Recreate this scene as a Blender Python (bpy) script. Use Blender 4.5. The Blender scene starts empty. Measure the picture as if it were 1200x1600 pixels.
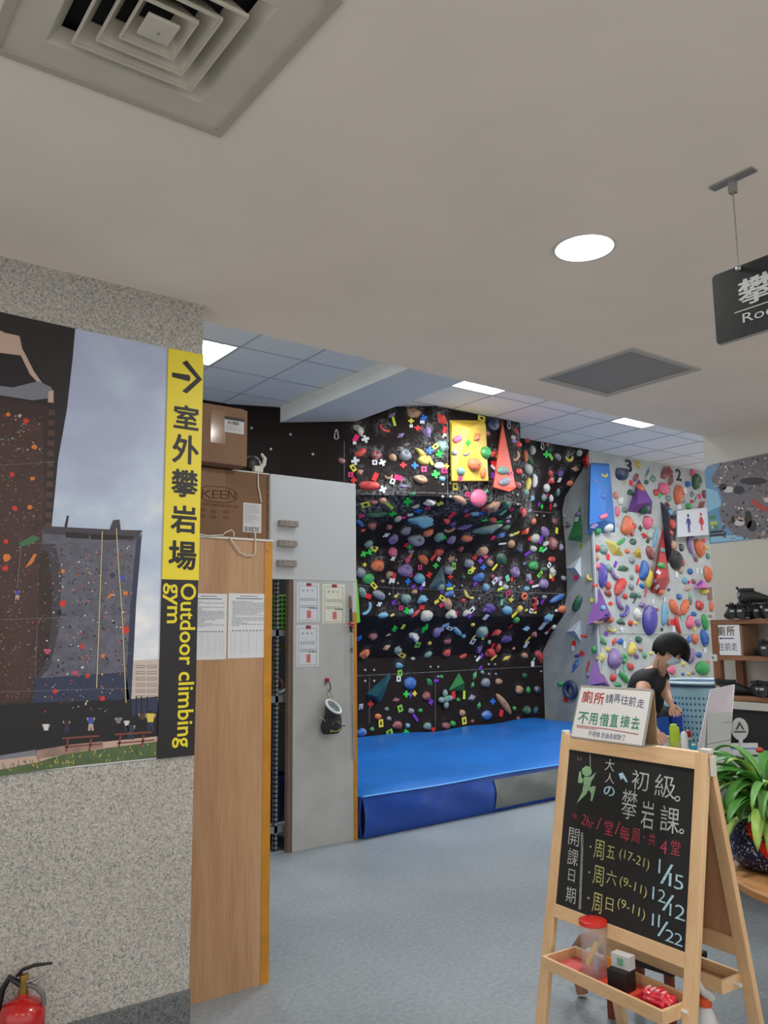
import bpy, bmesh, math, random
import numpy as np
from mathutils import Vector, Matrix
from mathutils.bvhtree import BVHTree
random.seed(7)
S = bpy.context.scene
COL = S.collection
# ---------------------------------------------------------------- camera
F_PX = 1280.62
YAW, PITCH, ROLL = 0.64028371, 0.14385151, -0.01100265
CAM = Vector((0, 0, 1.5))
fw = Vector((math.sin(YAW)*math.cos(PITCH), math.cos(YAW)*math.cos(PITCH), math.sin(PITCH)))
rt = fw.cross(Vector((0, 0, 1))).normalized()
up = rt.cross(fw)
cr, sr = math.cos(ROLL), math.sin(ROLL)
RT = cr*rt + sr*up
UP = -sr*rt + cr*up
cd = bpy.data.cameras.new('camera')
cam = bpy.data.objects.new('camera', cd)
COL.objects.link(cam)
cam.matrix_world = Matrix(((RT.x, UP.x, -fw.x, 0), (RT.y, UP.y, -fw.y, 0), (RT.z, UP.z, -fw.z, 1.5), (0, 0, 0, 1)))
cd.sensor_fit = 'VERTICAL'
cd.sensor_height = 36
cd.lens = 36*F_PX/1600
cd.clip_start = 0.02
S.camera = cam
# ---------------------------------------------------------------- world, lights, exposure
w = bpy.data.worlds.new('world')
S.world = w
w.use_nodes = True
w.node_tree.nodes['Background'].inputs[0].default_value = (1.0, 0.965, 0.93, 1)
w.node_tree.nodes['Background'].inputs[1].default_value = 1.18
S.view_settings.view_transform = 'Standard'
S.view_settings.look = 'None'
S.view_settings.gamma = 1
S.view_settings.exposure = 0.0
CEIL, TILE = 2.8, 3.811

def area_light(name, loc, sx, sy, power, col, spread=math.pi, rot=(0, 0, 0)):
    l = bpy.data.lights.new(name, 'AREA')
    l.shape = 'RECTANGLE'
    l.size, l.size_y = sx, sy
    l.energy = power
    l.color = col
    l.spread = spread
    o = bpy.data.objects.new(name, l)
    COL.objects.link(o)
    o.location = loc
    o.rotation_euler = rot
    return o
COOL = (0.92, 0.965, 1.0)
# tubes of the fluorescent panels in the climbing room (three seen, more out of frame)
area_light('tube_light', (2.62, 6.15, TILE-0.05), 0.55, 0.55, 26, COOL)
area_light('tube_light', (5.32, 5.42, TILE-0.05), 0.55, 0.55, 60, COOL)
area_light('tube_light', (7.70, 5.42, TILE-0.05), 0.55, 0.55, 60, COOL)
area_light('tube_light', (5.32, 3.60, TILE-0.05), 0.55, 0.55, 22, COOL)
area_light('tube_light', (7.70, 3.60, TILE-0.05), 0.55, 0.55, 30, COOL)
area_light('tube_light', (10.1, 5.00, TILE-0.05), 0.55, 0.55, 30, COOL)
area_light('tube_light', (3.30, 4.10, TILE-0.05), 0.55, 0.55, 14, COOL)
# round ceiling downlights of the front room: the one in view and those behind the camera
for dx, dy, pw in ((2.155, 1.72, 22), (0.2, 0.1, 16), (2.155, -0.6, 18), (-1.2, 1.2, 10), (3.9, 0.6, 16)):
    l = bpy.data.lights.new('downlight_lamp', 'AREA')
    l.shape = 'DISK'
    l.size = 0.16
    l.energy = pw
    l.color = (1.0, 0.965, 0.92)
    o = bpy.data.objects.new('downlight_lamp', l)
    COL.objects.link(o)
    o.location = (dx, dy, CEIL-0.012)

# ---------------------------------------------------------------- pixel helpers (pixels of the 1200x1600 frame)
def ray(px, py):
    return (RT*((px-600)/F_PX) + UP*((800-py)/F_PX) + fw)
def on(px, py, ax, v):
    d = ray(px, py)
    return CAM + d*((v-CAM[ax])/d[ax])
def D(px, py, dep):
    return CAM + ray(px, py)*dep
def pj(p):
    q = Vector(p)-CAM
    z = q.dot(fw)
    return (600+F_PX*q.dot(RT)/z, 800-F_PX*q.dot(UP)/z)

class Fr:
    """a flat frame: origin, x right, y up, z out of the surface"""
    def __init__(s, o, x, y):
        s.o = Vector(o); s.x = Vector(x).normalized(); s.z = s.x.cross(Vector(y)).normalized(); s.y = s.z.cross(s.x)
        s.M = Matrix(((s.x.x, s.y.x, s.z.x, s.o.x), (s.x.y, s.y.y, s.z.y, s.o.y), (s.x.z, s.y.z, s.z.z, s.o.z), (0, 0, 0, 1)))
    def loc(s, px, py, h=0):
        d = ray(px, py)
        o = s.o + s.z*h
        p = CAM + d*((o-CAM).dot(s.z)/d.dot(s.z)) - s.o
        return Vector((p.dot(s.x), p.dot(s.y)))
    def w(s, x, y, z=0):
        return s.o + s.x*x + s.y*y + s.z*z
    def scale(s, px, py):
        c = s.loc(px, py)
        a = pj(s.w(c.x, c.y)); b = pj(s.w(c.x+.01, c.y)); e = pj(s.w(c.x, c.y+.01))
        return math.hypot(b[0]-a[0], b[1]-a[1])*100, math.hypot(e[0]-a[0], e[1]-a[1])*100

# ---------------------------------------------------------------- materials
def sc(r, g, b, a=1):
    f = lambda c: (c/255/12.92 if c/255 <= .04045 else ((c/255+.055)/1.055)**2.4)
    return (f(r), f(g), f(b), a)
MATS = {}
def pm(name, col, rough=0.6, metal=0.0, noise=None, bump=None, spec=None, emit=None, trans=0, alpha=1, coat=0, stretch=None, col2=None):
    """principled material; noise=(scale, amount) varies the colour, bump=(scale, strength) the surface"""
    if name in MATS: return MATS[name]
    m = bpy.data.materials.new(name)
    MATS[name] = m
    m.use_nodes = True
    nt = m.node_tree; N = nt.nodes; L = nt.links
    p = N['Principled BSDF']
    if isinstance(col, tuple) and len(col) == 3: col = sc(*col)
    p.inputs['Base Color'].default_value = col
    p.inputs['Roughness'].default_value = rough
    p.inputs['Metallic'].default_value = metal
    if spec is not None: p.inputs['Specular IOR Level'].default_value = spec
    if trans: p.inputs['Transmission Weight'].default_value = trans
    if coat: p.inputs['Coat Weight'].default_value = coat
    if alpha < 1: p.inputs['Alpha'].default_value = alpha
    if emit:
        p.inputs['Emission Color'].default_value = emit[0]
        p.inputs['Emission Strength'].default_value = emit[1]
    tc = N.new('ShaderNodeTexCoord')
    mp = N.new('ShaderNodeMapping')
    L.new(tc.outputs['Object'], mp.inputs['Vector'])
    if stretch: mp.inputs['Scale'].default_value = stretch
    if noise or col2:
        ns = N.new('ShaderNodeTexNoise')
        ns.inputs['Scale'].default_value = noise[0]
        ns.inputs['Detail'].default_value = 5
        L.new(mp.outputs[0], ns.inputs['Vector'])
        rp = N.new('ShaderNodeValToRGB')
        rp.color_ramp.elements[0].position = .3
        rp.color_ramp.elements[1].position = .7
        a = noise[1]
        rp.color_ramp.elements[0].color = tuple(c*(1-a) for c in col[:3])+(1,)
        if col2 is not None:
            rp.color_ramp.elements[1].color = sc(*col2)
        else:
            rp.color_ramp.elements[1].color = tuple(min(1, c*(1+a)) for c in col[:3])+(1,)
        L.new(ns.outputs[0], rp.inputs[0])
        L.new(rp.outputs[0], p.inputs['Base Color'])
    if bump:
        nb = N.new('ShaderNodeTexNoise')
        nb.inputs['Scale'].default_value = bump[0]
        nb.inputs['Detail'].default_value = 4
        L.new(mp.outputs[0], nb.inputs['Vector'])
        bp = N.new('ShaderNodeBump')
        bp.inputs['Strength'].default_value = bump[1]
        bp.inputs['Distance'].default_value = 0.01
        L.new(nb.outputs[0], bp.inputs['Height'])
        L.new(bp.outputs[0], p.inputs['Normal'])
    return m

def granite(name, base, dark, light, scale=190):
    m = bpy.data.materials.new(name); m.use_nodes = True
    nt = m.node_tree; N = nt.nodes; L = nt.links; p = N['Principled BSDF']
    tc = N.new('ShaderNodeTexCoord')
    n1 = N.new('ShaderNodeTexNoise'); n1.inputs['Scale'].default_value = scale; n1.inputs['Detail'].default_value = 3; n1.inputs['Distortion'].default_value = 1.5
    n2 = N.new('ShaderNodeTexNoise'); n2.inputs['Scale'].default_value = 2.2; n2.inputs['Detail'].default_value = 3
    L.new(tc.outputs['Object'], n1.inputs[0]); L.new(tc.outputs['Object'], n2.inputs[0])
    r = N.new('ShaderNodeValToRGB')
    e = r.color_ramp.elements
    e[0].position = .36; e[0].color = sc(*dark)
    e[1].position = .62; e[1].color = sc(*light)
    k = e.new(.47); k.color = sc(*base)
    L.new(n1.outputs[0], r.inputs[0])
    mx = N.new('ShaderNodeMix'); mx.data_type = 'RGBA'; mx.blend_type = 'MULTIPLY'; mx.inputs[0].default_value = .25
    L.new(r.outputs[0], mx.inputs[6]); L.new(n2.outputs[0], mx.inputs[7])
    L.new(mx.outputs[2], p.inputs['Base Color'])
    p.inputs['Roughness'].default_value = .42
    return m

def woodmat(name, a, b, axis='Z', scale=1.0, rough=.5, ring=0.5):
    """wood with the grain running along AXIS"""
    if name in MATS: return MATS[name]
    m = bpy.data.materials.new(name); MATS[name] = m; m.use_nodes = True
    nt = m.node_tree; N = nt.nodes; L = nt.links; p = N['Principled BSDF']
    tc = N.new('ShaderNodeTexCoord'); mp = N.new('ShaderNodeMapping')
    s = [9*scale, 9*scale, 9*scale]; s['XYZ'.index(axis)] = .9*scale
    mp.inputs['Scale'].default_value = s
    L.new(tc.outputs['Object'], mp.inputs[0])
    n = N.new('ShaderNodeTexNoise'); n.inputs['Scale'].default_value = 1.0; n.inputs['Detail'].default_value = 6; n.inputs['Roughness'].default_value = .6; n.inputs['Distortion'].default_value = .6
    L.new(mp.outputs[0], n.inputs[0])
    mp2 = N.new('ShaderNodeMapping'); s2 = [160*scale]*3; s2['XYZ'.index(axis)] = 6*scale; mp2.inputs['Scale'].default_value = s2
    L.new(tc.outputs['Object'], mp2.inputs[0])
    n2 = N.new('ShaderNodeTexNoise'); n2.inputs['Scale'].default_value = 1; n2.inputs['Detail'].default_value = 3
    L.new(mp2.outputs[0], n2.inputs[0])
    ad = N.new('ShaderNodeMix'); ad.inputs[0].default_value = .35
    L.new(n.outputs[0], ad.inputs[2]); L.new(n2.outputs[0], ad.inputs[3])
    r = N.new('ShaderNodeValToRGB'); e = r.color_ramp.elements
    e[0].position = .34; e[0].color = sc(*b); e[1].position = .62; e[1].color = sc(*a)
    L.new(ad.outputs[0], r.inputs[0]); L.new(r.outputs[0], p.inputs['Base Color'])
    p.inputs['Roughness'].default_value = rough
    return m

# ---------------------------------------------------------------- mesh builder
I4 = Matrix.Identity(4)
class B:
    def __init__(s): s.v = []; s.f = []; s.m = []
    def add(s, vs, fs, M=None, mi=0):
        o = len(s.v)
        for v in vs:
            v = Vector(v)
            s.v.append(M @ v if M is not None else v)
        for f in fs:
            s.f.append([o+i for i in f]); s.m.append(mi)
        return s
    def box(s, lo, hi, M=None, mi=0, bev=0):
        x0, y0, z0 = lo; x1, y1, z1 = hi
        if bev <= 0:
            return s.add([(x0,y0,z0),(x1,y0,z0),(x1,y1,z0),(x0,y1,z0),(x0,y0,z1),(x1,y0,z1),(x1,y1,z1),(x0,y1,z1)],
                [(0,3,2,1),(4,5,6,7),(0,1,5,4),(1,2,6,5),(2,3,7,6),(3,0,4,7)], M, mi)
        bm = bmesh.new(); bmesh.ops.create_cube(bm, size=1)
        for v in bm.verts: v.co = Vector(((x0+x1)/2+v.co.x*(x1-x0), (y0+y1)/2+v.co.y*(y1-y0), (z0+z1)/2+v.co.z*(z1-z0)))
        bmesh.ops.bevel(bm, geom=list(bm.edges), offset=bev, segments=2, affect='EDGES', profile=.6)
        return s.bm(bm, M, mi)
    def bm(s, bm, M=None, mi=0):
        bm.verts.ensure_lookup_table(); bm.verts.index_update()
        s.add([v.co.copy() for v in bm.verts], [[v.index for v in f.verts] for f in bm.faces], M, mi)
        bm.free(); return s
    def prism(s, poly, z0, z1, M=None, mi=0):
        n = len(poly)
        a = sum(poly[i][0]*poly[(i+1) % n][1]-poly[(i+1) % n][0]*poly[i][1] for i in range(n))
        if a < 0: poly = poly[::-1]
        vs = [(x, y, z0) for x, y in poly]+[(x, y, z1) for x, y in poly]
        fs = [tuple(range(n))[::-1], tuple(range(n, 2*n))]+[(i, (i+1) % n, n+(i+1) % n, n+i) for i in range(n)]
        return s.add(vs, fs, M, mi)
    def flat(s, poly, z=0, M=None, mi=0):
        n = len(poly)
        a = sum(poly[i][0]*poly[(i+1) % n][1]-poly[(i+1) % n][0]*poly[i][1] for i in range(n))
        if a < 0: poly = poly[::-1]
        return s.add([(p[0], p[1], z) for p in poly], [tuple(range(n))], M, mi)
    def lathe(s, prof, seg=32, M=None, mi=0, sy=1.0):
        vs = []; fs = []
        for r, z in prof:
            for k in range(seg):
                t = 2*math.pi*k/seg
                vs.append((r*math.cos(t), r*math.sin(t)*sy, z))
        n = len(prof)
        for i in range(n-1):
            for k in range(seg):
                a = i*seg+k; b = i*seg+(k+1) % seg
                fs.append((a, b, b+seg, a+seg))
        if prof[0][0] > 1e-5: fs.append(tuple(range(seg))[::-1])
        if prof[-1][0] > 1e-5: fs.append(tuple(range((n-1)*seg, n*seg)))
        return s.add(vs, fs, M, mi)
    def tube(s, pts, r, seg=8, M=None, mi=0, closed=False, flat=1.0):
        pts = [Vector(p) for p in pts]; n = len(pts)
        rs = r if isinstance(r, (list, tuple)) else [r]*n
        vs = []; fs = []; prev = None
        for i, p in enumerate(pts):
            a = pts[(i-1) % n] if closed or i > 0 else p
            b = pts[(i+1) % n] if closed or i < n-1 else p
            t = (b-a).normalized()
            if prev is None:
                u = t.cross(Vector((0, 0, 1)))
                if u.length < .1: u = t.cross(Vector((1, 0, 0)))
            else: u = prev - t*prev.dot(t)
            u.normalize(); prev = u
            q = t.cross(u)
            for k in range(seg):
                an = 2*math.pi*k/seg
                vs.append(p+(u*math.cos(an)+q*math.sin(an)*flat)*rs[i])
        for i in range(n if closed else n-1):
            for k in range(seg):
                a = i*seg+k; b = i*seg+(k+1) % seg; j = ((i+1) % n)*seg
                fs.append((a, b, j+(k+1) % seg, j+k))
        if not closed: fs += [tuple(range(seg))[::-1], tuple(range((n-1)*seg, n*seg))]
        return s.add(vs, fs, M, mi)
    def cyl(s, a, b, r, seg=16, mi=0, r2=None):
        return s.tube([a, b], [r, r if r2 is None else r2], seg, None, mi)
    def ball(s, c, r, sub=2, M=None, mi=0, scale=(1, 1, 1)):
        bm = bmesh.new(); bmesh.ops.create_icosphere(bm, subdivisions=sub, radius=1)
        for v in bm.verts: v.co = Vector((c[0]+v.co.x*r*scale[0], c[1]+v.co.y*r*scale[1], c[2]+v.co.z*r*scale[2]))
        return s.bm(bm, M, mi)
    def build(s, name, mats, parent=None, smooth=False, bevel=0, origin=None):
        me = bpy.data.meshes.new(name)
        if origin is None:
            if parent is not None: origin = woff(parent)
            elif s.v:
                xs = [v.x for v in s.v]; ys = [v.y for v in s.v]; zs = [v.z for v in s.v]
                origin = Vector(((min(xs)+max(xs))/2, (min(ys)+max(ys))/2, min(zs)))
            else: origin = Vector((0, 0, 0))
        origin = Vector(origin)
        me.from_pydata([tuple(v-origin) for v in s.v], [], s.f)
        if not isinstance(mats, (list, tuple)): mats = [mats]
        for m in mats: me.materials.append(m)
        if len(mats) > 1: me.polygons.foreach_set('material_index', s.m)
        bm = bmesh.new(); bm.from_mesh(me)
        if bevel:
            bmesh.ops.remove_doubles(bm, verts=bm.verts, dist=1e-5)
        bm.to_mesh(me); bm.free()
        if smooth:
            me.polygons.foreach_set('use_smooth', [True]*len(me.polygons))
            if smooth != 'all':
                try: me.set_sharp_from_angle(angle=math.radians(smooth if smooth is not True else 40))
                except Exception: pass
        me.update()
        o = bpy.data.objects.new(name, me)
        COL.objects.link(o)
        if parent is not None:
            o.parent = parent
            o.location = origin-woff(parent)
        else: o.location = origin
        if bevel:
            b = o.modifiers.new('bevel', 'BEVEL'); b.width = bevel; b.segments = 2; b.limit_method = 'ANGLE'; b.angle_limit = math.radians(40)
        return o

def woff(o):
    v = Vector(o.location)
    while o.parent is not None:
        o = o.parent; v = v+Vector(o.location)
    return v
def tag(o, label=None, cat=None, group=None, kind=None):
    if label: o['label'] = label
    if cat: o['category'] = cat
    if group: o['group'] = group
    if kind: o['kind'] = kind
    return o
def empty(name, loc, label, cat, group=None):
    o = bpy.data.objects.new(name, None)
    o.empty_display_size = .05
    COL.objects.link(o)
    o.location = loc
    return tag(o, label, cat, group)

# glyphs of the built-in font as meshes, normalised to a unit box
GL = {}
def glyph(ch, bold=0.0):
    k = (ch, bold)
    if k in GL: return GL[k]
    cu = bpy.data.curves.new('t', 'FONT'); cu.body = ch; cu.offset = bold; cu.resolution_u = 3
    o = bpy.data.objects.new('t', cu); COL.objects.link(o)
    dg = bpy.context.evaluated_depsgraph_get(); dg.update()
    me = bpy.data.meshes.new_from_object(o.evaluated_get(dg))
    vs = np.array([v.co[:2] for v in me.vertices]) if len(me.vertices) else np.zeros((0, 2))
    fs = [tuple(p.vertices) for p in me.polygons]
    bpy.data.objects.remove(o); bpy.data.meshes.remove(me); bpy.data.curves.remove(cu)
    if len(vs):
        lo = vs.min(0); hi = vs.max(0); asp = (hi-lo)[0]/max(1e-6, (hi-lo)[1])
        vs = (vs-(lo+hi)/2)/np.maximum(hi-lo, 1e-6)
    else: asp = 1
    GL[k] = (vs, fs, asp); return GL[k]
def put(b, fr, ch, cx, cy, w, h, z=.0006, mi=0, bold=0.0, rot=0.0, shear=0.0):
    """one glyph or word in frame units, centred at cx, cy, fitted into w x h"""
    cjk = any(ord(c_) > 0x2e00 for c_ in ch)
    if cjk and bold > 0:
        hw = h if w is None else w
        for k in range(8):
            a = k*math.pi/4; put(b, fr, ch, cx+math.cos(a)*bold*hw*.9, cy+math.sin(a)*bold*h*.9, w, h, z+k*.00002, mi, 0, rot, shear)
        return b
    vs, fs, asp = glyph(ch, bold)
    if w is None: w = h*asp
    c, s_ = math.cos(rot), math.sin(rot)
    out = []
    for x, y in vs:
        X, Y = x*w+shear*y*h, y*h
        out.append(fr.w(cx+X*c-Y*s_, cy+X*s_+Y*c, z))
    return b.add(out, fs, None, mi)
def putpx(b, fr, ch, px, py, wp, hp, z=.0006, mi=0, bold=0.0, rot=0.0, shear=0.0):
    """the same with centre and size given in pixels of the photograph"""
    c = fr.loc(px, py); sx, sy = fr.scale(px, py)
    put(b, fr, ch, c.x, c.y, None if wp is None else wp/sx, hp/sy, z, mi, bold, rot, shear)
def polypx(b, fr, pts, z=.0004, mi=0):
    q = [fr.loc(*p) for p in pts]
    n = len(q)
    a = sum(q[i].x*q[(i+1) % n].y-q[(i+1) % n].x*q[i].y for i in range(n))
    if a < 0: q = q[::-1]
    b.add([fr.w(p.x, p.y, z) for p in q], [tuple(range(n))], None, mi)
def linepx(b, fr, pts, wd, z=.0008, mi=0):
    q = [fr.loc(*p) for p in pts]
    for a, c in zip(q, q[1:]):
        d = (c-a); n = Vector((-d.y, d.x)).normalized()*wd/2
        b.add([fr.w(*(a+n), z), fr.w(*(a-n), z), fr.w(*(c-n), z), fr.w(*(c+n), z)], [(0, 1, 2, 3)], None, mi)
def rect(b, fr, x0, y0, x1, y1, z=.0004, mi=0):
    return b.add([fr.w(x0, y0, z), fr.w(x1, y0, z), fr.w(x1, y1, z), fr.w(x0, y1, z)], [(0, 1, 2, 3)], None, mi)
def slab(b, fr, x0, y0, x1, y1, z0, z1, mi=0, bev=0):
    return b.box((x0, y0, z0), (x1, y1, z1), fr.M, mi, bev)

# ================================================================ STRUCTURE
plaster = pm('ceiling_plaster', (244, 232, 220), .9, noise=(3, .03))
plaster2 = pm('beam_plaster', (222, 225, 222), .85, noise=(3, .03))
wallpaint = pm('wall_paint', (196, 194, 186), .8, noise=(2, .03))
gran = granite('granite_cladding', (172, 170, 163), (128, 127, 123), (204, 201, 194), 125)
base_gran = granite('dark_granite', (96, 100, 102), (70, 74, 78), (128, 130, 130), 120)
white_paint = pm('white_paint', (205, 208, 210), .6, noise=(2, .02))

def struct(o): o['kind'] = 'structure'; return o

# floor
def floormat():
    m = bpy.data.materials.new('vinyl_floor'); m.use_nodes = True
    nt = m.node_tree; N = nt.nodes; L = nt.links; p = N['Principled BSDF']
    tc = N.new('ShaderNodeTexCoord')
    n1 = N.new('ShaderNodeTexNoise'); n1.inputs['Scale'].default_value = 45; n1.inputs['Detail'].default_value = 6
    n2 = N.new('ShaderNodeTexNoise'); n2.inputs['Scale'].default_value = 1.4; n2.inputs['Detail'].default_value = 4
    L.new(tc.outputs['Object'], n1.inputs[0]); L.new(tc.outputs['Object'], n2.inputs[0])
    ad = N.new('ShaderNodeMix'); ad.inputs[0].default_value = .35
    L.new(n1.outputs[0], ad.inputs[2]); L.new(n2.outputs[0], ad.inputs[3])
    r = N.new('ShaderNodeValToRGB'); e = r.color_ramp.elements
    e[0].position = .38; e[0].color = sc(122, 130, 136); e[1].position = .62; e[1].color = sc(142, 150, 155)
    L.new(ad.outputs[0], r.inputs[0]); L.new(r.outputs[0], p.inputs['Base Color'])
    p.inputs['Roughness'].default_value = .42
    return m
struct(B().box((-3, -3, -.1), (13, 9, 0)).build('floor', floormat(), origin=(0, 0, 0)))
# front ceiling: slab whose edge toward the climbing room is the soffit line; recesses cut by laying it in strips
GR = (3.139, 2.253, 3.703, 2.850)        # return grille
DF = (0.290, 1.27, 0.857, 1.856)         # air diffuser
def strips(x0, y0, x1, y1, z0, z1, holes):
    b = B()
    ys = sorted({y0, y1, *[h[1] for h in holes], *[h[3] for h in holes]})
    for a, c in zip(ys, ys[1:]):
        xs = [x0]
        for h in sorted(holes):
            if h[1] <= a+1e-6 and h[3] >= c-1e-6: xs += [h[0], h[2]]
        xs.append(x1)
        for i in range(0, len(xs), 2): b.box((xs[i], a, z0), (xs[i+1], c, z1))
    return b
g_in = (GR[0]+.03, GR[1]+.03, GR[2]-.03, GR[3]-.03)
d_in = (DF[0]+.03, DF[1]+.03, DF[2]-.03, DF[3]-.03)
struct(strips(-3, -3, 5.2, 3.10, CEIL, CEIL+.3, [g_in, d_in]).build('ceiling', plaster, origin=(0, 0, 0)))
struct(B().box((-3, 3.04, CEIL+.3), (13, 3.10, TILE+.1)).build('ceiling_bulkhead', plaster2))
struct(B().box((5.2, -3, CEIL), (13, 3.10, CEIL+.3)).build('ceiling_side', plaster))
# tiled ceiling with recesses for the light panels
tile_m = pm('ceiling_tile', (242, 242, 238), .85, noise=(40, .02))
LP = [(2.32, 5.85, 2.92, 6.45), (5.01, 5.10, 5.61, 5.70), (7.41, 5.10, 8.01, 5.70)]
struct(strips(1.0, 3.10, 13, 8.0, TILE, TILE+.12, LP).build('ceiling_tiles', tile_m, origin=(0, 0, 0)))
gridm = pm('tile_joint', (176, 182, 188), .7)
b = B()
for i in range(-4, 3):
    x = 2.92+.6*i
    if x < 4.05: b.box((x-.006, 3.1, TILE-.004), (x+.006, 7.6, TILE+.002))
for i in range(13):
    x = 5.01+.6*i
    if not any(h[0]+.01 < x < h[2]-.01 for h in LP):
        b.box((x-.006, 3.1, TILE-.004), (x+.006, 7.3, TILE+.002))
for j in range(7):
    y = 3.45+.6*j
    if y < 7.4: b.box((1.0, y-.006, TILE-.004), (4.09, y+.006, TILE+.002))
for j in range(6):
    y = 3.30+.6*j
    b.box((4.71, y-.006, TILE-.004), (13, y+.006, TILE+.002))
struct(b.build('trim_1', gridm))
# plaster beam across the tiles
struct(B().box((4.09, 3.1, 3.65), (4.712, 7.32, TILE+.02)).build('ceiling_beam', plaster2))
# granite wall
GY = 2.94
struct(B().box((-3, GY, 0), (1.30, GY+.155, CEIL)).build('wall_left', gran, origin=(0, GY, 0)))
struct(B().box((-3, GY-.012, 0), (1.302, GY, .245), bev=.002).build('baseboard_left', base_gran))
# right wall (its end shows as a vertical edge)
struct(B().box((5.05, -3, 0), (5.25, 3.10, CEIL)).build('wall_right', wallpaint))
# far side walls of the climbing room
struct(B().box((8.43, 6.817, 0), (13, 6.95, TILE)).build('wall_bouldering', None or pm('tmp', (1, 1, 1))))
grey_wall = bpy.data.objects['wall_bouldering']
def holedots(name, base, dot, step, r, chalky=0):
    """painted climbing panel with the drilled bolt pattern"""
    m = bpy.data.materials.new(name); m.use_nodes = True
    nt = m.node_tree; N = nt.nodes; L = nt.links; p = N['Principled BSDF']
    tc = N.new('ShaderNodeTexCoord')
    v = N.new('ShaderNodeTexVoronoi'); v.inputs['Scale'].default_value = 1/step; v.inputs['Randomness'].default_value = .55
    L.new(tc.outputs['Object'], v.inputs[0])
    lt = N.new('ShaderNodeMath'); lt.operation = 'LESS_THAN'; lt.inputs[1].default_value = r/step
    L.new(v.outputs['Distance'], lt.inputs[0])
    n = N.new('ShaderNodeTexNoise'); n.inputs['Scale'].default_value = 3.5; n.inputs['Detail'].default_value = 6; n.inputs['Roughness'].default_value = .65
    L.new(tc.outputs['Object'], n.inputs[0])
    rp = N.new('ShaderNodeValToRGB'); e = rp.color_ramp.elements
    e[0].position = .3; e[0].color = tuple(c*.82 for c in sc(*base)[:3])+(1,)
    e[1].position = .68; e[1].color = tuple(min(1, c*1.12) for c in sc(*base)[:3])+(1,)
    L.new(n.outputs[0], rp.inputs[0])
    mx = N.new('ShaderNodeMix'); mx.data_type = 'RGBA'; mx.inputs[7].default_value = sc(*dot)
    L.new(lt.outputs[0], mx.inputs[0]); L.new(rp.outputs[0], mx.inputs[6])
    out = mx.outputs[2]
    if chalky:
        at = N.new('ShaderNodeAttribute'); at.attribute_name = 'chalk'
        nz = N.new('ShaderNodeTexNoise'); nz.inputs['Scale'].default_value = 28; nz.inputs['Detail'].default_value = 6; nz.inputs['Roughness'].default_value = .7
        L.new(tc.outputs['Object'], nz.inputs[0])
        mr = N.new('ShaderNodeMapRange'); mr.inputs[1].default_value = .44; mr.inputs[2].default_value = .78
        L.new(nz.outputs[0], mr.inputs[0])
        mu = N.new('ShaderNodeMath'); mu.operation = 'MULTIPLY'; mu.use_clamp = True
        L.new(at.outputs['Fac'], mu.inputs[0]); L.new(mr.outputs[0], mu.inputs[1])
        m2 = N.new('ShaderNodeMix'); m2.data_type = 'RGBA'; m2.inputs[7].default_value = sc(176, 178, 180)
        L.new(mu.outputs[0], m2.inputs[0]); L.new(out, m2.inputs[6]); out = m2.outputs[2]
    L.new(out, p.inputs['Base Color'])
    p.inputs['Roughness'].default_value = .75
    if chalky: p.inputs['Specular IOR Level'].default_value = .2
    return m
grey_panel = holedots('grey_climbing_panel', (176, 180, 178), (70, 74, 76), .13, .009)
grey_return = holedots('grey_return_panel', (150, 154, 151), (60, 64, 68), .19, .009)
black_panel = holedots('black_climbing_panel', (30, 22, 20), (12, 10, 10), .2, .007, chalky=1)
grey_wall.data.materials[0] = grey_panel
# return between the black and the grey climbing wall
XR = 8.42
prof = [(0, 7.75), (1.2, 7.74), (1.43, 7.584), (1.66, 7.36), (1.93, 7.279), (2.30, 7.27), (2.68, 7.271), (3.07, 7.298), (3.25, 7.239), (3.557, 6.93), (3.811, 6.80)]
b = B()
b.box((XR, 6.817+.001, 0), (XR+.06, 7.82, TILE))
struct(b.build('wall_return', grey_return))
struct(B().box((XR-.018, 6.79, .0), (XR+.012, 6.818, 3.72)).build('trim_2', pm('corner_strip', (172, 178, 180), .45)))
struct(B().box((XR+.03, 6.805, .0), (XR+.045, 6.818, 3.72)).build('trim_3', pm('corner_strip_line', (110, 116, 120), .5)))

# ---- black climbing wall: rows (z) x columns (x), depth y
cols = [1.0, 3.6, 4.10, 4.66, 5.40, 6.63, 6.82, 7.45, 7.90, 8.419]
rows = {
 0.00: [7.75]*10,
 1.19: [7.745]*10,
 1.45: [7.57]*10,
 1.66: [7.37]*10,
 1.95: [7.28]*10,
 2.40: [7.50, 7.35, 7.28, 7.22, 7.17, 7.18, 7.20, 7.24, 7.26, 7.27],
 2.62: [7.50, 7.40, 7.28, 7.02, 6.86, 6.88, 6.95, 7.16, 7.24, 7.27],
 2.86: [7.50, 7.42, 7.27, 6.68, 6.34, 6.33, 6.62, 6.98, 7.18, 7.29],
 3.07: [7.50, 7.43, 7.27, 6.70, 6.31, 6.31, 6.68, 6.93, 7.16, 7.298],
 3.25: [7.50, 7.44, 7.27, 6.74, 6.31, 6.31, 6.72, 6.90, 7.08, 7.239],
 3.56: [7.50, 7.45, 7.27, 6.82, 6.31, 6.31, 6.80, 6.86, 6.90, 6.93],
 3.83: [7.50, 7.46, 7.27, 6.88, 6.31, 6.31, 6.84, 6.84, 6.82, 6.79]}
zs = sorted(rows)
def lerp(a, b_, t): return a+(b_-a)*t
gx = []
for i in range(len(cols)-1):
    n = max(1, round((cols[i+1]-cols[i])/.045))
    gx += [(i, k/n) for k in range(n)]
gx.append((len(cols)-2, 1.0))
gz = []
for i in range(len(zs)-1):
    n = max(1, round((zs[i+1]-zs[i])/.045))
    gz += [(i, k/n) for k in range(n)]
gz.append((len(zs)-2, 1.0))
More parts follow.
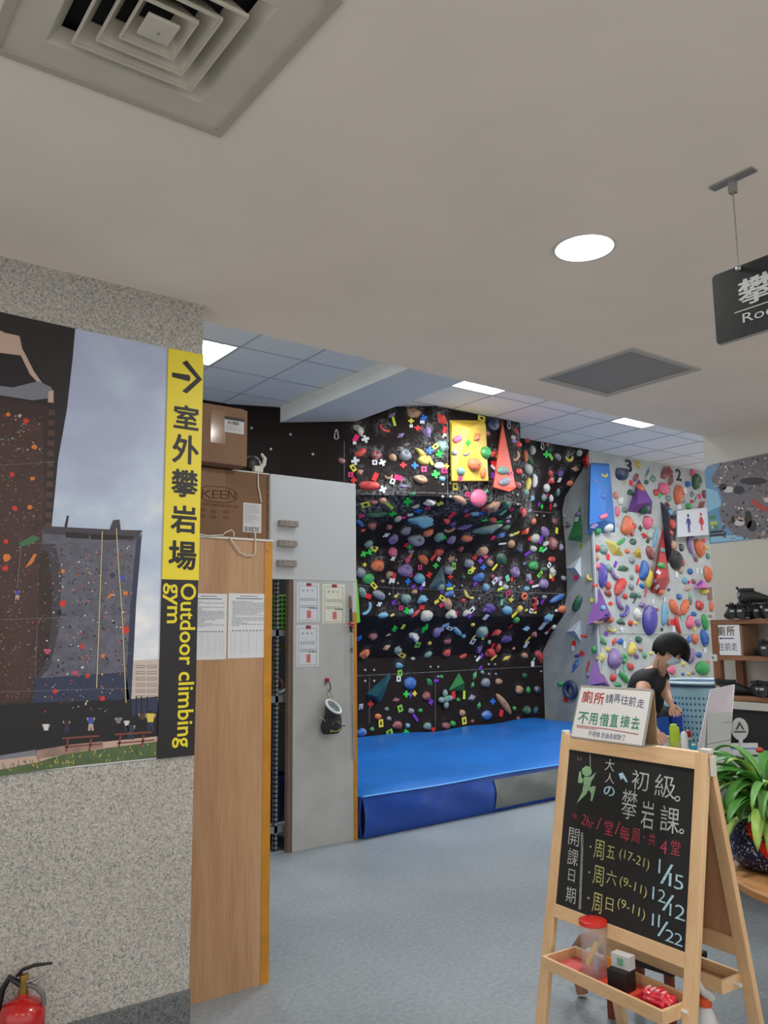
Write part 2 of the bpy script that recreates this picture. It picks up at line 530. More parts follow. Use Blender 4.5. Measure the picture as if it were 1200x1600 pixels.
b = B()
BV = []
for (zi, zt) in gz:
    for (xi, xt) in gx:
        x = lerp(cols[xi], cols[xi+1], xt); z = lerp(zs[zi], zs[zi+1], zt)
        y = lerp(lerp(rows[zs[zi]][xi], rows[zs[zi]][xi+1], xt), lerp(rows[zs[zi+1]][xi], rows[zs[zi+1]][xi+1], xt), zt)
        BV.append((x, y, z))
W = len(gx)
BF = [(j*W+i, j*W+i+1, (j+1)*W+i+1, (j+1)*W+i) for j in range(len(gz)-1) for i in range(W-1)]
b.add(BV, BF)
# give the panel a back, so it is a solid wall
nb = len(b.v)
edge = [i for i in range(W)]+[(j*W+W-1) for j in range(1, len(gz))]+[((len(gz)-1)*W+i) for i in range(W-2, -1, -1)]+[(j*W) for j in range(len(gz)-2, 0, -1)]
back = [Vector((BV[i][0], 7.9, BV[i][2])) for i in edge]
b.v += back
ne = len(edge)
for k in range(ne):
    b.f.append([edge[(k+1) % ne], edge[k], nb+k, nb+(k+1) % ne]); b.m.append(0)
b.f.append([nb+k for k in range(ne)]); b.m.append(0)
black_wall = struct(b.build('wall_overhang', black_panel, origin=(0, 0, 0), smooth=12))

# ================================================================ CEILING FIXTURES
warm_white = pm('downlight_lens', (255, 252, 245), .4, emit=((1, .98, .95, 1), 9))
tube_em = pm('tube_glow', (255, 255, 255), .4, emit=((.93, .97, 1, 1), 7))
metal_w = pm('white_metal', (190, 188, 182), .45, metal=.0)
chrome = pm('brushed_metal', (170, 172, 174), .3, metal=.9)
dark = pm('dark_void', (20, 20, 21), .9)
# round downlight
dl = empty('downlight', (2.155, 1.72, CEIL), 'round glowing downlight set flush in the beige ceiling', 'ceiling light')
B().lathe([(.098, -.004), (.105, -.006), (.108, 0), (.098, 0)], 48, Matrix.Translation((2.155, 1.72, CEIL))).build('trim_ring', metal_w, dl, smooth=True)
B().lathe([(.0001, -.010), (.06, -.008), (.099, -.004), (.099, 0)], 48, Matrix.Translation((2.155, 1.72, CEIL))).build('lens', warm_white, dl, smooth=True)
# fluorescent louvre panels
def panel_light(x0, y0, x1, y1, label):
    t = empty('fluorescent_panel', ((x0+x1)/2, (y0+y1)/2, TILE), label, 'ceiling light', 'fluorescent panels in the tiled ceiling')
    z = TILE
    b = B()
    for a in ((x0, y0, x1, y0+.02), (x0, y1-.02, x1, y1), (x0, y0+.02, x0+.02, y1-.02), (x1-.02, y0+.02, x1, y1-.02)):
        b.box((a[0], a[1], z-.006), (a[2], a[3], z+.06))
    b.build('frame', metal_w, t)
    b = B(); b.box((x0+.02, y0+.02, z+.055), (x1-.02, y1-.02, z+.065)); b.build('reflector', pm('reflector', (240, 244, 248), .3, emit=((.93, .97, 1, 1), 2.2)), t)
    for k in range(4):
        x = x0+.09+k*(x1-x0-.18)/3
        B().cyl((x, y0+.03, z+.018), (x, y1-.03, z+.018), .015, 12).build('tube', tube_em, t, smooth=True)
    b = B()
    for k in range(1, 4):
        x = x0+k*(x1-x0)/4; b.box((x-.002, y0+.02, z-.004), (x+.002, y1-.02, z+.03))
    b.build('louvre', pm('louvre', (225, 230, 235), .25), t)
panel_light(*LP[0], 'square fluorescent panel partly hidden by the granite corner, above the cardboard boxes')
panel_light(*LP[1], 'square fluorescent panel at the soffit edge above the yellow wall volume')
panel_light(*LP[2], 'square fluorescent panel nearest the grey climbing wall, rightmost of the lit panels')
# square air diffuser
t = empty('air_diffuser', ((DF[0]+DF[2])/2, (DF[1]+DF[3])/2, CEIL), 'square stepped air diffuser in the ceiling above the granite wall, dusty and beige', 'air vent')
beige = pm('diffuser_metal', (206, 199, 184), .5, noise=(8, .05))
def ringb(b, x0, y0, x1, y1, wd, z0, z1):
    b.box((x0, y0, z0), (x1, y0+wd, z1)); b.box((x0, y1-wd, z0), (x1, y1, z1))
    b.box((x0, y0+wd, z0), (x0+wd, y1-wd, z1)); b.box((x1-wd, y0+wd, z0), (x1, y1-wd, z1))
b = B(); ringb(b, *DF, .022, CEIL-.008, CEIL+.01); b.build('frame', pm('diffuser_frame', (182, 174, 162), .4), t)
def louvre(o, i, zo, zi, name, th=.003):
    """pyramid-shell ring from outer rectangle inset O at height ZO to inner inset I at height ZI"""
    def rc(k): return [(DF[0]+k, DF[1]+k), (DF[2]-k, DF[1]+k), (DF[2]-k, DF[3]-k), (DF[0]+k, DF[3]-k)]
    A, C_ = rc(o), rc(i); vs = [(x, y, zo) for x, y in A]+[(x, y, zi) for x, y in C_]+[(x, y, zo+th) for x, y in A]+[(x, y, zi+th) for x, y in C_]
    fs = []
    for k in range(4):
        n = (k+1) % 4
        fs += [(k, 4+k, 4+n, n), (8+k, 8+n, 12+n, 12+k), (k, n, 8+n, 8+k), (4+k, 12+k, 12+n, 4+n)]
    B().add(vs, fs).build(name, beige, t)
louvre(.022, .100, CEIL-.002, CEIL-.004, 'border_plate')
louvre(.100, .125, CEIL-.004, CEIL+.028, 'louvre')
for k, o in enumerate((.134, .174, .212)):
    louvre(o+.012, o+.040, CEIL-.012, CEIL+.030, 'louvre')
    b = B(); ringb(b, DF[0]+o+.010, DF[1]+o+.010, DF[2]-o-.010, DF[3]-o-.010, .004, CEIL-.018, CEIL-.010); b.build('louvre_lip', beige, t)
cx, cy = (DF[0]+DF[2])/2, (DF[1]+DF[3])/2
b = B().box((cx-.035, cy-.035, CEIL-.018), (cx+.035, cy+.035, CEIL-.010)); b.build('centre_plate', beige, t, bevel=.002)
B().ball((cx, cy, CEIL-.025), .004, 1).build('screw', chrome, t)
b = B(); b.box((DF[0]+.03, DF[1]+.03, CEIL+.05), (DF[2]-.03, DF[3]-.03, CEIL+.06)); b.build('duct_backing', dark, t)
# perforated return grille
t = empty('return_grille', ((GR[0]+GR[2])/2, (GR[1]+GR[3])/2, CEIL), 'square perforated metal return-air grille in the ceiling near the soffit', 'air vent')
b = B(); ringb(b, *GR, .032, CEIL-.006, CEIL+.006); b.build('frame', pm('grille_frame', (186, 181, 173), .5), t)
def perfm():
    m = bpy.data.materials.new('perforated_metal'); m.use_nodes = True
    nt = m.node_tree; N = nt.nodes; L = nt.links; p = N['Principled BSDF']
    tc = N.new('ShaderNodeTexCoord'); v = N.new('ShaderNodeTexVoronoi'); v.inputs['Scale'].default_value = 62; v.inputs['Randomness'].default_value = 0
    L.new(tc.outputs['Object'], v.inputs[0])
    r = N.new('ShaderNodeValToRGB'); r.color_ramp.interpolation = 'CONSTANT'; e = r.color_ramp.elements
    e[0].color = sc(104, 100, 96); e[1].position = .42; e[1].color = sc(178, 173, 166)
    L.new(v.outputs['Distance'], r.inputs[0]); L.new(r.outputs[0], p.inputs['Base Color']); p.inputs['Roughness'].default_value = .5
    return m
B().box((GR[0]+.03, GR[1]+.03, CEIL+.002), (GR[2]-.03, GR[3]-.03, CEIL+.005)).build('perforated_plate', perfm(), t)
# hanging black sign
HX = 2.17
fr = Fr((HX, 1.268, 2.32), (0, -1, 0), (0, 0, 1))       # x right = -y, faces -X
t = empty('hanging_sign', (HX, .9, 2.32), 'black hanging sign with white lettering, cut off by the right edge', 'sign')
sg = pm('sign_black', (26, 29, 32), .55, noise=(30, .3))
def rrect(w_, h_, r, n=5):
    out = []
    for cx_, cy_, a0 in ((w_-r, h_-r, 0), (r, h_-r, 90), (r, r, 180), (w_-r, r, 270)):
        for k in range(n+1):
            a = math.radians(a0+90*k/n); out.append((cx_+r*math.cos(a), cy_+r*math.sin(a)))
    return out
B().prism(rrect(.78, .212, .012), -.011, 0, fr.M).build('board', sg, t)
B().prism(rrect(.786, .218, .014), -.0108, -.002, Matrix.Translation((0, .003, -.003)) @ fr.M).build('edge', pm('worn_edge', (150, 150, 148), .7), t)
b = B()
put(b, fr, '攀岩區', .235, .128, .31, .078, bold=.012)
rect(b, fr, .062, .076, .40, .079)
put(b, fr, 'Rock climbing', .255, .049, .34, .036)
b.build('lettering', pm('sign_white', (205, 208, 210), .6), t)
t2 = B(); t2.tube([(HX-.006, 1.18, CEIL-.03), (HX-.006, 1.18, 2.525)], .0022, 6); t2.build('hanger_rod', chrome, t)
B().box((HX-.022, 1.11, CEIL-.006), (HX+.010, 1.245, CEIL), bev=.001).box((HX-.014, 1.17, CEIL-.045), (HX+.004, 1.19, CEIL-.005)).build('ceiling_bracket', chrome, t)
B().ball((HX-.006, 1.18, 2.522), .009, 2).build('hanger_eye', chrome, t, smooth=True)

# ================================================================ GRANITE WALL: mural, strip, extinguisher
gf = Fr((0, GY, 0), (1, 0, 0), (0, 0, 1))
def pmat(name, c, noise=None): return pm('print_'+name, c, .45, noise=noise)
pr = {}
pn = ['dark', 'sky', 'brown', 'tower', 'navy', 'cloud', 'roof', 'building', 'window', 'grass', 'ground', 'bench', 'red', 'orange', 'yellow', 'white', 'pink', 'green', 'blue', 'skin', 'rope', 'grey', 'black', 'brick', 'duskybrown', 'sand']
pc = [(30, 24, 26), (140, 156, 190), (66, 42, 38), (92, 92, 106), (42, 50, 78), (186, 196, 212), (62, 58, 68), (196, 182, 172), (150, 140, 134), (82, 100, 62), (150, 122, 112), (120, 62, 52), (206, 48, 36), (214, 120, 52), (214, 196, 84), (208, 208, 210), (196, 70, 110), (60, 110, 72), (60, 80, 170), (196, 160, 140), (190, 178, 130), (120, 122, 132), (16, 16, 20), (82, 56, 48), (50, 33, 32), (190, 164, 150)]
mats = []
def skymat():
    m = pm('print_sky', (140, 156, 190), .4)
    nt = m.node_tree; N = nt.nodes; L = nt.links; p = N['Principled BSDF']
    tc = N.new('ShaderNodeTexCoord'); mp = N.new('ShaderNodeMapping'); mp.inputs['Location'].default_value = (3, 0, 1.1); mp.inputs['Scale'].default_value = (2.3, 1, 3.4)
    L.new(tc.outputs['Object'], mp.inputs[0])
    n = N.new('ShaderNodeTexNoise'); n.inputs['Scale'].default_value = 1.3; n.inputs['Detail'].default_value = 7; n.inputs['Roughness'].default_value = .55
    L.new(mp.outputs[0], n.inputs[0])
    sp = N.new('ShaderNodeSeparateXYZ'); L.new(tc.outputs['Object'], sp.inputs[0])
    g = N.new('ShaderNodeMapRange'); g.inputs[1].default_value = 0.45; g.inputs[2].default_value = 1.25; g.inputs[3].default_value = .18; g.inputs[4].default_value = -.16
    L.new(sp.outputs[2], g.inputs[0])
    ad = N.new('ShaderNodeMath'); L.new(n.outputs[0], ad.inputs[0]); L.new(g.outputs[0], ad.inputs[1])
    r = N.new('ShaderNodeValToRGB'); e = r.color_ramp.elements
    e[0].position = .30; e[0].color = sc(168, 178, 208); e[1].position = .72; e[1].color = sc(236, 236, 238)
    k = e.new(.52); k.color = sc(186, 200, 222)
    k = e.new(.64); k.color = sc(214, 220, 230)
    L.new(ad.outputs[0], r.inputs[0]); L.new(r.outputs[0], p.inputs['Base Color'])
    return m
for n_, c_ in zip(pn, pc):
    if n_ == 'sky': mats.append(skymat())
    else: mats.append(pmat(n_, c_, noise=(22, .25) if n_ in ('brown', 'tower', 'grass', 'ground', 'dark', 'duskybrown') else None))
PI = {n_: i for i, n_ in enumerate(pn)}
b = B()
xl = .30
z0, z1 = 1.053, 2.592
b.box((-1.2, GY-.004, z0), (1.158, GY-.0002, z1), None, PI['sky'])
def Q(name, pts, z): polypx(b, gf, pts, z, PI[name])
gl = gf.loc
E0 = .0046
# dark frame structure of the left tower
Q('dark', [(-260, 430), (117, 514), (113, 560), (104, 640), (90, 720), (80, 824), (74, 860), (66, 1150), (-260, 1180)], E0)
Q('duskybrown', [(-260, 600), (-20, 620), (76, 634), (76, 740), (70, 850), (66, 1000), (60, 1060), (54, 1150), (0, 1166), (-260, 1180)], E0+.0003)
Q('brown', [(-20, 640), (66, 660), (68, 780), (62, 930), (58, 1050), (46, 1090), (0, 1100), (-240, 1110), (-240, 650)], E0+.0005)
Q('black', [(0, 548), (52, 560), (64, 590), (80, 612), (74, 622), (60, 608), (30, 622), (0, 618)], E0+.0006)
Q('sand', [(-40, 516), (4, 518), (30, 526), (34, 545), (42, 560), (52, 580), (66, 600), (62, 602), (46, 585), (32, 556), (0, 552), (-40, 548)], E0+.0007)
Q('dark', [(4, 505), (30, 510), (32, 526), (4, 520)], E0+.0008)
Q('grey', [(20, 606), (60, 596), (80, 606), (82, 622), (50, 626), (0, 618), (-30, 610), (-30, 600)], E0+.0008)
Q('sand', [(75, 612), (83, 610), (83, 630), (74, 629)], E0+.0010)
for k in range(12):      # lattice of the steel frame
    yy = 640+k*16; xx = 84-k*.5
    Q('brick', [(xx-8, yy), (xx+2, yy+1), (xx+1, yy+10), (xx-9, yy+9)], E0+.0008)
# grey tower
Q('tower', [(66, 828), (219, 832), (213, 850), (205, 930), (197, 1105), (50, 1150), (56, 1000), (62, 900)], E0+.0009)
Q('navy', [(212, 846), (221, 834), (212, 940), (204, 1098), (195, 1100), (202, 960)], E0+.0011)
Q('roof', [(66, 822), (180, 828), (222, 829), (214, 843), (150, 840), (68, 834)], E0+.0012)
Q('black', [(102, 831), (138, 834), (138, 842), (102, 840)], E0+.0014); Q('black', [(141, 834), (208, 838), (207, 845), (141, 843)], E0+.0014)
Q('dark', [(104, 806), (107, 806), (104, 824), (100, 824)], E0+.0012); Q('roof', [(176, 813), (186, 812), (188, 829), (170, 829)], E0+.0013)
for k_, c_ in enumerate(('duskybrown', 'brick', 'roof', 'roof')):
    pass
Q('roof', [(64, 850), (86, 850), (96, 900), (92, 980), (78, 1040), (54, 1070)], E0+.00092); Q('duskybrown', [(62, 860), (74, 862), (82, 920), (80, 980), (68, 1040), (56, 1060)], E0+.00094)
# building far right, gate
Q('building', [(207, 1032), (248, 1030), (247, 1095), (204, 1095)], E0+.0009)
for r_ in range(6):
    for c_ in range(2):
        x = 211+c_*18; y = 1039+r_*9.5
        Q('window', [(x, y), (x+15, y-.2), (x+15, y+5), (x, y+5)], E0+.0012)
        Q('building', [(x+1, y+1.6), (x+14, y+1.4), (x+14, y+3.2), (x+1, y+3.2)], E0+.0014)
Q('navy', [(205, 1092), (246, 1088), (246, 1112), (205, 1118)], E0+.0014)
for x in (211, 219, 228): Q('black', [(x, 1088), (x+2, 1088), (x+2, 1122), (x, 1122)], E0+.0016)
# base strip, ground and grass
Q('black', [(-240, 1120), (50, 1098), (110, 1096), (205, 1092), (247, 1108), (247, 1160), (60, 1176), (0, 1182), (-240, 1200)], E0+.00125)
Q('navy', [(52, 1060), (196, 1050), (205, 1118), (50, 1128)], E0+.0011)
Q('sand', [(-240, 1200), (0, 1187), (56, 1180), (100, 1172), (150, 1160), (247, 1150), (247, 1168), (60, 1196), (0, 1204), (-240, 1222)], E0+.0017)
Q('ground', [(56, 1172), (110, 1163), (160, 1158), (160, 1168), (56, 1186)], E0+.0019)
Q('grey', [(-240, 1196), (0, 1180), (55, 1171), (55, 1180), (0, 1187), (-240, 1206)], E0+.0018)
Q('grass', [(-240, 1226), (0, 1202), (60, 1190), (100, 1178), (170, 1168), (247, 1158), (247, 1183), (120, 1196), (0, 1212), (-240, 1235)], E0+.0021)
rr = random.Random(3)
for k in range(170):
    x = rr.uniform(-10, 245); y = lerp(1206, 1172, max(0, x)/247)+rr.uniform(-8, 10)-3
    Q(rr.choice(['grass', 'green', 'yellow', 'green']), [(x, y), (x+1.6, y), (x+rr.uniform(-2, 4), y-rr.uniform(3, 7))], E0+.0023)
# climbing holds printed on both walls
for k in range(520):
    x = rr.uniform(-8, 66); y = rr.uniform(650, 1090)
    s = rr.uniform(.6, 1.7) if y > 720 else rr.uniform(.9, 2.4)
    c_ = rr.choice(['red', 'orange', 'sand', 'grey', 'brick', 'grey', 'sand', 'green', 'brick', 'brick', 'grey'])
    a = rr.uniform(0, 3.1)
    Q(c_, [(x+s*math.cos(a+j*1.57)*(1 if j % 2 else .6), y+s*math.sin(a+j*1.57)*(1 if j % 2 else .6)) for j in range(4)], E0+.0011)
for k in range(620):
    x = rr.uniform(66, 205); y = rr.uniform(852, 1112)
    if x > 211-(y-840)*.06: continue
    s = rr.uniform(.8, 2.2)
    c_ = rr.choice(['black', 'black', 'black', 'dark', 'dark', 'navy', 'roof', 'grey', 'white', 'orange'] if rr.random() < .9 else ['red', 'pink', 'yellow', 'orange'])
    a = rr.uniform(0, 3.1)
    Q(c_, [(x+s*math.cos(a+j*1.57)*(1 if j % 2 else .7), y+s*math.sin(a+j*1.57)*(1 if j % 2 else .7)) for j in range(4)], E0+.0013)
for (c_, x, y, s) in [('red', 40, 658, 6), ('orange', 53, 699, 6), ('red', 18, 742, 6), ('orange', 50, 748, 5), ('orange', 10, 872, 9), ('red', 8, 888, 7), ('red', 23, 795, 6), ('orange', 46, 793, 5), ('red', 9, 846, 5), ('red', 195, 985, 9), ('red', 128, 1010, 5), ('pink', 117, 1051, 6), ('red', 136, 1056, 5), ('white', 128, 1043, 3), ('red', 160, 1091, 6), ('orange', 160, 1025, 5), ('red', 97, 943, 7), ('orange', 98, 893, 5), ('orange', 195, 927, 5), ('navy', 174, 899, 6), ('blue', 191, 903, 6), ('black', 92, 957, 7), ('red', 85, 1080, 5), ('orange', 12, 648, 5), ('sand', 30, 650, 4)]:
    Q(c_, [(x+s*math.cos(j*1.05)*rr.uniform(.5, 1), y+s*.9*math.sin(j*1.05)*rr.uniform(.6, 1)) for j in range(6)], E0+.0016)
Q('green', [(28, 849), (52, 836), (62, 842), (48, 850), (32, 855)], E0+.0016)
Q('orange', [(38, 888), (52, 866), (57, 866), (50, 880)], E0+.0016); Q('orange', [(164, 938), (172, 926), (176, 930)], E0+.0016)
for pl in ([(181, 826), (184, 880), (190, 960), (196, 1098)], [(159, 830), (155, 945), (150, 1075)]): linepx(b, gf, pl, .0035, E0+.0018, PI['rope'])
linepx(b, gf, [(32, 856), (26, 920)], .002, E0+.0018, PI['grey'])
for yy, x0_, x1_ in ((1021, 80, 205), (1075, 0, 205), (962, 0, 205), (843, 55, 208), (722, -5, 84)): linepx(b, gf, [(x0_, yy+6), (x1_, yy)], .0012, E0+.0017, PI['grey'])
# people and picnic tables in the print
def tiny(x, y, s, top, low):
    Q('black', [(x-2*s, y-12*s), (x+2*s, y-12*s), (x+2*s, y-9*s), (x-2*s, y-9*s)], E0+.0024)
    Q(top, [(x-4*s, y-9*s), (x+4*s, y-9*s), (x+3*s, y), (x-3*s, y)], E0+.0024)
    Q(low, [(x-3*s, y), (x+3*s, y), (x+4*s, y+9*s), (x+1*s, y+9*s), (x, y+2*s), (x-1*s, y+9*s), (x-4*s, y+9*s)], E0+.0024)
    Q('skin', [(x-6*s, y-8*s), (x-4*s, y-9*s), (x-4*s, y-3*s)], E0+.0024); Q('skin', [(x+6*s, y-8*s), (x+4*s, y-9*s), (x+4*s, y-3*s)], E0+.0024)
for a in ((71, 1141, 1.1, 'white', 'black'), (103, 1135, 1, 'duskybrown', 'navy'), (141, 1131, 1.15, 'blue', 'sand'), (184, 1130, 1, 'grey', 'black'), (197, 1134, .9, 'white', 'navy'), (221, 1124, 1.1, 'brick', 'black'), (234, 1128, 1.5, 'yellow', 'navy'), (203, 1144, 1.25, 'navy', 'navy'), (73, 1022, .9, 'pink', 'black'), (26, 930, .8, 'blue', 'skin')): tiny(*a)
for bx_, by_ in ((96, 1152), (178, 1146)):
    Q('bench', [(bx_, by_), (bx_+58, by_-4), (bx_+58, by_-1), (bx_, by_+3)], E0+.0027)
    Q('bench', [(bx_+4, by_+14), (bx_+62, by_+9), (bx_+62, by_+11), (bx_+4, by_+16)], E0+.0027)
    for k in (8, 44): Q('bench', [(bx_+k, by_+2), (bx_+k+3, by_+2), (bx_+k, by_+22), (bx_+k-3, by_+22)], E0+.0027)
mur = b.build('wall_poster', mats, origin=(0, GY, 1.05))
tag(mur, 'large wall photo of outdoor climbing towers under a cloudy sky, on the granite wall', 'poster')
# yellow and black direction strip
t = empty('direction_sign', (1.225, GY, 1.053), 'tall yellow and black direction strip with arrow at the granite wall corner', 'sign')
yel = pm('strip_yellow', (226, 208, 44), .45); blk = pm('strip_black', (24, 24, 26), .45)
bx = lambda x0, x1, za, zb: B().box((x0, GY-.0105, za), (x1, GY-.0002, zb))
bx(1.155, 1.299, 1.698, 2.589).build('yellow_panel', yel, t)
bx(1.155, 1.297, 1.053, 1.698).build('black_panel', blk, t)
b = B()
zf = .0112
for ch, x, y, w_, h_ in (('室', 289.5, 653, 40, 38), ('外', 288.5, 703, 42, 46), ('攀', 287, 756, 42, 44), ('岩', 285.5, 812, 41, 44), ('場', 283.5, 868, 44, 46)):
    putpx(b, gf, ch, x, y, w_*.94, h_*.94, zf, bold=.030)
polypx(b, gf, [(267, 583), (294, 587), (296, 592), (294, 597), (267, 590)], zf)
polypx(b, gf, [(283, 568), (290, 564), (314, 594), (308, 596)], zf+.0002); polypx(b, gf, [(283, 612), (290, 616), (314, 594), (306, 592)], zf+.0003)
b.build('lettering', pm('letter_black', (22, 22, 24), .5), t)
b = B()
put(b, gf, 'Outdoor climbing', 1.249, 1.385, .60, .082, zf, bold=.014, rot=-math.pi/2)
b.build('english_lettering', pm('letter_yellow', (226, 208, 44), .5), t)
b = B(); put(b, gf, 'gym', 1.187, 1.61, .148, .058, zf, bold=.014, rot=-math.pi/2)
b.build('english_lettering', pm('letter_yellow', (226, 208, 44), .5), t)

# fire extinguisher by the granite wall
ex = D(36, 1560, 2.55); ex = Vector((ex.x, ex.y, 0))
FL = pj((ex.x, ex.y, 0))
t = empty('fire_extinguisher', (ex.x, ex.y, 0), 'red fire extinguisher with black handle below the wall poster', 'fire extinguisher')
red = pm('extinguisher_red', (176, 22, 20), .25, coat=.5)
T = Matrix.Translation((ex.x, ex.y, 0))
h0 = (on(36, 1562, 0, ex.x)).z
hs = D(36, 1562, 2.55).z
B().lathe([(.0001, 0), (.060, .002), (.068, .012), (.068, hs-.055), (.067, hs-.030), (.058, hs-.012), (.036, hs), (.017, hs+.006), (.017, hs+.02)], 40, T).build('cylinder', red, t, smooth=True)
b = B(); b.cyl((ex.x, ex.y, hs+.018), (ex.x, ex.y, hs+.05), .014, 16); b.box((ex.x-.012, ex.y-.012, hs+.04), (ex.x+.012, ex.y+.012, hs+.075), bev=.002)
b.build('valve', pm('brass', (150, 122, 60), .35, metal=.8), t, smooth=True)
hd = RT*1; hd.z = 0; hd.normalize()
P0 = Vector((ex.x, ex.y, hs+.07)); U = Vector((0, 0, 1))
kb = pm('black_plastic', (22, 22, 24), .45)
b = B()
b.tube([P0-hd*.022, P0+U*.018-hd*.005, P0+U*.030+hd*.03, P0+U*.036+hd*.085], [.009, .010, .009, .006], 8, flat=.6)
b.build('carry_handle', kb, t, smooth=True)
B().tube([P0-U*.02, P0-U*.012+hd*.03, P0+U*.004+hd*.065], [.008, .008, .006], 8, flat=.6).build('squeeze_lever', chrome, t, smooth=True)
b = B(); b.tube([P0-U*.025-hd*.01, P0-U*.005-hd*.045, P0-U*.04-hd*.066, P0-U*.11-hd*.079, P0-U*.25-hd*.080, P0-U*.36-hd*.078], .010, 10)
b.build('hose', kb, t, smooth=True)
b = B(); g = [P0+U*-.02+hd*.014+Vector((0, 0, 0))]
b.tube([P0-U*.025+hd*.012, P0-U*.035+hd*.040, P0-U*.055+hd*.062, P0-U*.085+hd*.066], .008, 8); b.build('gauge_pipe', pm('grey_plastic', (96, 96, 98), .4), t, smooth=True)

# ================================================================ PLYWOOD CABINET AND BOXES
ply = woodmat('plywood_face', (188, 150, 114), (160, 120, 86), 'Z', .8, .5)
plyedge = pm('plywood_edge', (188, 130, 36), .5, noise=(12, .15))
t = empty('plywood_cabinet', (1.6, 3.4, 0), 'tall plywood cabinet side with yellow edge beside the granite wall', 'cabinet')
B().box((1.22, 3.36, 0), (1.812, 3.378, 1.915)).build('side_panel', ply, t)
B().box((1.812, 3.357, 0), (1.852, 3.381, 1.915)).build('edge_strip', plyedge, t)
B().box((1.24, 3.378, 0), (1.84, 4.05, 1.905)).build('body', woodmat('ply_body', (150, 110, 74), (120, 84, 54), 'Z'), t)
B().box((1.22, 3.352, 1.915), (1.854, 4.06, 1.925)).build('top', pm('white_edge', (210, 208, 200), .5), t)
pf = Fr((0, 3.36, 0), (1, 0, 0), (0, 0, 1))
paper = pm('paper', (214, 218, 224), .7)
ink = pm('print_ink', (96, 98, 106), .7); redink = pm('stamp_red', (196, 60, 56), .7)
def notice(pts, label, seed, title):
    (xa, ya), (xb, yb) = pts
    a = pf.loc(xa, ya); c = pf.loc(xb, yb)
    t = empty('paper_notice', pf.w(c.x/2+a.x/2, c.y, .0), label, 'notice', 'printed notices on the plywood')
    slab(B(), pf, a.x, c.y, c.x, a.y, .0004, .0014).build('sheet', paper, t)
    b = B(); r = random.Random(seed); W_ = c.x-a.x; H_ = a.y-c.y
    rect(b, pf, a.x+.28*W_, a.y-.045*H_, c.x-.28*W_, a.y-.035*H_, .0018); rect(b, pf, a.x+.18*W_, a.y-.085*H_, c.x-.15*W_, a.y-.072*H_, .0018)
    y = .12
    while y < .50:
        x = .08+r.choice([0, .02, .02])
        while x < .9:
            l = r.uniform(.05, .25); e_ = min(x+l, .93)
            rect(b, pf, a.x+x*W_, a.y-(y+.006)*H_, a.x+e_*W_, a.y-y*H_, .0018); x = e_+.015
            if r.random() < .12: break
        y += .021
    for k in range(10): rect(b, pf, a.x+(.09+k*.085)*W_, a.y-.585*H_, a.x+(.09+k*.085+.05)*W_, a.y-.57*H_, .0018)
    g_ = B()
    for k in range(14): rect(g_, pf, a.x+.07*W_, a.y-(.60+k*.025+.0012)*H_, a.x+.93*W_, a.y-(.60+k*.025)*H_, .0018)
    for k in (0.07, .16, .33, .50, .70, .83, .926): rect(g_, pf, a.x+k*W_, a.y-.925*H_, a.x+(k+.005)*W_, a.y-.60*H_, .0018)
    b.build('text_lines', ink, t); g_.build('table_lines', pm('pale_ink', (168, 172, 180), .7), t)
notice([(297, 927), (353, 1030)], 'printed notice half behind the direction strip, left of two on the plywood', 1, '')
notice([(357, 927), (419, 1027)], 'printed notice with a sign-up table, right of two sheets on the plywood', 2, '')
B().ball((1.826, 3.354, 1.87), .005, 1).build('pin', chrome, bpy.data.objects['plywood_cabinet'])

card = pm('cardboard', (132, 102, 80), .8, noise=(9, .08), bump=(30, .05))
card2 = pm('cardboard_dark', (122, 92, 68), .8, noise=(6, .1))
tapem = pm('packing_tape', (176, 140, 110), .12, alpha=.45)
label_w = pm('label_white', (196, 198, 200), .5)
# lower box with printed name
t = empty('cardboard_box', (1.6, 3.6, 1.925), 'wide cardboard box with printed brand oval, lower box on the plywood cabinet', 'box', 'cardboard boxes')
BY = 3.385
B().box((1.30, BY, 1.926), (1.845, 3.85, 2.238), bev=.003).build('carton', card2, t)
kf = Fr((0, BY, 0), (1, 0, 0), (0, 0, 1))
b = B()
for ch, x, y, w_, h_ in (('K', 323, 772, 16, 14), ('E', 337, 772.5, 11, 13), ('E', 349, 773, 11, 13), ('N', 362, 773.5, 12, 13)): putpx(b, kf, ch, x, y, w_, h_, .0008, bold=-.006)
c = kf.loc(341, 772.5); ow, oh = .098, .037
pts = [(c.x+ow*math.copysign(abs(math.cos(a))**.75, math.cos(a)), c.y+oh*math.copysign(abs(math.sin(a))**.9, math.sin(a))) for a in [2*math.pi*k/40 for k in range(40)]]
for k in range(40):
    x0, y0 = pts[k]; x1, y1 = pts[(k+1) % 40]; f = .93
    b.add([kf.w(x0, y0, .0008), kf.w(x1, y1, .0008), kf.w(c.x+(x1-c.x)*.965, c.y+(y1-c.y)*.92, .0008), kf.w(c.x+(x0-c.x)*.965, c.y+(y0-c.y)*.92, .0008)], [(0, 1, 2, 3)])
putpx(b, kf, 'PORTLAND OREGON, USA', 344, 790, 56, 5, .0008, bold=.0)
for x, y in ((333, 799), (353, 800), (333, 808), (353, 809), (316, 797), (316, 806)): putpx(b, kf, '00', x, y, 9, 5, .0008)
b.build('printed_name', pm('carton_ink', (74, 42, 26), .8), t)
b = B(); a_ = kf.loc(380, 785); c_ = kf.loc(408, 833); rect(b, kf, a_.x, c_.y, c_.x, a_.y, .0010); lb = b.build('shipping_label', label_w, t)
b = B(); W_ = c_.x-a_.x; H_ = a_.y-c_.y; r = random.Random(5)
for k in range(13): rect(b, kf, a_.x+.06*W_, a_.y-(.08+k*.048+.008)*H_, a_.x+r.uniform(.4, .95)*W_, a_.y-(.08+k*.048)*H_, .0014)
x = .08
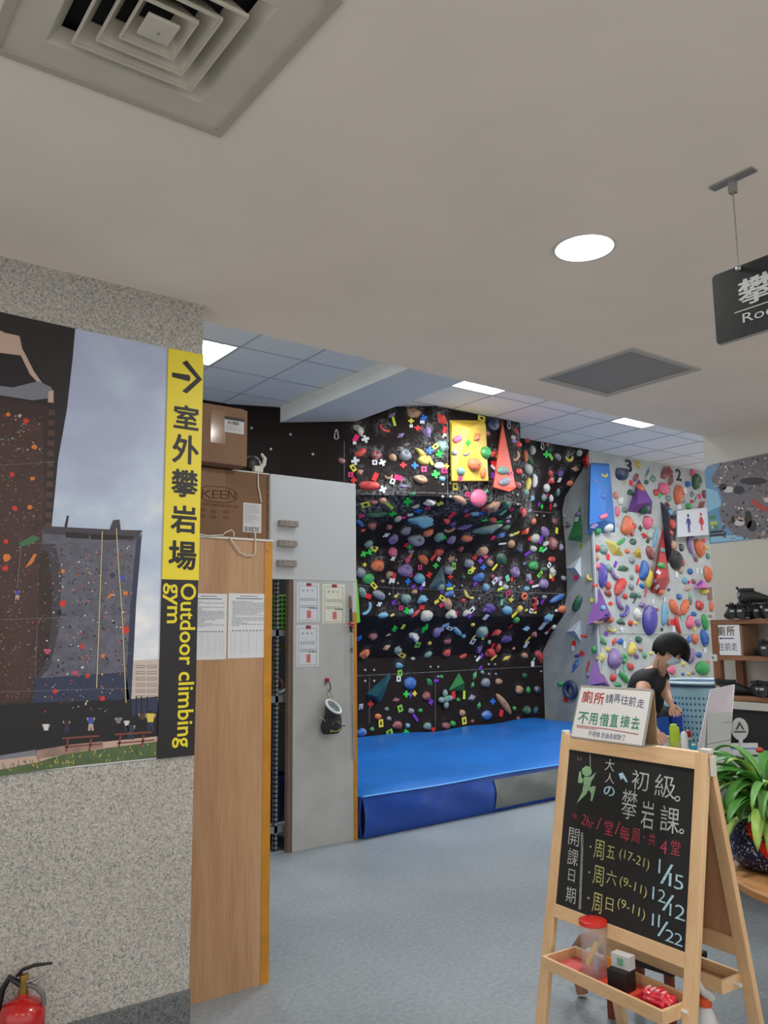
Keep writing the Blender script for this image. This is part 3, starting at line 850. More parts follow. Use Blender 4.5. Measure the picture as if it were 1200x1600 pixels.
while x < .85:
    l = r.uniform(.01, .04); rect(b, kf, a_.x+x*W_, c_.y+.03*H_, a_.x+(x+l)*W_, c_.y+.19*H_, .0014); x += l+r.uniform(.01, .03)
b.build('label_print', ink, lb)
rect(B(), kf, 1.42, 2.09, 1.62, 2.236, .0006).build('tape', tapem, t)
B().box((1.655, BY-.006, 2.236), (1.845, BY+.02, 2.2415)).build('white_rim', pm('white_edge', (210, 208, 200), .5), t)
B().box((1.835, BY-.004, 1.93), (1.8465, BY+.003, 2.23)).build('crushed_edge', pm('dusty_edge', (108, 84, 66), .9, noise=(60, .4)), t)
# upper box
t = empty('cardboard_box', (1.55, 3.45, 2.26), 'smaller cardboard box with barcode label stacked topmost above the wide box', 'box', 'cardboard boxes')
UY = 3.30
B().box((1.27, UY, 2.245), (1.685, 3.70, 2.505), bev=.003).build('carton', card, t)
uf = Fr((0, UY, 0), (1, 0, 0), (0, 0, 1))
a_ = uf.loc(351, 650); c_ = uf.loc(381, 679); W_ = c_.x-a_.x; H_ = a_.y-c_.y
b = B(); rect(b, uf, a_.x, c_.y, c_.x, a_.y, .0010); lb = b.build('barcode_label', label_w, t)
b = B(); rect(b, uf, a_.x, a_.y-.2*H_, c_.x, a_.y, .0014); x = .16
while x < .75:
    l = r.uniform(.01, .035); rect(b, uf, a_.x+x*W_, a_.y-.48*H_, a_.x+(x+l)*W_, a_.y-.26*H_, .0014); x += l+r.uniform(.01, .03)
b.build('barcode', pm('letter_black', (22, 22, 24), .5), lb)
b = B()
for k in range(6): rect(b, uf, a_.x+.06*W_, a_.y-(.56+k*.06+.01)*H_, a_.x+r.uniform(.5, .95)*W_, a_.y-(.56+k*.06)*H_, .0014)
b.build('label_print', ink, lb)
a_ = uf.loc(330, 640); c_ = uf.loc(352, 694); rect(B(), uf, a_.x, c_.y, c_.x, a_.y, .0007).build('tape', tapem, t)
B().box((1.28, UY+.005, 2.505), (1.67, UY+.16, 2.510), Matrix.Rotation(0, 4, 'X')).build('flap', card, t)
# plug and cable over the boxes
wp = pm('white_plastic', (206, 204, 196), .4)
t = empty('power_plug', kf.w(*kf.loc(403, 736), 0), 'white plug with black socket on the lower cardboard box, its white cord hanging down', 'plug')
c = kf.loc(400, 715)
B().ball((c.x, BY+.03, 2.2845), .042, 3, scale=(1, .55, 1)).build('socket', kb, t, smooth=True)
b = B(); b.box((c.x-.012, BY-.012, 2.2425), (c.x+.034, BY+.02, 2.272), bev=.005)
b.tube([Vector((c.x+.02, BY, 2.262)), Vector((c.x+.042, BY, 2.285)), Vector((c.x+.046, BY, 2.312)), Vector((c.x+.03, BY+.005, 2.335))], [.012, .011, .010, .006], 8)
b.build('plug_body', wp, t, smooth=True)
cp = [(403, 735), (403.5, 760), (406, 772), (408, 785)]
cp2 = [(397, 826), (399, 836), (399.5, 850), (399, 862), (396, 868), (385, 868), (374, 862), (366, 850), (359, 840)]
cp3 = [(349, 836), (352, 832), (362, 828), (366, 833), (365, 838)]
cyy = lambda P, yy: [on(a, c_, 1, yy) for a, c_ in P]
B().tube(cyy(cp, BY-.006), .0032, 6).build('cord', wp, t, smooth=True)
B().tube(cyy(cp2, 3.345), .003, 6).build('cord', wp, t, smooth=True)
b = B(); b.tube(cyy([(302, 833), (325, 837), (349, 836), (352, 832), (362, 828), (366, 833), (365, 838)], 3.344), .003, 6)
b.build('cord', wp, t, smooth=True)

# ================================================================ WHITE PARTITION WITH OPENING, STORAGE RACK BEHIND
PY = 5.13
wf = Fr((0, PY, 0), (1, 0, 0), (0, 0, 1))
board_w = pm('white_board', (190, 193, 195), .5, noise=(1.5, .03)); board_l = pm('grey_white_door', (176, 178, 176), .6, noise=(5, .09))
struct(B().box((2.818, PY, 1.872), (3.552, PY+.03, 2.626), bev=.002).build('partition_upper', board_w))
t = empty('white_door_panel', (3.26, PY, 0), 'tall white scuffed panel with yellow right edge, standing left of the blue mat', 'panel')
B().box((3.003, PY, 0), (3.517, PY+.03, 1.871), bev=.001).build('face', board_l, t)
B().box((3.518, PY-.002, 0), (3.552, PY+.035, 1.64)).build('yellow_edge', plyedge, t)
B().box((3.518, PY, 1.64), (3.552, PY+.03, 1.871)).build('upper_edge', board_w, t)
B().box((2.966, PY+.004, 0), (3.002, PY+.045, 1.868)).build('wooden_stile', woodmat('dark_stile', (112, 92, 78), (78, 62, 52), 'Z'), t)
# wooden blocks on the partition
for (xa, ya, xb, yb), lb in (((434.5, 813, 463, 824), 'small wooden block screwed on the white partition, topmost of three'), ((433, 844, 461.5, 855), 'small wooden block screwed on the white partition, middle of three'), ((432, 875, 460.5, 886), 'small wooden block screwed on the white partition, lowest of three')):
    a = wf.loc(xa, ya); c = wf.loc(xb, yb)
    t = empty('wooden_block', wf.w((a.x+c.x)/2, c.y, 0), lb, 'wooden block', 'wooden blocks on the partition')
    slab(B(), wf, a.x, c.y, c.x, a.y, 0, .035, bev=.002).build('block', woodmat('pale_block', (150, 142, 132), (112, 104, 98), 'X', 3), t)
    b = B()
    for k in (.22, .5, .8): b.ball(wf.w(a.x+k*(c.x-a.x), a.y-.3*(a.y-c.y)*(1 if k != .5 else .6), .035), .004, 1)
    b.build('screws', kb, t)
# certificates
cer = pm('certificate_paper', (206, 210, 216), .6); cer2 = pm('certificate_cream', (214, 214, 200), .6)
for (xa, ya, xb, yb), lb, mt in (((463.5, 910, 499, 972), 'certificate with red seal on the white panel, upper left of three', cer), ((503.5, 912, 539, 974), 'cream certificate with red seal, upper right of three on the white panel', cer2), ((463, 977, 498, 1041), 'certificate with red seal on the white panel, lower of three', cer)):
    a = wf.loc(xa, ya); c = wf.loc(xb, yb); W_ = c.x-a.x; H_ = a.y-c.y
    t = empty('certificate', wf.w((a.x+c.x)/2, c.y, 0), lb, 'certificate', 'certificates on the white panel')
    slab(B(), wf, a.x, c.y, c.x, a.y, .0005, .002).build('sheet', mt, t)
    R_ = lambda b, u0, v0, u1, v1, z=.0028: rect(b, wf, a.x+u0*W_, a.y-v1*H_, a.x+u1*W_, a.y-v0*H_, z)
    b = B()
    for q in ((.09, .07, .91, .08), (.09, .95, .91, .96), (.09, .07, .11, .96), (.89, .07, .91, .96)): R_(b, *q)
    b.build('border', pm('cert_border', (150, 150, 140), .6), t)
    b = B()
    for ch, u in (('證', .28), ('書', .48), ('狀', .68)): put(b, wf, ch, a.x+u*W_, a.y-.2*H_, W_*.09, H_*.05, .0028)
    for v in (.40, .44, .58, .62):
        x = .16
        while x < .8: l = r.uniform(.05, .2); R_(b, x, v, min(.84, x+l), v+.012); x += l+.02
    for u in (.55, .68, .8): R_(b, u, .63, u+.08, .66)
    b.build('text_lines', ink, t)
    b = B(); R_(b, .44, .70, .62, .90); sl = b.build('seal', pm('seal_red', (206, 120, 116), .7), t)
    b = B(); put(b, wf, '印', a.x+.53*W_, a.y-.8*H_, W_*.12, H_*.14, .0034); b.build('seal_mark', redink, sl)
    b = B(); R_(b, .42, .01, .64, .09, .0030); fl = b.build('red_flag_mark', pm('flag_red', (170, 34, 44), .6), t)
    b = B(); R_(b, .42, .01, .53, .05, .0036); b.build('flag_canton', pm('flag_blue', (34, 40, 110), .6), fl)
# chalk bag on a red hook
hk = wf.loc(510, 1063)
t = empty('chalk_bag', wf.w(hk.x, hk.y-.35, 0), 'black chalk bag with white rim hanging from a red hook on the white panel', 'chalk bag')
rh = pm('hook_red', (170, 26, 40), .4)
hook = B(); hook.box((-.014, -.014, .0), (.014, .016, .02), Matrix.Translation(wf.w(hk.x, hk.y, 0)) @ wf.M.to_3x3().to_4x4(), 0, .003)
tag(hook.build('wall_hook', rh), 'small red wall hook that carries the chalk bag', 'hook')
kp = lambda px, py, h: wf.w(*wf.loc(px, py, h), h)
b = B(); b.tube([kp(508, 1070, .03), kp(510, 1064, .035), kp(515, 1066, .035), kp(516.5, 1074, .035), kp(515.5, 1080, .035), kp(512, 1078, .035)], .004, 8)
b.build('carabiner', kb, t, smooth=True)
B().tube([kp(514, 1079, .035), kp(511, 1086, .035), kp(514, 1090, .035)], .004, 6).tube([kp(514.5, 1079, .035), kp(518, 1085, .035), kp(520, 1091, .035)], .003, 6).build('cord', pm('tan_cord', (150, 146, 124), .8), t, smooth=True)
rc = kp(521, 1104, .085)
up_l = (Vector((.30, -.62, .73))).normalized()       # axis out of the bag's mouth
xx = Vector((1, 0, -.35)).normalized(); zz = up_l; yy_ = zz.cross(xx).normalized(); xx = yy_.cross(zz)
BM = Matrix(((xx.x, yy_.x, zz.x, rc.x), (xx.y, yy_.y, zz.y, rc.y), (xx.z, yy_.z, zz.z, rc.z), (0, 0, 0, 1)))
b = B(); ring = [BM @ Vector((.064*math.cos(a), .064*math.sin(a), 0)) for a in [2*math.pi*k/32 for k in range(32)]]
b.tube(ring, .009, 8, closed=True); b.build('rim', pm('fleece_white', (206, 208, 204), .9), t, smooth=True)
# body: sections from rim down to a wide rounded base
bot = kp(517, 1146, .060)
vs = []; fs = []; secs = 12; seg = 32
for i in range(secs+1):
    u = i/secs
    cc = rc.lerp(bot, u); 
    ax = xx.lerp(Vector((1, 0, 0)), u); ay = yy_.lerp(Vector((0, -1, 0)), min(1, u*1.2))
    ra = lerp(.062, .080, min(1, u*1.3)); rb = lerp(.062, .055, u)
    if u > .88: ra *= 1-(u-.88)*2.2; rb *= 1-(u-.88)*2.2
    for k in range(seg):
        a = 2*math.pi*k/seg
        vs.append(cc+ax.normalized()*ra*math.cos(a)*(1+.03*math.sin(3*a+u*5))+ay.normalized()*rb*math.sin(a))
for i in range(secs):
    for k in range(seg): fs.append((i*seg+k, (i+1)*seg+k, (i+1)*seg+(k+1) % seg, i*seg+(k+1) % seg))
fs.append(tuple(range(secs*seg, (secs+1)*seg)))
B().add(vs, fs).build('bag_body', pm('bag_black', (28, 30, 36), .75, bump=(40, .3)), t, smooth=True)
B().lathe([(.0001, -.06), (.04, -.055), (.056, -.02), (.060, 0)], 32, BM).build('fleece_lining', pm('lining_grey', (96, 106, 110), .95, noise=(30, .5), bump=(60, .8)), t, smooth=True)
bf = Fr(kp(524, 1135, .118), (1, 0, 0), (0, -.12, 1))
b = B(); put(b, bf, 'KAILAS', .003, -.028, .088, .020, .002, bold=.02)
for k in range(12):
    a0 = 2*math.pi*k/12; a1 = 2*math.pi*(k+1)/12
    f_ = lambda a, r_: bf.w(.008+r_*1.25*math.cos(a), .012+r_*.9*math.sin(a), .002)
    b.add([f_(a0, .010), f_(a0, .016), f_(a1, .016), f_(a1, .010)], [(0, 1, 2, 3)])
for a in (20, 55, 85, 125, 165, 215, 255, 300):
    a = math.radians(a); f_ = lambda r_, da: bf.w(.008+r_*1.25*math.cos(a+da), .012+r_*.95*math.sin(a+da), .002)
    b.add([f_(.018, -.14), f_(.030, -.06), f_(.030, .06), f_(.018, .14)], [(0, 1, 2, 3)])
b.build('printed_logo', pm('logo_yellow', (196, 182, 96), .7), t)
B().tube([kp(499, 1121, .075), kp(505, 1123, .085), kp(509, 1128, .085)], [.008, .009, .006], 6, flat=.4).build('strap', pm('strap_yellow', (176, 178, 120), .8), t, smooth=True)
B().cyl(kp(533, 1134, .06), kp(539, 1134, .06), .004).build('belt_stub', kb, t)
# telescopic pole leaning on the panel
t = empty('telescopic_pole', wf.w(wf.loc(552, 1185).x, wf.loc(552, 1185).y, .0), 'long grey telescopic pole with brown grip, leaning on the white panel edge', 'pole')
k3 = lambda px, py: kp(px, py, .03)
B().tube([k3(550, 990), k3(551, 1100), k3(552.5, 1186)], .0075, 12).build('pole', pm('pole_grey', (150, 154, 158), .35, metal=.4), t, smooth=True)
B().tube([k3(547, 930), k3(547.5, 935), k3(548, 948), k3(548, 952)], [.006, .013, .013, .009], 12).build('grip', woodmat('grip_brown', (150, 124, 100), (110, 88, 70)), t, smooth=True)
B().tube([k3(548, 950), k3(548.5, 972)], [.010, .012], 12).tube([k3(548, 978), k3(549, 988)], [.013, .008], 12).build('socket', kb, t, smooth=True)
B().tube([k3(545, 974), k3(553, 976)], .009, 10).tube([k3(547, 979), k3(553, 980)], .008, 8).build('red_clamp', rh, t, smooth=True)
B().tube([k3(549.5, 1012), k3(549.6, 1020)], .011, 12).build('collar', pm('grey_plastic', (96, 96, 98), .4), t, smooth=True)
# lime fabric strip behind the panel
b = B()
P_ = [(556.5, 904), (557.5, 905), (560, 930), (562, 960), (563, 972), (556.8, 974)]
q = [on(x_, y_, 1, 5.162) for x_, y_ in P_]
n = len(q); b.add([tuple(v) for v in q]+[(v.x+.01, v.y+.02, v.z) for v in q], [tuple(range(n))[::-1], tuple(range(n, 2*n))]+[(i, (i+1) % n, n+(i+1) % n, n+i) for i in range(n)])
tag(b.build('lime_banner', pm('lime_green', (120, 200, 60), .6)), 'narrow lime green banner just visible behind the white panel edge', 'banner')

# storage rack in the gap: perforated angle posts, shelves
def anglem():
    m = bpy.data.materials.new('perforated_angle'); m.use_nodes = True
    nt = m.node_tree; N = nt.nodes; L = nt.links; p = N['Principled BSDF']
    tc = N.new('ShaderNodeTexCoord'); sp = N.new('ShaderNodeSeparateXYZ'); L.new(tc.outputs['Object'], sp.inputs[0])
    mm = N.new('ShaderNodeMath'); mm.operation = 'SINE'; mu = N.new('ShaderNodeMath'); mu.operation = 'MULTIPLY'; mu.inputs[1].default_value = 200
    L.new(sp.outputs[2], mu.inputs[0]); L.new(mu.outputs[0], mm.inputs[0])
    gt = N.new('ShaderNodeMath'); gt.operation = 'GREATER_THAN'; gt.inputs[1].default_value = .45; L.new(mm.outputs[0], gt.inputs[0])
    mx = N.new('ShaderNodeMix'); mx.data_type = 'RGBA'; mx.inputs[6].default_value = sc(136, 142, 146); mx.inputs[7].default_value = sc(50, 54, 58)
    L.new(gt.outputs[0], mx.inputs[0]); L.new(mx.outputs[2], p.inputs['Base Color']); p.inputs['Roughness'].default_value = .5; p.inputs['Metallic'].default_value = .2
    return m
am = anglem(); am2 = pm('shelf_metal', (136, 142, 146), .5, metal=.2)
t = empty('storage_rack', (2.95, 5.5, 0), 'grey perforated metal storage rack in the gap left of the white panel', 'rack')
for (px_, y_) in ((432.5, 5.22), (432, 5.9)):
    x_ = on(px_, 1100, 1, y_).x
    B().box((x_-.012, y_, 0), (x_+.012, y_+.004, 2.3)).box((x_-.012, y_, 0), (x_-.008, y_+.035, 2.3)).build('post', am, t)
x_ = 2.86
for z_ in (.12, 1.005, 1.47):
    B().box((x_, 5.22, z_), (3.35, 5.26, z_+.045)).box((x_, 5.24, z_+.03), (3.35, 5.92, z_+.045)).build('shelf', am2, t)
for x2 in (3.33,):
    B().box((x2, 5.22, 0), (x2+.03, 5.224, 2.3)).build('post', am, t)
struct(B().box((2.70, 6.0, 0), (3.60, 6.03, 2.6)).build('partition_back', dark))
struct(B().box((2.745, 5.21, 0), (2.775, 6.0, 2.6)).build('partition_side', pm('dark_side', (60, 60, 62), .8)))
# green crate, rope coil, red bag, blue tub in the rack
def perfgreen():
    m = pm('crate_green', (104, 190, 40), .5)
    nt = m.node_tree; N = nt.nodes; L = nt.links; p = N['Principled BSDF']
    tc = N.new('ShaderNodeTexCoord'); v = N.new('ShaderNodeTexVoronoi'); v.inputs['Scale'].default_value = 30; v.inputs['Randomness'].default_value = 0
    L.new(tc.outputs['Object'], v.inputs[0]); r_ = N.new('ShaderNodeValToRGB'); r_.color_ramp.interpolation = 'CONSTANT'; e = r_.color_ramp.elements
    e[0].color = sc(20, 34, 14); e[1].position = .34; e[1].color = sc(104, 190, 40)
    L.new(v.outputs['Distance'], r_.inputs[0]); L.new(r_.outputs[0], p.inputs['Base Color']); return m
t = tag(B().box((2.95, 5.30, 1.516), (3.3, 5.7, 1.77), bev=.01).build('green_crate', perfgreen()), 'lime green perforated plastic crate on the rack shelf behind the panel', 'crate')
b = B()
rcn = Vector((3.03, 5.36, 1.245))
for k in range(5):
    r0 = .13+.012*k; pts = [rcn+Vector((r0*.55*math.cos(a), -.01*k+.01*math.sin(3*a+k), r0*math.sin(a)*1.25-.02*k)) for a in [2*math.pi*j/28 for j in range(28)]]
    b.tube(pts, .008, 6, closed=True)
tag(b.build('rope_coil', pm('rope_olive', (120, 116, 56), .9), smooth=True), 'coil of olive yellow rope hanging in the dark rack', 'rope')
b = B().ball((3.0, 5.42, 1.12), .07, 2, scale=(1.2, 1, .9)); tag(b.build('dark_red_bag', pm('dark_red_cloth', (100, 22, 26), .8, bump=(20, .5)), smooth=True), 'dark red cloth bag on the rack shelf beside the rope coil', 'bag')
b = B().lathe([(.12, 0), (.135, .30), (.14, .31), (.128, .31), (.115, .01)], 28, Matrix.Translation((3.04, 5.45, .166))); tag(b.build('blue_tub', pm('tub_navy', (22, 30, 84), .5), smooth=True), 'dark blue plastic tub low in the storage rack', 'tub')

# ================================================================ CRASH MAT
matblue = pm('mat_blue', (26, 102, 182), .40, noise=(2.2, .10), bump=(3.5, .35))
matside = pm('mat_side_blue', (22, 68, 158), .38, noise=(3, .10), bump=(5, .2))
matgrey = pm('mat_grey_patch', (112, 116, 112), .5, noise=(4, .08), bump=(5, .2))
def mat_obj():
    t = empty('crash_mat', (6, 6.4, 0), 'large blue crash mat with grey patch lying below the black climbing wall', 'crash mat')
    x0, x1, yb, H = 3.575, 8.36, 7.72, .325
    yf = lambda x: 5.10+.035*max(0, x-3.575)
    nx, ny = 70, 40; rr = random.Random(11)
    wr = lambda x, y: .012*math.sin(x*2.1+y*1.3)+.007*math.sin(x*5.3-y*3.1+1)+.005*math.sin(7*x+2*y)+.004*math.sin(9*y-3*x)
    vs = []; fs = []
    for j in range(ny+1):
        for i in range(nx+1):
            u, v = i/nx, j/ny; x = lerp(x0, x1, u); y = lerp(yf(x), yb, v)
            e = min(v*ny/2.0, (1-u)*nx/2, u*nx/2, 1)
            z = H-.035*(1-e)**2+wr(x, y)*e
            vs.append((x, y, z))
    for j in range(ny):
        for i in range(nx): a = j*(nx+1)+i; fs.append((a, a+1, a+nx+2, a+nx+1))
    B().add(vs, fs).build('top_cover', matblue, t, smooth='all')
    # front face in columns, with sagging folds; the grey patch is its right stretch
    def face(xa, xb, za, zb, name, m, off, par=t):
        n = max(4, int((xb-xa)/.05)); k = 10; vs = []; fs = []
        for j in range(k+1):
            for i in range(n+1):
                x = lerp(xa, xb, i/n); v = lerp(za, zb, j/k); z = v*(H-.035)
                bulge = .028*math.sin(math.pi*min(1, v*1.02))**.8+.010*math.sin(x*9+v*4)*math.sin(math.pi*v)+.006*math.sin(x*23-v*7)*math.sin(math.pi*v)
                vs.append((x, yf(x)-bulge-off, z+.004))
        for j in range(k):
            for i in range(n): a = j*(n+1)+i; fs.append((a, a+1, a+n+2, a+n+1))
        return B().add(vs, fs).build(name, m, par, smooth='all')
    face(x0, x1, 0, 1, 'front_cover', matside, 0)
    face(4.93, x1, .10, .90, 'grey_patch', matgrey, .009)
    # left end
    vs = []; fs = []
    for j in range(9):
        for i in range(21):
            v = j/8; y = lerp(yf(x0), yb, i/20); vs.append((x0-.02*math.sin(math.pi*v), y, v*(H-.035)+.004))
    for j in range(8):
        for i in range(20): a = j*21+i; fs.append((a+1, a, a+21, a+22))
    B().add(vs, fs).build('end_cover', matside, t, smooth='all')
    pts = [(x, yf(x)-.004, H-.028+.004*math.sin(x*4)) for x in [lerp(x0, x1, k/60) for k in range(61)]]
    B().tube(pts, .010, 6, flat=.7).build('seam_piping', pm('mat_piping', (70, 150, 222), .35), t, smooth=True)
    B().box((x0+.02, 5.2, .0), (x1, yb, .28)).build('foam_core', pm('foam', (60, 70, 90), .9), t)
mat_obj()

# ================================================================ VOLUMES ON THE WALLS
def bvh_of(objs):
    vs = []; fs = []
    for o in objs:
        k = len(vs); mw = Matrix.Translation(woff(o))
        vs += [mw @ v.co for v in o.data.vertices]
        fs += [[k+i for i in p.vertices] for p in o.data.polygons]
    return BVHTree.FromPolygons(vs, fs)
WALLS = [black_wall, grey_wall, bpy.data.objects['wall_return']]
wallb = bvh_of(WALLS)
def hit(tree, px, py):
    r = ray(px, py).normalized()
    l, n, i, d = tree.ray_cast(CAM, r)
    if l is None: return None, None
    if n.dot(r) > 0: n = -n
    return l, n
VOL = []
nG = (0, -1, 0); nR = (-1, 0, 0)
def volume(name, pts, peaks, h, m, label, faces=None, base='auto', extra=None):
    """faceted volume: outline pixels raycast on the wall, ridge vertices lifted off it"""
    out = []; ns = Vector((0, 0, 0))
    hs_ = [hit(wallb, *p) for p in pts]
    for l, n in hs_:
        if n is not None: ns += n
    ns.normalize()
    if base != 'auto': ns = Vector(base)
    c0 = sum((l for l, n in hs_), Vector((0, 0, 0)))/len(hs_)
    if base == nG: c0 = on(*pts[0], 1, 6.817)
    if base == nR: c0 = on(*pts[0], 0, XR)
    fr = Fr(c0, Vector((0, 0, 1)).cross(ns), ns.cross(Vector((0, 0, 1)).cross(ns)))
    o_ = [fr.loc(*p) for p in pts]
    vs = [fr.w(p.x, p.y, -.01) for p in o_]
    for (px, py), hh in peaks:
        p = fr.loc(px, py, hh); vs.append(fr.w(p.x, p.y, hh))
    b = B().add(vs, faces)
    # make normals face out
    o = b.build(name, m)
    bm = bmesh.new(); bm.from_mesh(o.data); bmesh.ops.recalc_face_normals(bm, faces=bm.faces); bm.to_mesh(o.data); bm.free()
    tag(o, label, 'climbing volume'); VOL.append(o); return o
yv = pm('volume_yellow', (210, 176, 66), .45, noise=(3, .10)); rv = pm('volume_red', (200, 80, 60), .5, noise=(3, .15)); gv = pm('volume_green', (58, 138, 76), .5, noise=(4, .1))
uv_ = pm('volume_blue', (38, 104, 176), .45, noise=(3, .06)); vv = pm('volume_purple', (112, 66, 140), .5, noise=(4, .08)); wv = pm('volume_pale', (196, 206, 216), .5, noise=(4, .06))
# outline indices 0..3, peaks from 4
volume('wall_volume', [(703, 656), (757, 657), (765, 753), (704, 753)], [((706, 663), .04), ((733, 669), .17), ((759, 664), .04), ((763, 751), .10), ((706, 751), .10)], 0, yv,
       'yellow wooden volume carrying round holds near the top of the black wall',
       [(0, 1, 6, 5), (0, 5, 4), (1, 6), (4, 5, 8), (5, 7, 8), (5, 6, 7), (0, 4, 8, 3), (1, 2, 7, 6), (3, 8, 7, 2)][0:2]+[(0, 5, 1), (1, 5, 6), (4, 5, 8), (5, 7, 8), (5, 6, 7), (0, 4, 8, 3), (1, 2, 7, 6), (3, 8, 7, 2)][1:])
volume('wall_volume', [(785.5, 656), (807, 764), (769, 764)], [((796, 768), .22), ((785, 668), .03), ((771, 761), .15), ((806, 761), .15)], 0, rv,
       'tall narrow red triangular volume beside the yellow volume on the black wall', [(0, 4, 6, 1), (0, 2, 5, 4), (4, 5, 6), (5, 2, 3), (2, 1, 3), (1, 6, 3), (5, 3, 6)])
volume('wall_volume', [(717, 1050), (700, 1080), (727, 1080)], [((725.5, 1067), .14)], 0, gv, 'green pyramid volume on the bottom panel of the black wall', [(0, 1, 3), (1, 2, 3), (2, 0, 3)])
volume('wall_volume', [(692, 881), (668, 920), (697, 918)], [((692, 905), .10)], 0, pm('volume_greyteal', (92, 116, 122), .6, noise=(5, .15)), 'grey teal pyramid volume in the middle of the black wall', [(0, 1, 3), (1, 2, 3), (2, 0, 3)])
volume('wall_volume', [(922, 722), (953, 724), (962, 833), (919, 835)], [((923, 726), .12), ((952, 728), .12), ((961, 818), .10), ((945, 812), .16), ((921, 820), .12)], 0, uv_,
       'tall blue volume at the upper left corner of the grey wall', [(0, 4, 5, 1), (1, 5, 6, 2), (0, 3, 8, 4), (4, 8, 7, 5), (5, 7, 6), (8, 3, 7), (3, 2, 7), (2, 6, 7)], nG)
volume('wall_volume', [(998.5, 747), (980, 800), (1018.5, 804), (1020.5, 783)], [((1018, 784), .22), ((996, 788), .16)], 0, vv, 'large purple pyramid volume high on the grey wall', [(0, 1, 5), (0, 5, 4), (0, 4, 3), (1, 2, 5), (2, 4, 5), (2, 3, 4)], nG)
volume('wall_volume', [(936.5, 916), (917.5, 977), (960, 970)], [((950, 962), .20)], 0, vv, 'purple pyramid volume at the left side of the grey wall, halfway up', [(0, 1, 3), (1, 2, 3), (2, 0, 3)], nG)
volume('wall_volume', [(929.5, 1028), (920, 1071), (955, 1073)], [((944, 1066), .15)], 0, vv, 'purple pyramid volume low on the grey wall, just above the white sign', [(0, 1, 3), (1, 2, 3), (2, 0, 3)], nG)
volume('wall_volume', [(1036.5, 822), (1017, 927), (1035, 931), (1048, 909)], [((1026, 905), .18), ((1043, 900), .18)], 0, pm('volume_darkred', (176, 52, 52), .5, noise=(4, .12)), 'tall dark red volume with white tags in the middle of the grey wall',
       [(0, 1, 4), (0, 4, 5), (0, 5, 3), (1, 2, 4), (2, 5, 4), (2, 3, 5)], nG)
volume('wall_volume', [(1032, 782), (1051, 795), (1058, 850), (1050, 882), (1043, 880), (1037, 830)], [((1044, 800), .12), ((1050, 860), .16)], 0, pm('volume_charcoal', (62, 62, 72), .6, noise=(4, .15)), 'charcoal elongated volume behind the dark red volume on the grey wall',
       [(0, 5, 6), (0, 6, 1), (1, 6, 7), (1, 7, 2), (2, 7, 3), (3, 7, 4), (4, 7, 5), (5, 7, 6)], nG)
volume('wall_volume', [(1097, 904), (1082.5, 919), (1112, 919)], [((1099, 918), .16)], 0, pm('volume_pink', (200, 110, 176), .5, noise=(4, .1)), 'pink pyramid volume near the right edge of the grey wall', [(0, 1, 3), (1, 2, 3), (2, 0, 3)], nG)
volume('wall_volume', [(1000, 854), (989, 863), (992, 871), (1003, 873)], [((1001, 862), .10)], 0, yv, 'small yellow faceted volume in the middle of the grey wall', [(0, 1, 4), (1, 2, 4), (2, 3, 4), (3, 0, 4)], nG)
volume('wall_volume', [(906, 785), (884.6, 844), (909, 848)], [((907, 835), .12)], 0, gv, 'green triangular volume on the grey return beside the black wall', [(0, 1, 3), (1, 2, 3), (2, 0, 3)], nR)
volume('wall_volume', [(907, 868), (883, 888), (908, 903)], [((898, 887), .17)], 0, wv, 'pale grey pyramid volume on the grey return, upper of two', [(0, 1, 3), (1, 2, 3), (2, 0, 3)], nR)
volume('wall_volume', [(906, 968), (883, 987), (908, 1004)], [((898, 986), .17)], 0, wv, 'pale grey pyramid volume on the grey return, lower of two', [(0, 1, 3), (1, 2, 3), (2, 0, 3)], nR)
volume('wall_volume', [(917, 706), (908, 719), (917, 733), (926, 719)], [((916, 720), .12)], 0, pm('volume_signalred', (204, 50, 42), .5, noise=(5, .12)), 'red diamond volume at the top corner between black and grey walls', [(0, 1, 4), (1, 2, 4), (2, 3, 4), (3, 0, 4)], (-.4, -.9, 0))
volume('climbing_hold', [(609.7, 1049.2), (572.5, 1084), (575.6, 1089.6), (592, 1098.5), (597, 1095), (612, 1057)], [((600, 1074), .15), ((588, 1088), .14)], 0, pm('hold_teal_large', (34, 84, 98), .5, noise=(6, .12)), 'very large deep teal teardrop hold on the bottom panel of the black wall, left part',
       [(0, 1, 6), (1, 7, 6), (1, 2, 7), (2, 3, 7), (3, 4, 7), (4, 6, 7), (4, 5, 6), (5, 0, 6)])['category'] = 'climbing hold'
allb = bvh_of(WALLS+VOL)

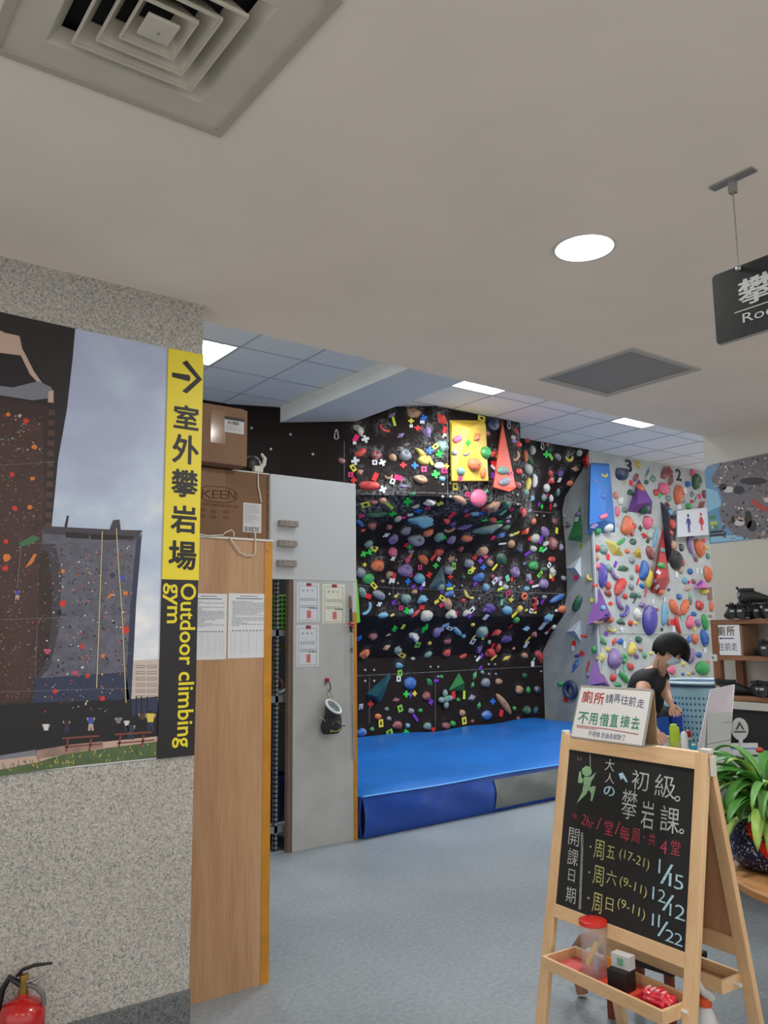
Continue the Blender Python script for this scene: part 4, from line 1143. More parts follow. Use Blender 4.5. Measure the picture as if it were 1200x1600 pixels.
# panel seams of the black wall and bolt heads
seam = pm('panel_seam', (104, 104, 104), .8, noise=(14, .5))
def surf_strip(b, tree, pts, wd, off=.003, step=7):
    P_ = []
    for (x0, y0), (x1, y1) in zip(pts, pts[1:]):
        n = max(1, int(math.hypot(x1-x0, y1-y0)/step))
        P_ += [(lerp(x0, x1, k/n), lerp(y0, y1, k/n)) for k in range(n)]
    P_.append(pts[-1])
    H_ = [hit(tree, *p) for p in P_]
    H_ = [h for h in H_ if h[0] is not None]
    vs = []
    for i, (l, n) in enumerate(H_):
        a = H_[max(0, i-1)][0]; c = H_[min(len(H_)-1, i+1)][0]
        s_ = (c-a).cross(n).normalized()*wd/2
        vs += [l+n*off+s_, l+n*off-s_]
    b.add(vs, [(2*i, 2*i+1, 2*i+3, 2*i+2) for i in range(len(H_)-1)])
b = B()
for pl in ([(557, 766), (700, 771)], [(700, 771), (760, 776), (815, 788)], [(832, 799), (862, 801)], [(557, 914), (620, 919), (720, 922), (885, 928)], [(557, 1056), (620, 1053), (730, 1047), (850, 1041)],
           [(699, 660), (699, 776), (695, 800)], [(538, 690), (538, 752)], [(804, 780), (806, 812)], [(614, 900), (614, 930)], [(804, 905), (804, 925)], [(846, 790), (846, 812)], [(680, 1055), (680, 1138)], [(577, 1058), (577, 1130)], [(767, 1045), (766, 1060)]):
    surf_strip(b, wallb, pl, .007)
o = b.build('panel_seams', seam, black_wall)
b = B()
for x, y in ((349, 0), (393, 669), (423, 702), (454, 679), (489, 710), (532, 768), (691, 757), (691, 776), (703, 755), (703, 776), (704, 667), (691, 683), (800, 770), (808, 773), (808, 788), (838, 805), (849, 806), (884, 820),
             (882, 806), (608, 911), (621, 911), (608, 928), (621, 928), (709, 916), (721, 915), (709, 931), (799, 917), (810, 917), (800, 931), (748, 935), (570, 1047), (584, 1047), (570, 1064), (584, 1064), (672, 1042), (684, 1042), (684, 1057),
             (763, 1038), (773, 1038), (763, 1053), (774, 1053), (845, 1049), (712, 875), (742, 1026)):
    if y == 0: continue
    l, n = hit(wallb, x, y)
    if l is not None: b.ball(l+n*.006, .016, 1)
b.build('bolt_heads', pm('bolt_pale', (176, 176, 170), .5), black_wall, smooth=True)
b = B()
for pl in ([(918, 821), (1060, 826), (1110, 828)], [(916, 990), (1112, 992)], [(1018, 757), (1019, 735)], [(1046, 720), (1047, 780)]): surf_strip(b, wallb, pl, .006)
b.build('panel_seams', pm('grey_seam', (120, 124, 124), .8), grey_wall)
# the two painted numerals on the grey wall
ww = Fr((0, 6.8165, 0), (1, 0, 0), (0, 0, 1))
t_ = pm('numeral_black', (30, 34, 34), .7)
b = B(); putpx(b, ww, '3', 982, 728, 11, 20, .003, bold=.03); b.build('numeral', t_, grey_wall)
b = B(); putpx(b, ww, '2', 1060, 742, 9, 19, .003, bold=.03); b.build('numeral', t_, grey_wall)

# ================================================================ HOLDS AND ROUTE MARKERS
HC = {'r': ('red', (205, 52, 48)), 'o': ('orange', (222, 104, 58)), 'y': ('yellow', (216, 192, 70)), 'g': ('green', (44, 158, 76)), 'G': ('dark green', (30, 92, 62)),
      't': ('grey-green', (104, 142, 134)), 'u': ('blue', (34, 96, 180)), 'U': ('navy', (34, 50, 92)), 'l': ('light blue', (96, 158, 190)), 'v': ('lilac', (132, 104, 160)),
      'V': ('violet', (84, 54, 138)), 'k': ('pink', (228, 92, 128)), 'w': ('white', (206, 206, 200)), 'n': ('tan', (178, 130, 96)), 's': ('stone grey', (126, 130, 142)),
      'K': ('black', (40, 42, 46)), 'm': ('dusky red', (150, 70, 72)), 'L': ('lime', (190, 214, 60)), 'h': ('chalky cream', (176, 176, 164)), 'T': ('deep teal', (28, 86, 104)), 'I': ('indigo', (70, 58, 160))}
def holdmat(code):
    nm, c = HC[code]; g_ = sum(c)/3; c = tuple(x_*.86+g_*.14 for x_ in c)
    key = 'hold_'+nm.replace(' ', '_').replace('-', '_')
    if key in MATS: return MATS[key]
    m = pm(key, c, .55)
    nt = m.node_tree; N = nt.nodes; L = nt.links; p = N['Principled BSDF']
    tc = N.new('ShaderNodeTexCoord'); oi = N.new('ShaderNodeObjectInfo')
    ad = N.new('ShaderNodeVectorMath'); L.new(tc.outputs['Object'], ad.inputs[0])
    ml = N.new('ShaderNodeMath'); ml.operation = 'MULTIPLY'; ml.inputs[1].default_value = 37
    L.new(oi.outputs['Random'], ml.inputs[0]); L.new(ml.outputs[0], ad.inputs[1])
    n = N.new('ShaderNodeTexNoise'); n.inputs['Scale'].default_value = 1.7; n.inputs['Detail'].default_value = 6; n.inputs['Roughness'].default_value = .6
    L.new(ad.outputs[0], n.inputs[0])
    r = N.new('ShaderNodeValToRGB'); e = r.color_ramp.elements; e[0].position = .50; e[0].color = (0, 0, 0, 1); e[1].position = .76; e[1].color = (.55, .55, .55, 1)
    L.new(n.outputs[0], r.inputs[0])
    mx = N.new('ShaderNodeMix'); mx.data_type = 'RGBA'; mx.inputs[6].default_value = sc(*c); mx.inputs[7].default_value = sc(186, 182, 176)
    L.new(r.outputs[0], mx.inputs[0]); L.new(mx.outputs[2], p.inputs['Base Color'])
    return m
bolt_m = pm('bolt_hole', (34, 32, 32), .6)
def tmpl(kind, seed):
    """unit hold: footprint within 1 x 1, z from 0 to 1, with its bolt hole"""
    r = random.Random(seed); bm = bmesh.new()
    if kind == 'r':
        vs = []; fs = []; n, m_ = 24, 10
        for i in range(n):
            a = 2*math.pi*i/n
            for j in range(m_):
                q = 2*math.pi*j/m_; R = .34+.15*math.cos(q)
                vs.append((R*math.cos(a), R*math.sin(a), .5+.5*math.sin(q)))
        for i in range(n):
            for j in range(m_): fs.append((i*m_+j, ((i+1) % n)*m_+j, ((i+1) % n)*m_+(j+1) % m_, i*m_+(j+1) % m_))
        me = bpy.data.meshes.new('hold'); me.from_pydata(vs, [], fs); me.materials.append(None); me.polygons.foreach_set('use_smooth', [True]*len(fs)); return me
    if kind == 'x':
        b = B()
        for a in range(4):
            q = math.pi/2*a+.15
            b.ball((.29*math.cos(q), .29*math.sin(q), .3), .2, 2, scale=(1.1 if a % 2 == 0 else .8, 1.1 if a % 2 else .8, 1.4))
        b.ball((0, 0, .4), .17, 2, scale=(1, 1, 2))
        me = bpy.data.meshes.new('hold'); me.from_pydata([tuple(v) for v in b.v], [], b.f); me.materials.append(None); me.polygons.foreach_set('use_smooth', [True]*len(b.f)); return me
    if kind == 'd':   # shallow round dome split low
        pass
    if kind == 'w':
        k = r.choice([3, 4, 4]); o = []
        if k == 3: o = [(-.5, -.34), (.5, -.10+r.uniform(-.1, .1)), (-.12+r.uniform(-.1, .1), .5)]
        else: o = [(-.5, -.2+r.uniform(-.1, .1)), (.05, -.5), (.5, .12+r.uniform(-.1, .1)), (-.1, .42)]
        pk = (r.uniform(-.12, .12), r.uniform(-.12, .1))
        vs = [(x, y, 0) for x, y in o]+[(pk[0]+(x-pk[0])*.35, pk[1]+(y-pk[1])*.35, 1-.12*i) for i, (x, y) in enumerate(o)]
        n = len(o); fs = [tuple(range(n, 2*n))]+[(i, (i+1) % n, n+(i+1) % n, n+i) for i in range(n)]+[tuple(range(n))[::-1]]
        V_ = [bm.verts.new(v) for v in vs]
        for f in fs: bm.faces.new([V_[i] for i in f])
        bmesh.ops.recalc_face_normals(bm, faces=bm.faces)
        bmesh.ops.bevel(bm, geom=list(bm.edges), offset=.07, segments=2, affect='EDGES', profile=.5)
    elif kind == 'c':
        vs = []; fs = []; n, m_ = 14, 10
        for i in range(n+1):
            t_ = i/n; a = math.pi*(1.0+t_*1.0); tap = max(.06, math.sin(math.pi*(.06+.88*t_)))**.7
            cx_, cy_ = .5*math.cos(a)*.78, .62*math.sin(a)+.42
            for j in range(m_):
                q = 2*math.pi*j/m_; rr_ = .19*tap
                vs.append((cx_+rr_*math.cos(q)*math.cos(a), cy_+rr_*math.cos(q)*math.sin(a)*1.1, max(0, .30+.70*math.sin(q))*tap))
        for i in range(n):
            for j in range(m_): fs.append((i*m_+j, (i+1)*m_+j, (i+1)*m_+(j+1) % m_, i*m_+(j+1) % m_))
        fs += [tuple(range(m_)), tuple(range(n*m_, (n+1)*m_))]
        V_ = [bm.verts.new(v) for v in vs]
        for f in fs: bm.faces.new([V_[i] for i in f])
        bmesh.ops.recalc_face_normals(bm, faces=bm.faces)
    else:
        bmesh.ops.create_icosphere(bm, subdivisions=3, radius=1)
        ph = [r.uniform(0, 6.3) for _ in range(8)]
        for v in bm.verts:
            x, y, z = v.co
            s_ = 1.0
            if kind == 'b':
                s_ = 1+.10*math.sin(2.1*x+ph[0])*math.cos(2.3*y+ph[1])+.05*math.sin(5*x+3*y+ph[2])
                x, y, z = x*.5*s_, y*.5*s_, z
            elif kind == 'e':
                q = 1+.06*math.sin(3*x+ph[0]); e_ = 1+.18*x*math.sin(ph[3])
                x, y, z = math.copysign(abs(x)**.85, x)*.5, y*.5*q*e_+.06*math.sin(2*x+ph[1]), z*(1-.1*abs(x))
            elif kind == 'f':
                x, y, z = x*.5*(1+.04*math.sin(3*y+ph[0])), y*.5*(1+.05*x), z
            elif kind == 'j':
                x, y = x*.5*(1+.08*math.sin(3*y+ph[0])), y*.5*(1+.08*math.sin(3*x+ph[1]))
                d = math.hypot(x*1.1, y-.16)
                if z > 0: z = z-.75*math.exp(-(d/.17)**2)+.12*math.exp(-((d-.3)/.1)**2)
            elif kind == 'k':
                s_ = 1+.20*math.sin(2.6*x+ph[0])*math.sin(2.2*y+ph[1])+.14*math.sin(4.5*y+ph[2]+2*x)+.07*math.sin(8*x+ph[3]+5*y)+.10*math.cos(3*z+ph[4]+x*3)
                x, y, z = x*.5*s_, y*.5*s_, z*(.8+.25*math.sin(4*x+ph[5])*math.cos(3*y+ph[6]))
            v.co = (x, y, z*.98 if z > 0 else z*.04)
    # bolt hole
    top = max((v.co.z for v in bm.verts if math.hypot(v.co.x, v.co.y) < .13), default=None)
    bm.faces.ensure_lookup_table()
    for f in bm.faces:
        f.smooth = kind not in ('w',)
        f.material_index = 0
    if top is not None and kind in 'bekw':
        bx_, by_ = r.uniform(-.08, .08), r.uniform(-.06, .06)
        best = [f for f in bm.faces if f.normal.z > 0]
        t2 = BVHTree.FromBMesh(bm); l, n_, i_, d_ = t2.ray_cast(Vector((bx_, by_, 3)), Vector((0, 0, -1)))
        if l is not None:
            V_ = [bm.verts.new((bx_+.055*math.cos(a), by_+.055*math.sin(a), l.z+.02)) for a in [2*math.pi*k/8 for k in range(8)]]
            f = bm.faces.new(V_); f.material_index = 1
    me = bpy.data.meshes.new('hold'); bm.to_mesh(me); bm.free()
    me.materials.append(None); me.materials.append(bolt_m)
    return me
TM = {}
def get_t(kind, k):
    key = (kind, k % (4 if kind in 'bkejw' else 2))
    if key not in TM: TM[key] = tmpl(kind, hash(key[0])*0+ord(kind)*10+key[1])
    return TM[key]
def tagmesh(kind):
    if kind in TM: return TM[kind]
    if kind == 'X':
        p = [(-.17, -.5), (.17, -.5), (.17, -.17), (.5, -.17), (.5, .17), (.17, .17), (.17, .5), (-.17, .5), (-.17, .17), (-.5, .17), (-.5, -.17), (-.17, -.17)]
        b = B().prism(p, 0, 1)
        b = B(); b.prism([(-.5, -.17), (.5, -.17), (.5, .17), (-.5, .17)], 0, 1); b.prism([(-.17, .17), (.17, .17), (.17, .5), (-.17, .5)], 0, 1); b.prism([(-.17, -.5), (.17, -.5), (.17, -.17), (-.17, -.17)], 0, 1)
    elif kind == 'S':
        b = B(); b.box((-.5, -.5, 0), (.5, .5, .9)); b.box((-.2, -.24, .9), (.2, .24, 1.0), None, 1)
    else: b = B().box((-.5, -.5, 0), (.5, .5, 1))
    me = bpy.data.meshes.new('route_marker'); me.from_pydata([tuple(v) for v in b.v], [], b.f); me.materials.append(None); me.materials.append(bolt_m)
    me.polygons.foreach_set('material_index', b.m); me.update()
    TM[kind] = me; return me
TAGC = {'r': ('red', (214, 40, 44)), 'k': ('pink', (226, 40, 110)), 'g': ('neon green', (34, 206, 66)), 'y': ('yellow', (222, 210, 70)), 'w': ('white', (214, 216, 220)), 'u': ('blue', (26, 106, 200)), 'v': ('purple', (112, 44, 176)),
        'L': ('lime', (196, 222, 60)), 't': ('mint', (110, 190, 150)), 'o': ('green and orange', (120, 190, 60)), 'K': ('black', (38, 40, 42)), 'l': ('pale blue', (150, 180, 220)), 'G': ('dark green', (30, 110, 60)), 'b': ('brown', (130, 90, 60))}
RAW = []
def REG(ox, oy, s, text):
    for ln in text.strip().split(';'):
        q = ln.split()
        if not q: continue
        x, y, w_, h_, r_ = (float(a) for a in q[:5])
        RAW.append((ox+x/s, oy+y/s, w_/s, h_/s, r_, q[5], q[6]))
# region tables: centre x, y, width, height, rotation, shape, colour (capitals X S R are route markers)
REG(530, 620, 6.316, '''195 330 120 75 -45 k h;440 320 130 60 -35 c r;520 180 100 60 20 w v;735 160 150 95 15 k n;1015 220 160 105 -60 w r;870 350 110 90 -50 k v;605 380 100 55 25 w v;210 550 130 70 30 e r;
365 580 110 90 0 j m;530 600 85 75 -10 b n;650 580 130 110 0 j s;810 550 170 70 -45 w y;830 630 120 80 -20 j y;1020 490 120 90 -50 k t;25 630 75 55 -30 e m;205 740 85 70 10 w n;295 875 210 95 -5 e r;490 795 90 60 10 c n;
800 815 140 85 -15 j n;640 885 110 50 -10 w v;720 960 80 50 10 e G;345 1035 90 40 0 e m;430 1020 80 60 0 b n;895 1040 110 60 0 k w;755 1080 80 30 20 e h;370 1155 220 45 3 e G;990 680 100 70 10 b w;1015 810 60 55 0 b l;
165 410 70 45 60 R k;152 457 35 30 0 R w;258 420 75 75 15 X w;540 245 90 25 -75 R L;710 240 58 50 0 X y;710 290 32 30 0 R w;835 210 68 68 15 X u;820 250 45 30 0 R w;775 310 75 50 -10 X r;1035 330 70 35 80 R r;1037 378 28 28 0 R w;
160 635 80 80 10 X w;350 650 50 48 0 S w;425 650 70 70 20 X w;630 675 70 60 0 X r;895 530 72 72 0 X u;950 490 65 45 40 S y;985 565 72 72 15 X g;140 705 72 45 -55 S y;115 770 48 48 0 S k;145 825 60 60 0 X r;355 790 80 48 65 R r;
430 915 74 74 20 X w;580 800 80 50 -15 R k;525 835 50 55 -20 S w;745 680 68 68 0 X u;835 715 55 55 0 S k;1030 730 50 50 0 S k;1055 685 50 50 0 X y;950 765 80 80 10 X g;1100 770 110 26 0 R y;900 630 100 28 -60 R y;1140 885 75 50 90 S y;
675 1030 84 84 5 X g;260 1060 88 50 15 S y;490 1065 100 28 -40 R L;990 1050 70 50 0 X y;220 1170 50 28 10 R k;525 1150 80 50 0 X g;780 1120 85 50 10 X u;870 1095 50 28 0 S k;700 1160 55 28 10 R w;1110 1160 70 28 55 R k''')
REG(690, 630, 6.316, '''155 355 100 72 20 e k;350 330 150 95 25 w o;425 490 105 125 0 j g;130 490 62 58 0 b s;245 500 78 34 20 c v;318 605 125 135 0 b o;185 675 76 85 0 b t;410 690 110 46 70 e o;260 390 45 60 0 X g;180 745 38 45 -20 R k;
605 665 110 85 10 b t;620 775 115 80 25 b s;735 805 46 50 0 X y;680 690 40 36 20 S k;545 500 60 24 55 R L;510 640 75 22 -45 R w;515 715 55 60 0 R v;510 215 120 130 0 f U;455 300 45 50 0 b m;390 150 72 48 -15 S y;
740 275 95 45 -65 w r;705 340 40 50 0 b h;715 375 48 48 0 b v;760 410 52 58 0 b r;740 530 110 46 65 c n;765 675 62 62 0 b r;750 810 60 72 0 b m;515 500 80 56 30 k r;505 600 40 55 0 R r;840 365 52 58 0 b r;890 465 95 50 88 e h;
825 525 120 44 -85 e o;865 560 130 48 -60 e G;845 650 110 68 -60 e h;850 800 130 48 75 e y;910 765 140 48 88 e w;830 880 76 66 0 b t;895 935 75 52 45 w l;1045 410 34 30 0 b n;1030 505 64 64 0 X g;1060 460 60 50 0 k G;1075 530 60 28 -60 R o;
1145 530 80 60 -40 b s;1065 690 65 44 80 e r;1075 765 62 54 30 k r;1030 835 95 85 -30 b w;1170 690 60 68 0 b V;1160 755 32 45 0 R w;1145 880 80 34 82 e t;1000 930 60 78 0 b t;1035 915 30 40 0 S k;985 1020 56 50 0 X g;955 1000 50 24 45 R v;
1075 940 80 38 88 e w;1070 1020 60 22 85 R r;1115 1010 38 44 0 k s;355 935 160 185 0 f k;180 955 175 66 -35 e n;235 830 68 44 -50 w w;250 900 40 44 0 S k;435 870 48 24 45 R t;500 1010 112 95 0 k n;635 1000 110 82 -50 e G;690 1045 42 45 20 S k;
605 1075 70 24 40 R t;795 1080 74 56 78 e r;235 1060 40 56 0 b V;250 1100 44 36 0 R r;325 1085 88 38 0 e l;375 1085 68 60 0 X u;415 1040 60 38 -70 R r;505 1145 74 54 -25 e r;425 1150 60 34 0 X g;565 1165 80 32 0 X g;660 1120 88 34 20 k s;
650 1165 58 24 0 e v;900 1165 58 68 0 b o;1110 1165 58 64 0 b m;870 1060 88 56 10 w s''')
REG(540, 780, 6.316, '''140 235 100 44 -50 e u;260 260 88 70 10 b m;425 275 64 48 0 b m;175 305 74 38 15 w r;515 190 80 44 35 e h;570 178 45 24 0 R k;750 210 235 100 -5 k l;1000 215 110 96 -50 w r;1050 150 70 32 35 R r;595 305 98 78 10 b s;
810 325 110 58 15 e o;470 390 100 74 60 j v;690 395 150 108 -15 j s;915 365 88 84 0 b t;1040 395 78 74 0 b v;960 380 58 48 0 X g;1060 240 98 58 30 w V;1025 300 118 38 15 c n;400 350 74 34 25 X w;225 440 88 58 10 e t;280 480 68 58 -40 S y;
175 540 66 58 30 X g;235 520 60 56 30 X g;465 520 84 98 0 b k;465 585 58 42 30 X w;600 445 44 44 0 R r;630 465 54 54 20 X g;640 560 108 38 50 w o;605 600 44 38 30 R k;645 515 58 38 0 e s;765 595 108 88 -30 b o;730 670 40 48 10 S k;
915 520 88 80 0 b r;860 575 70 28 50 R r;915 590 42 50 20 X w;1135 490 50 54 0 b m;1175 380 58 58 0 b o;315 655 130 128 0 b o;220 785 115 112 0 f g;275 850 78 44 -50 S y;145 725 88 100 0 b s;185 645 38 42 0 X y;430 745 78 58 60 k n;
475 755 34 58 0 R r;455 800 54 44 -10 R w;580 700 138 130 0 j v;640 745 34 40 0 S k;610 810 52 68 0 X u;725 780 108 108 0 b l;765 835 30 45 0 R w;820 745 60 60 20 X r;885 655 54 54 0 X g;1040 590 88 58 45 k n;1065 660 34 68 10 S o;
1010 700 88 88 0 b s;1030 765 50 44 0 X r;1015 845 58 56 0 X u;1025 880 62 26 5 R L;930 865 68 58 0 b t;740 875 44 58 0 X v;665 860 45 24 40 R v;680 915 58 48 0 b n;365 810 38 34 0 b n;1020 930 98 58 10 e u;945 910 38 42 0 X v;
160 920 108 66 -75 e t;220 955 58 48 -20 R r;330 945 130 88 -20 b s;590 980 98 98 0 b t;755 990 98 74 30 k l;950 975 64 44 -35 S y;895 1010 48 28 30 R y;1000 1030 108 88 -60 b n;940 1045 44 48 0 X k;215 1085 155 52 60 c l;330 1035 58 42 30 X w;
470 1020 58 44 60 X v;495 960 38 38 0 b y;370 1145 100 54 0 e l;460 1145 50 24 20 e y;540 1070 38 42 10 S k;600 1100 60 60 20 X g;640 1110 68 48 40 e l;700 1120 150 44 40 w r;750 1065 50 40 0 R r;790 1150 122 110 10 b h;1040 1140 100 92 10 k h;
1080 1130 40 50 0 S k;1160 1000 50 50 0 b r;1185 940 90 44 -62 c y''')
REG(710, 780, 6.316, '''325 285 250 84 10 k t;100 270 190 66 10 w V;510 275 98 58 15 w G;120 380 108 58 -5 e o;455 355 88 44 0 e u;378 378 44 34 0 R k;555 355 48 28 0 e h;605 335 70 22 20 R y;710 310 88 48 45 w o;675 325 40 24 30 R r;790 385 96 98 0 b h;
740 385 50 44 10 X r;885 320 88 98 60 b v;850 395 88 28 70 R v;960 435 128 88 80 b m;905 440 74 40 30 e h;1050 475 68 38 85 b v;1005 310 58 28 85 R y;555 440 84 80 0 b n;470 437 80 14 5 R w;640 500 58 58 0 b U;775 490 70 64 0 b h;850 495 58 42 45 X g;
885 500 60 20 40 R t;715 535 70 24 35 R v;265 510 108 84 0 b n;200 570 58 58 20 X r;300 565 50 46 0 X k;250 605 56 58 0 X v;60 490 54 58 0 b m;455 590 108 118 -20 b G;395 670 80 20 50 R y;460 650 30 30 0 S k;345 630 68 68 0 b n;280 670 58 58 10 X u;
135 635 98 88 0 b s;175 690 62 60 20 X y;150 715 44 46 0 S o;85 770 38 44 0 b G;240 770 108 78 10 k u;205 825 70 24 55 R v;375 765 44 48 0 b m;440 790 98 66 30 w v;395 805 70 34 50 S w;450 830 30 45 -10 R w;590 720 98 98 -30 j v;520 780 40 58 30 R t;
562 790 20 44 -10 R r;690 635 48 44 20 w u;775 655 98 94 0 b g;730 770 88 88 45 w s;752 815 44 44 20 X k;840 740 70 28 50 S o;880 690 58 38 0 k G;960 595 74 60 0 b r;930 650 50 30 60 S w;965 720 88 56 80 k h;945 760 24 46 -10 R y;967 790 22 40 -20 R r;
1075 780 48 54 0 b s;875 835 94 104 0 b v;795 857 70 20 15 R w;305 870 68 80 0 b l;450 885 62 22 25 R L;525 925 44 44 20 S k;500 870 58 58 0 b h;710 885 58 48 0 e l;680 955 66 78 0 r o;140 955 112 52 -38 c y;555 990 46 50 0 X y;455 960 48 48 0 b G;
463 1015 60 24 85 R t;785 1010 98 50 85 c r;805 1020 30 40 0 R w;790 1070 30 40 30 R r;870 1000 80 20 60 R v;885 965 52 40 0 b s;1010 980 165 54 25 e u;1060 1085 80 80 0 b o;1005 1100 32 32 0 b w;340 1080 110 92 0 k V;308 1160 34 58 -15 R w;
165 1095 80 38 45 S w;110 1125 78 48 30 e h;145 1150 50 46 0 X v;520 1095 98 90 0 b l;640 1085 68 56 30 e y;595 1130 90 22 45 R y;710 1095 40 22 30 b y;755 1100 34 48 -20 S w;795 1120 38 24 20 b y;925 1165 120 66 30 k l;605 1190 58 54 0 b g''')
REG(540, 940, 6.316, '''480 265 58 58 20 X g;565 245 28 40 0 R L;780 260 54 84 0 X g;265 340 88 72 0 b m;135 355 44 58 0 X u;420 330 58 16 20 e n;675 350 110 78 -40 k w;708 425 48 50 0 S o;890 300 95 66 70 e v;945 270 44 40 30 R l;1025 260 60 34 -20 S w;
985 230 70 28 20 R l;1100 290 130 56 -50 e l;1163 340 44 40 0 b l;1000 388 74 54 0 e m;828 410 36 38 0 b y;405 450 98 58 20 w n;510 480 78 60 60 k t;553 525 70 44 -30 S y;185 515 80 88 0 k o;810 522 90 42 20 e t;993 505 74 74 0 b r;1160 535 80 48 30 e r;
665 563 44 34 0 b h;528 630 84 58 0 k l;533 705 44 60 10 S o;520 760 40 58 0 S w;632 805 120 130 0 f u;830 795 100 62 -60 w g;890 780 50 24 10 R v;943 742 38 38 0 b g;595 912 58 66 0 X g;637 920 32 70 0 X v;677 907 44 54 0 X y;
795 933 78 92 0 b m;838 990 50 62 25 X v;500 970 85 66 0 w m;535 1055 50 64 25 S o;152 1035 80 76 35 w s;243 1010 54 66 0 X r;970 960 140 190 0 x t;1060 920 36 78 0 R r;1165 920 22 84 0 R L;1110 970 36 44 0 b g;405 1060 44 44 0 b G;643 1080 60 58 0 b s;
685 1145 80 24 -55 R v;738 1075 44 44 0 b g;318 1135 64 64 0 b o;345 1200 44 76 10 S y;428 1155 44 48 0 b s;510 1220 94 90 0 b m;262 1260 44 46 0 b g;430 1290 66 48 30 S o;590 1290 58 58 20 X g;610 1225 46 50 0 b l;805 1230 78 80 0 b t;860 1260 44 42 0 X r;
1055 1205 54 58 0 b g;987 1225 84 70 0 b m;1147 1100 58 68 0 b n;1167 1175 44 70 15 S y;155 1295 98 84 0 e u''')
REG(700, 940, 6, '''230 215 38 30 0 b y;230 370 38 58 -15 S w;245 325 60 14 45 R y;310 275 98 98 0 b t;328 335 20 38 0 R L;355 305 30 40 0 R r;450 290 98 48 30 k r;540 350 94 68 0 b V;585 230 50 12 45 R r;735 250 74 58 0 w l;385 380 36 38 30 b h;
290 445 88 66 30 w V;280 535 58 20 50 R w;310 510 50 24 55 R v;395 480 108 84 -10 k r;465 435 86 40 70 e r;415 415 60 20 60 R r;425 525 70 16 40 R y;615 440 34 40 0 w n;550 530 94 56 20 w y;718 505 58 58 0 b n;850 510 110 66 -55 k r;790 585 28 50 0 R w;
800 545 44 12 60 R t;805 310 58 48 20 k m;745 355 70 14 50 R y;730 400 28 62 -10 R w;885 225 36 76 -10 R w;930 185 30 32 0 S w;990 235 38 40 0 b w;945 265 44 16 60 R r;920 290 30 24 40 R w;300 620 44 18 50 R v;250 690 90 48 60 w g;230 780 70 42 60 w g;
322 662 36 38 0 b t;350 760 84 92 0 b s;472 750 64 58 0 b n;715 695 46 54 0 b G;662 827 68 84 0 b n;750 830 70 36 88 e g;832 825 58 78 0 b U;225 900 80 84 0 w s;290 975 80 48 70 w g;415 935 52 60 0 X u;520 960 240 56 -55 e n;495 1045 32 62 -20 R r;
360 1065 98 96 0 f u;620 1000 34 44 0 e g;732 1020 74 84 0 j G;820 1020 74 38 65 e T;625 1125 60 34 0 X g;658 1095 34 38 0 b m;230 1120 50 50 0 w m''')
REG(870, 690, 4.8, '''160 545 45 34 0 e v;150 583 32 34 0 R w;85 625 32 44 30 k K;185 782 18 34 0 S o;165 85 40 52 0 b h;90 130 62 50 0 c y;140 205 74 52 -20 w n;95 310 46 44 0 b o;355 255 52 40 0 c y;295 295 56 42 10 w v;325 340 28 30 0 R w;345 410 46 44 0 b u;
350 560 66 38 20 e k;280 630 70 44 15 w v;305 670 46 44 0 b g;385 645 60 62 0 b w;480 245 96 98 0 b U;605 175 84 58 -80 w y;590 270 60 36 50 e m;555 310 24 36 -20 R r;505 310 50 28 45 w y;680 230 115 28 65 w t;720 280 46 42 0 k t;670 305 34 36 0 k G;
820 235 92 80 40 k m;850 295 110 54 60 w m;795 355 86 96 0 b k;740 380 42 54 0 e r;770 405 28 40 -10 X g;905 400 140 66 78 e o;835 425 50 46 0 b t;830 470 66 38 -40 w m;980 320 46 46 0 b u;960 370 28 40 -15 R w;1035 300 120 62 85 e G;1075 295 50 20 85 e G;
1015 235 44 48 0 k k;1010 395 46 24 80 e s;1040 425 80 18 65 w t;1105 395 62 34 88 e m;1085 470 90 60 30 w m;985 485 54 50 0 f g;1010 450 24 26 0 S r;1070 412 22 36 0 R k;945 440 34 46 0 b l;915 490 32 38 0 R w;625 345 54 54 0 b o;660 508 48 64 0 b G;
550 385 42 50 0 k G;505 515 38 50 0 k G;475 445 62 42 70 e w;450 525 76 32 88 e k;440 405 54 32 88 e o;515 628 140 80 75 e o;675 605 100 66 82 b k;560 690 34 40 0 b r;580 640 42 20 75 R r;655 705 64 46 -50 w r;695 705 40 56 0 b h;680 745 30 34 30 X K;
625 650 28 44 0 X K;735 720 155 24 78 e l;845 530 50 50 0 b l;855 620 64 78 0 b r;885 545 54 34 85 e t;855 685 46 44 0 b r;905 690 30 36 20 X w;870 780 80 80 0 b n;790 815 38 40 0 b t;785 930 64 50 0 b g;430 800 210 90 -50 w y;480 750 84 30 35 e g;
570 750 50 50 0 b G;297 800 40 58 0 b r;348 808 58 72 0 b t;382 865 24 40 -20 R r;295 870 38 48 0 b n;527 822 40 38 0 b o;695 835 105 48 -68 e m;562 893 44 48 0 b s;300 935 46 50 0 b k;930 795 38 58 0 b K;990 780 145 44 -78 c v;1015 725 38 34 0 b v;
1060 800 145 64 -80 e o;1120 795 30 36 0 b y;1100 745 24 28 0 R k;1030 860 34 40 0 b s;885 890 100 150 0 f K;945 905 80 34 82 w o;1130 860 30 48 0 b t;1050 885 24 26 0 R t''')
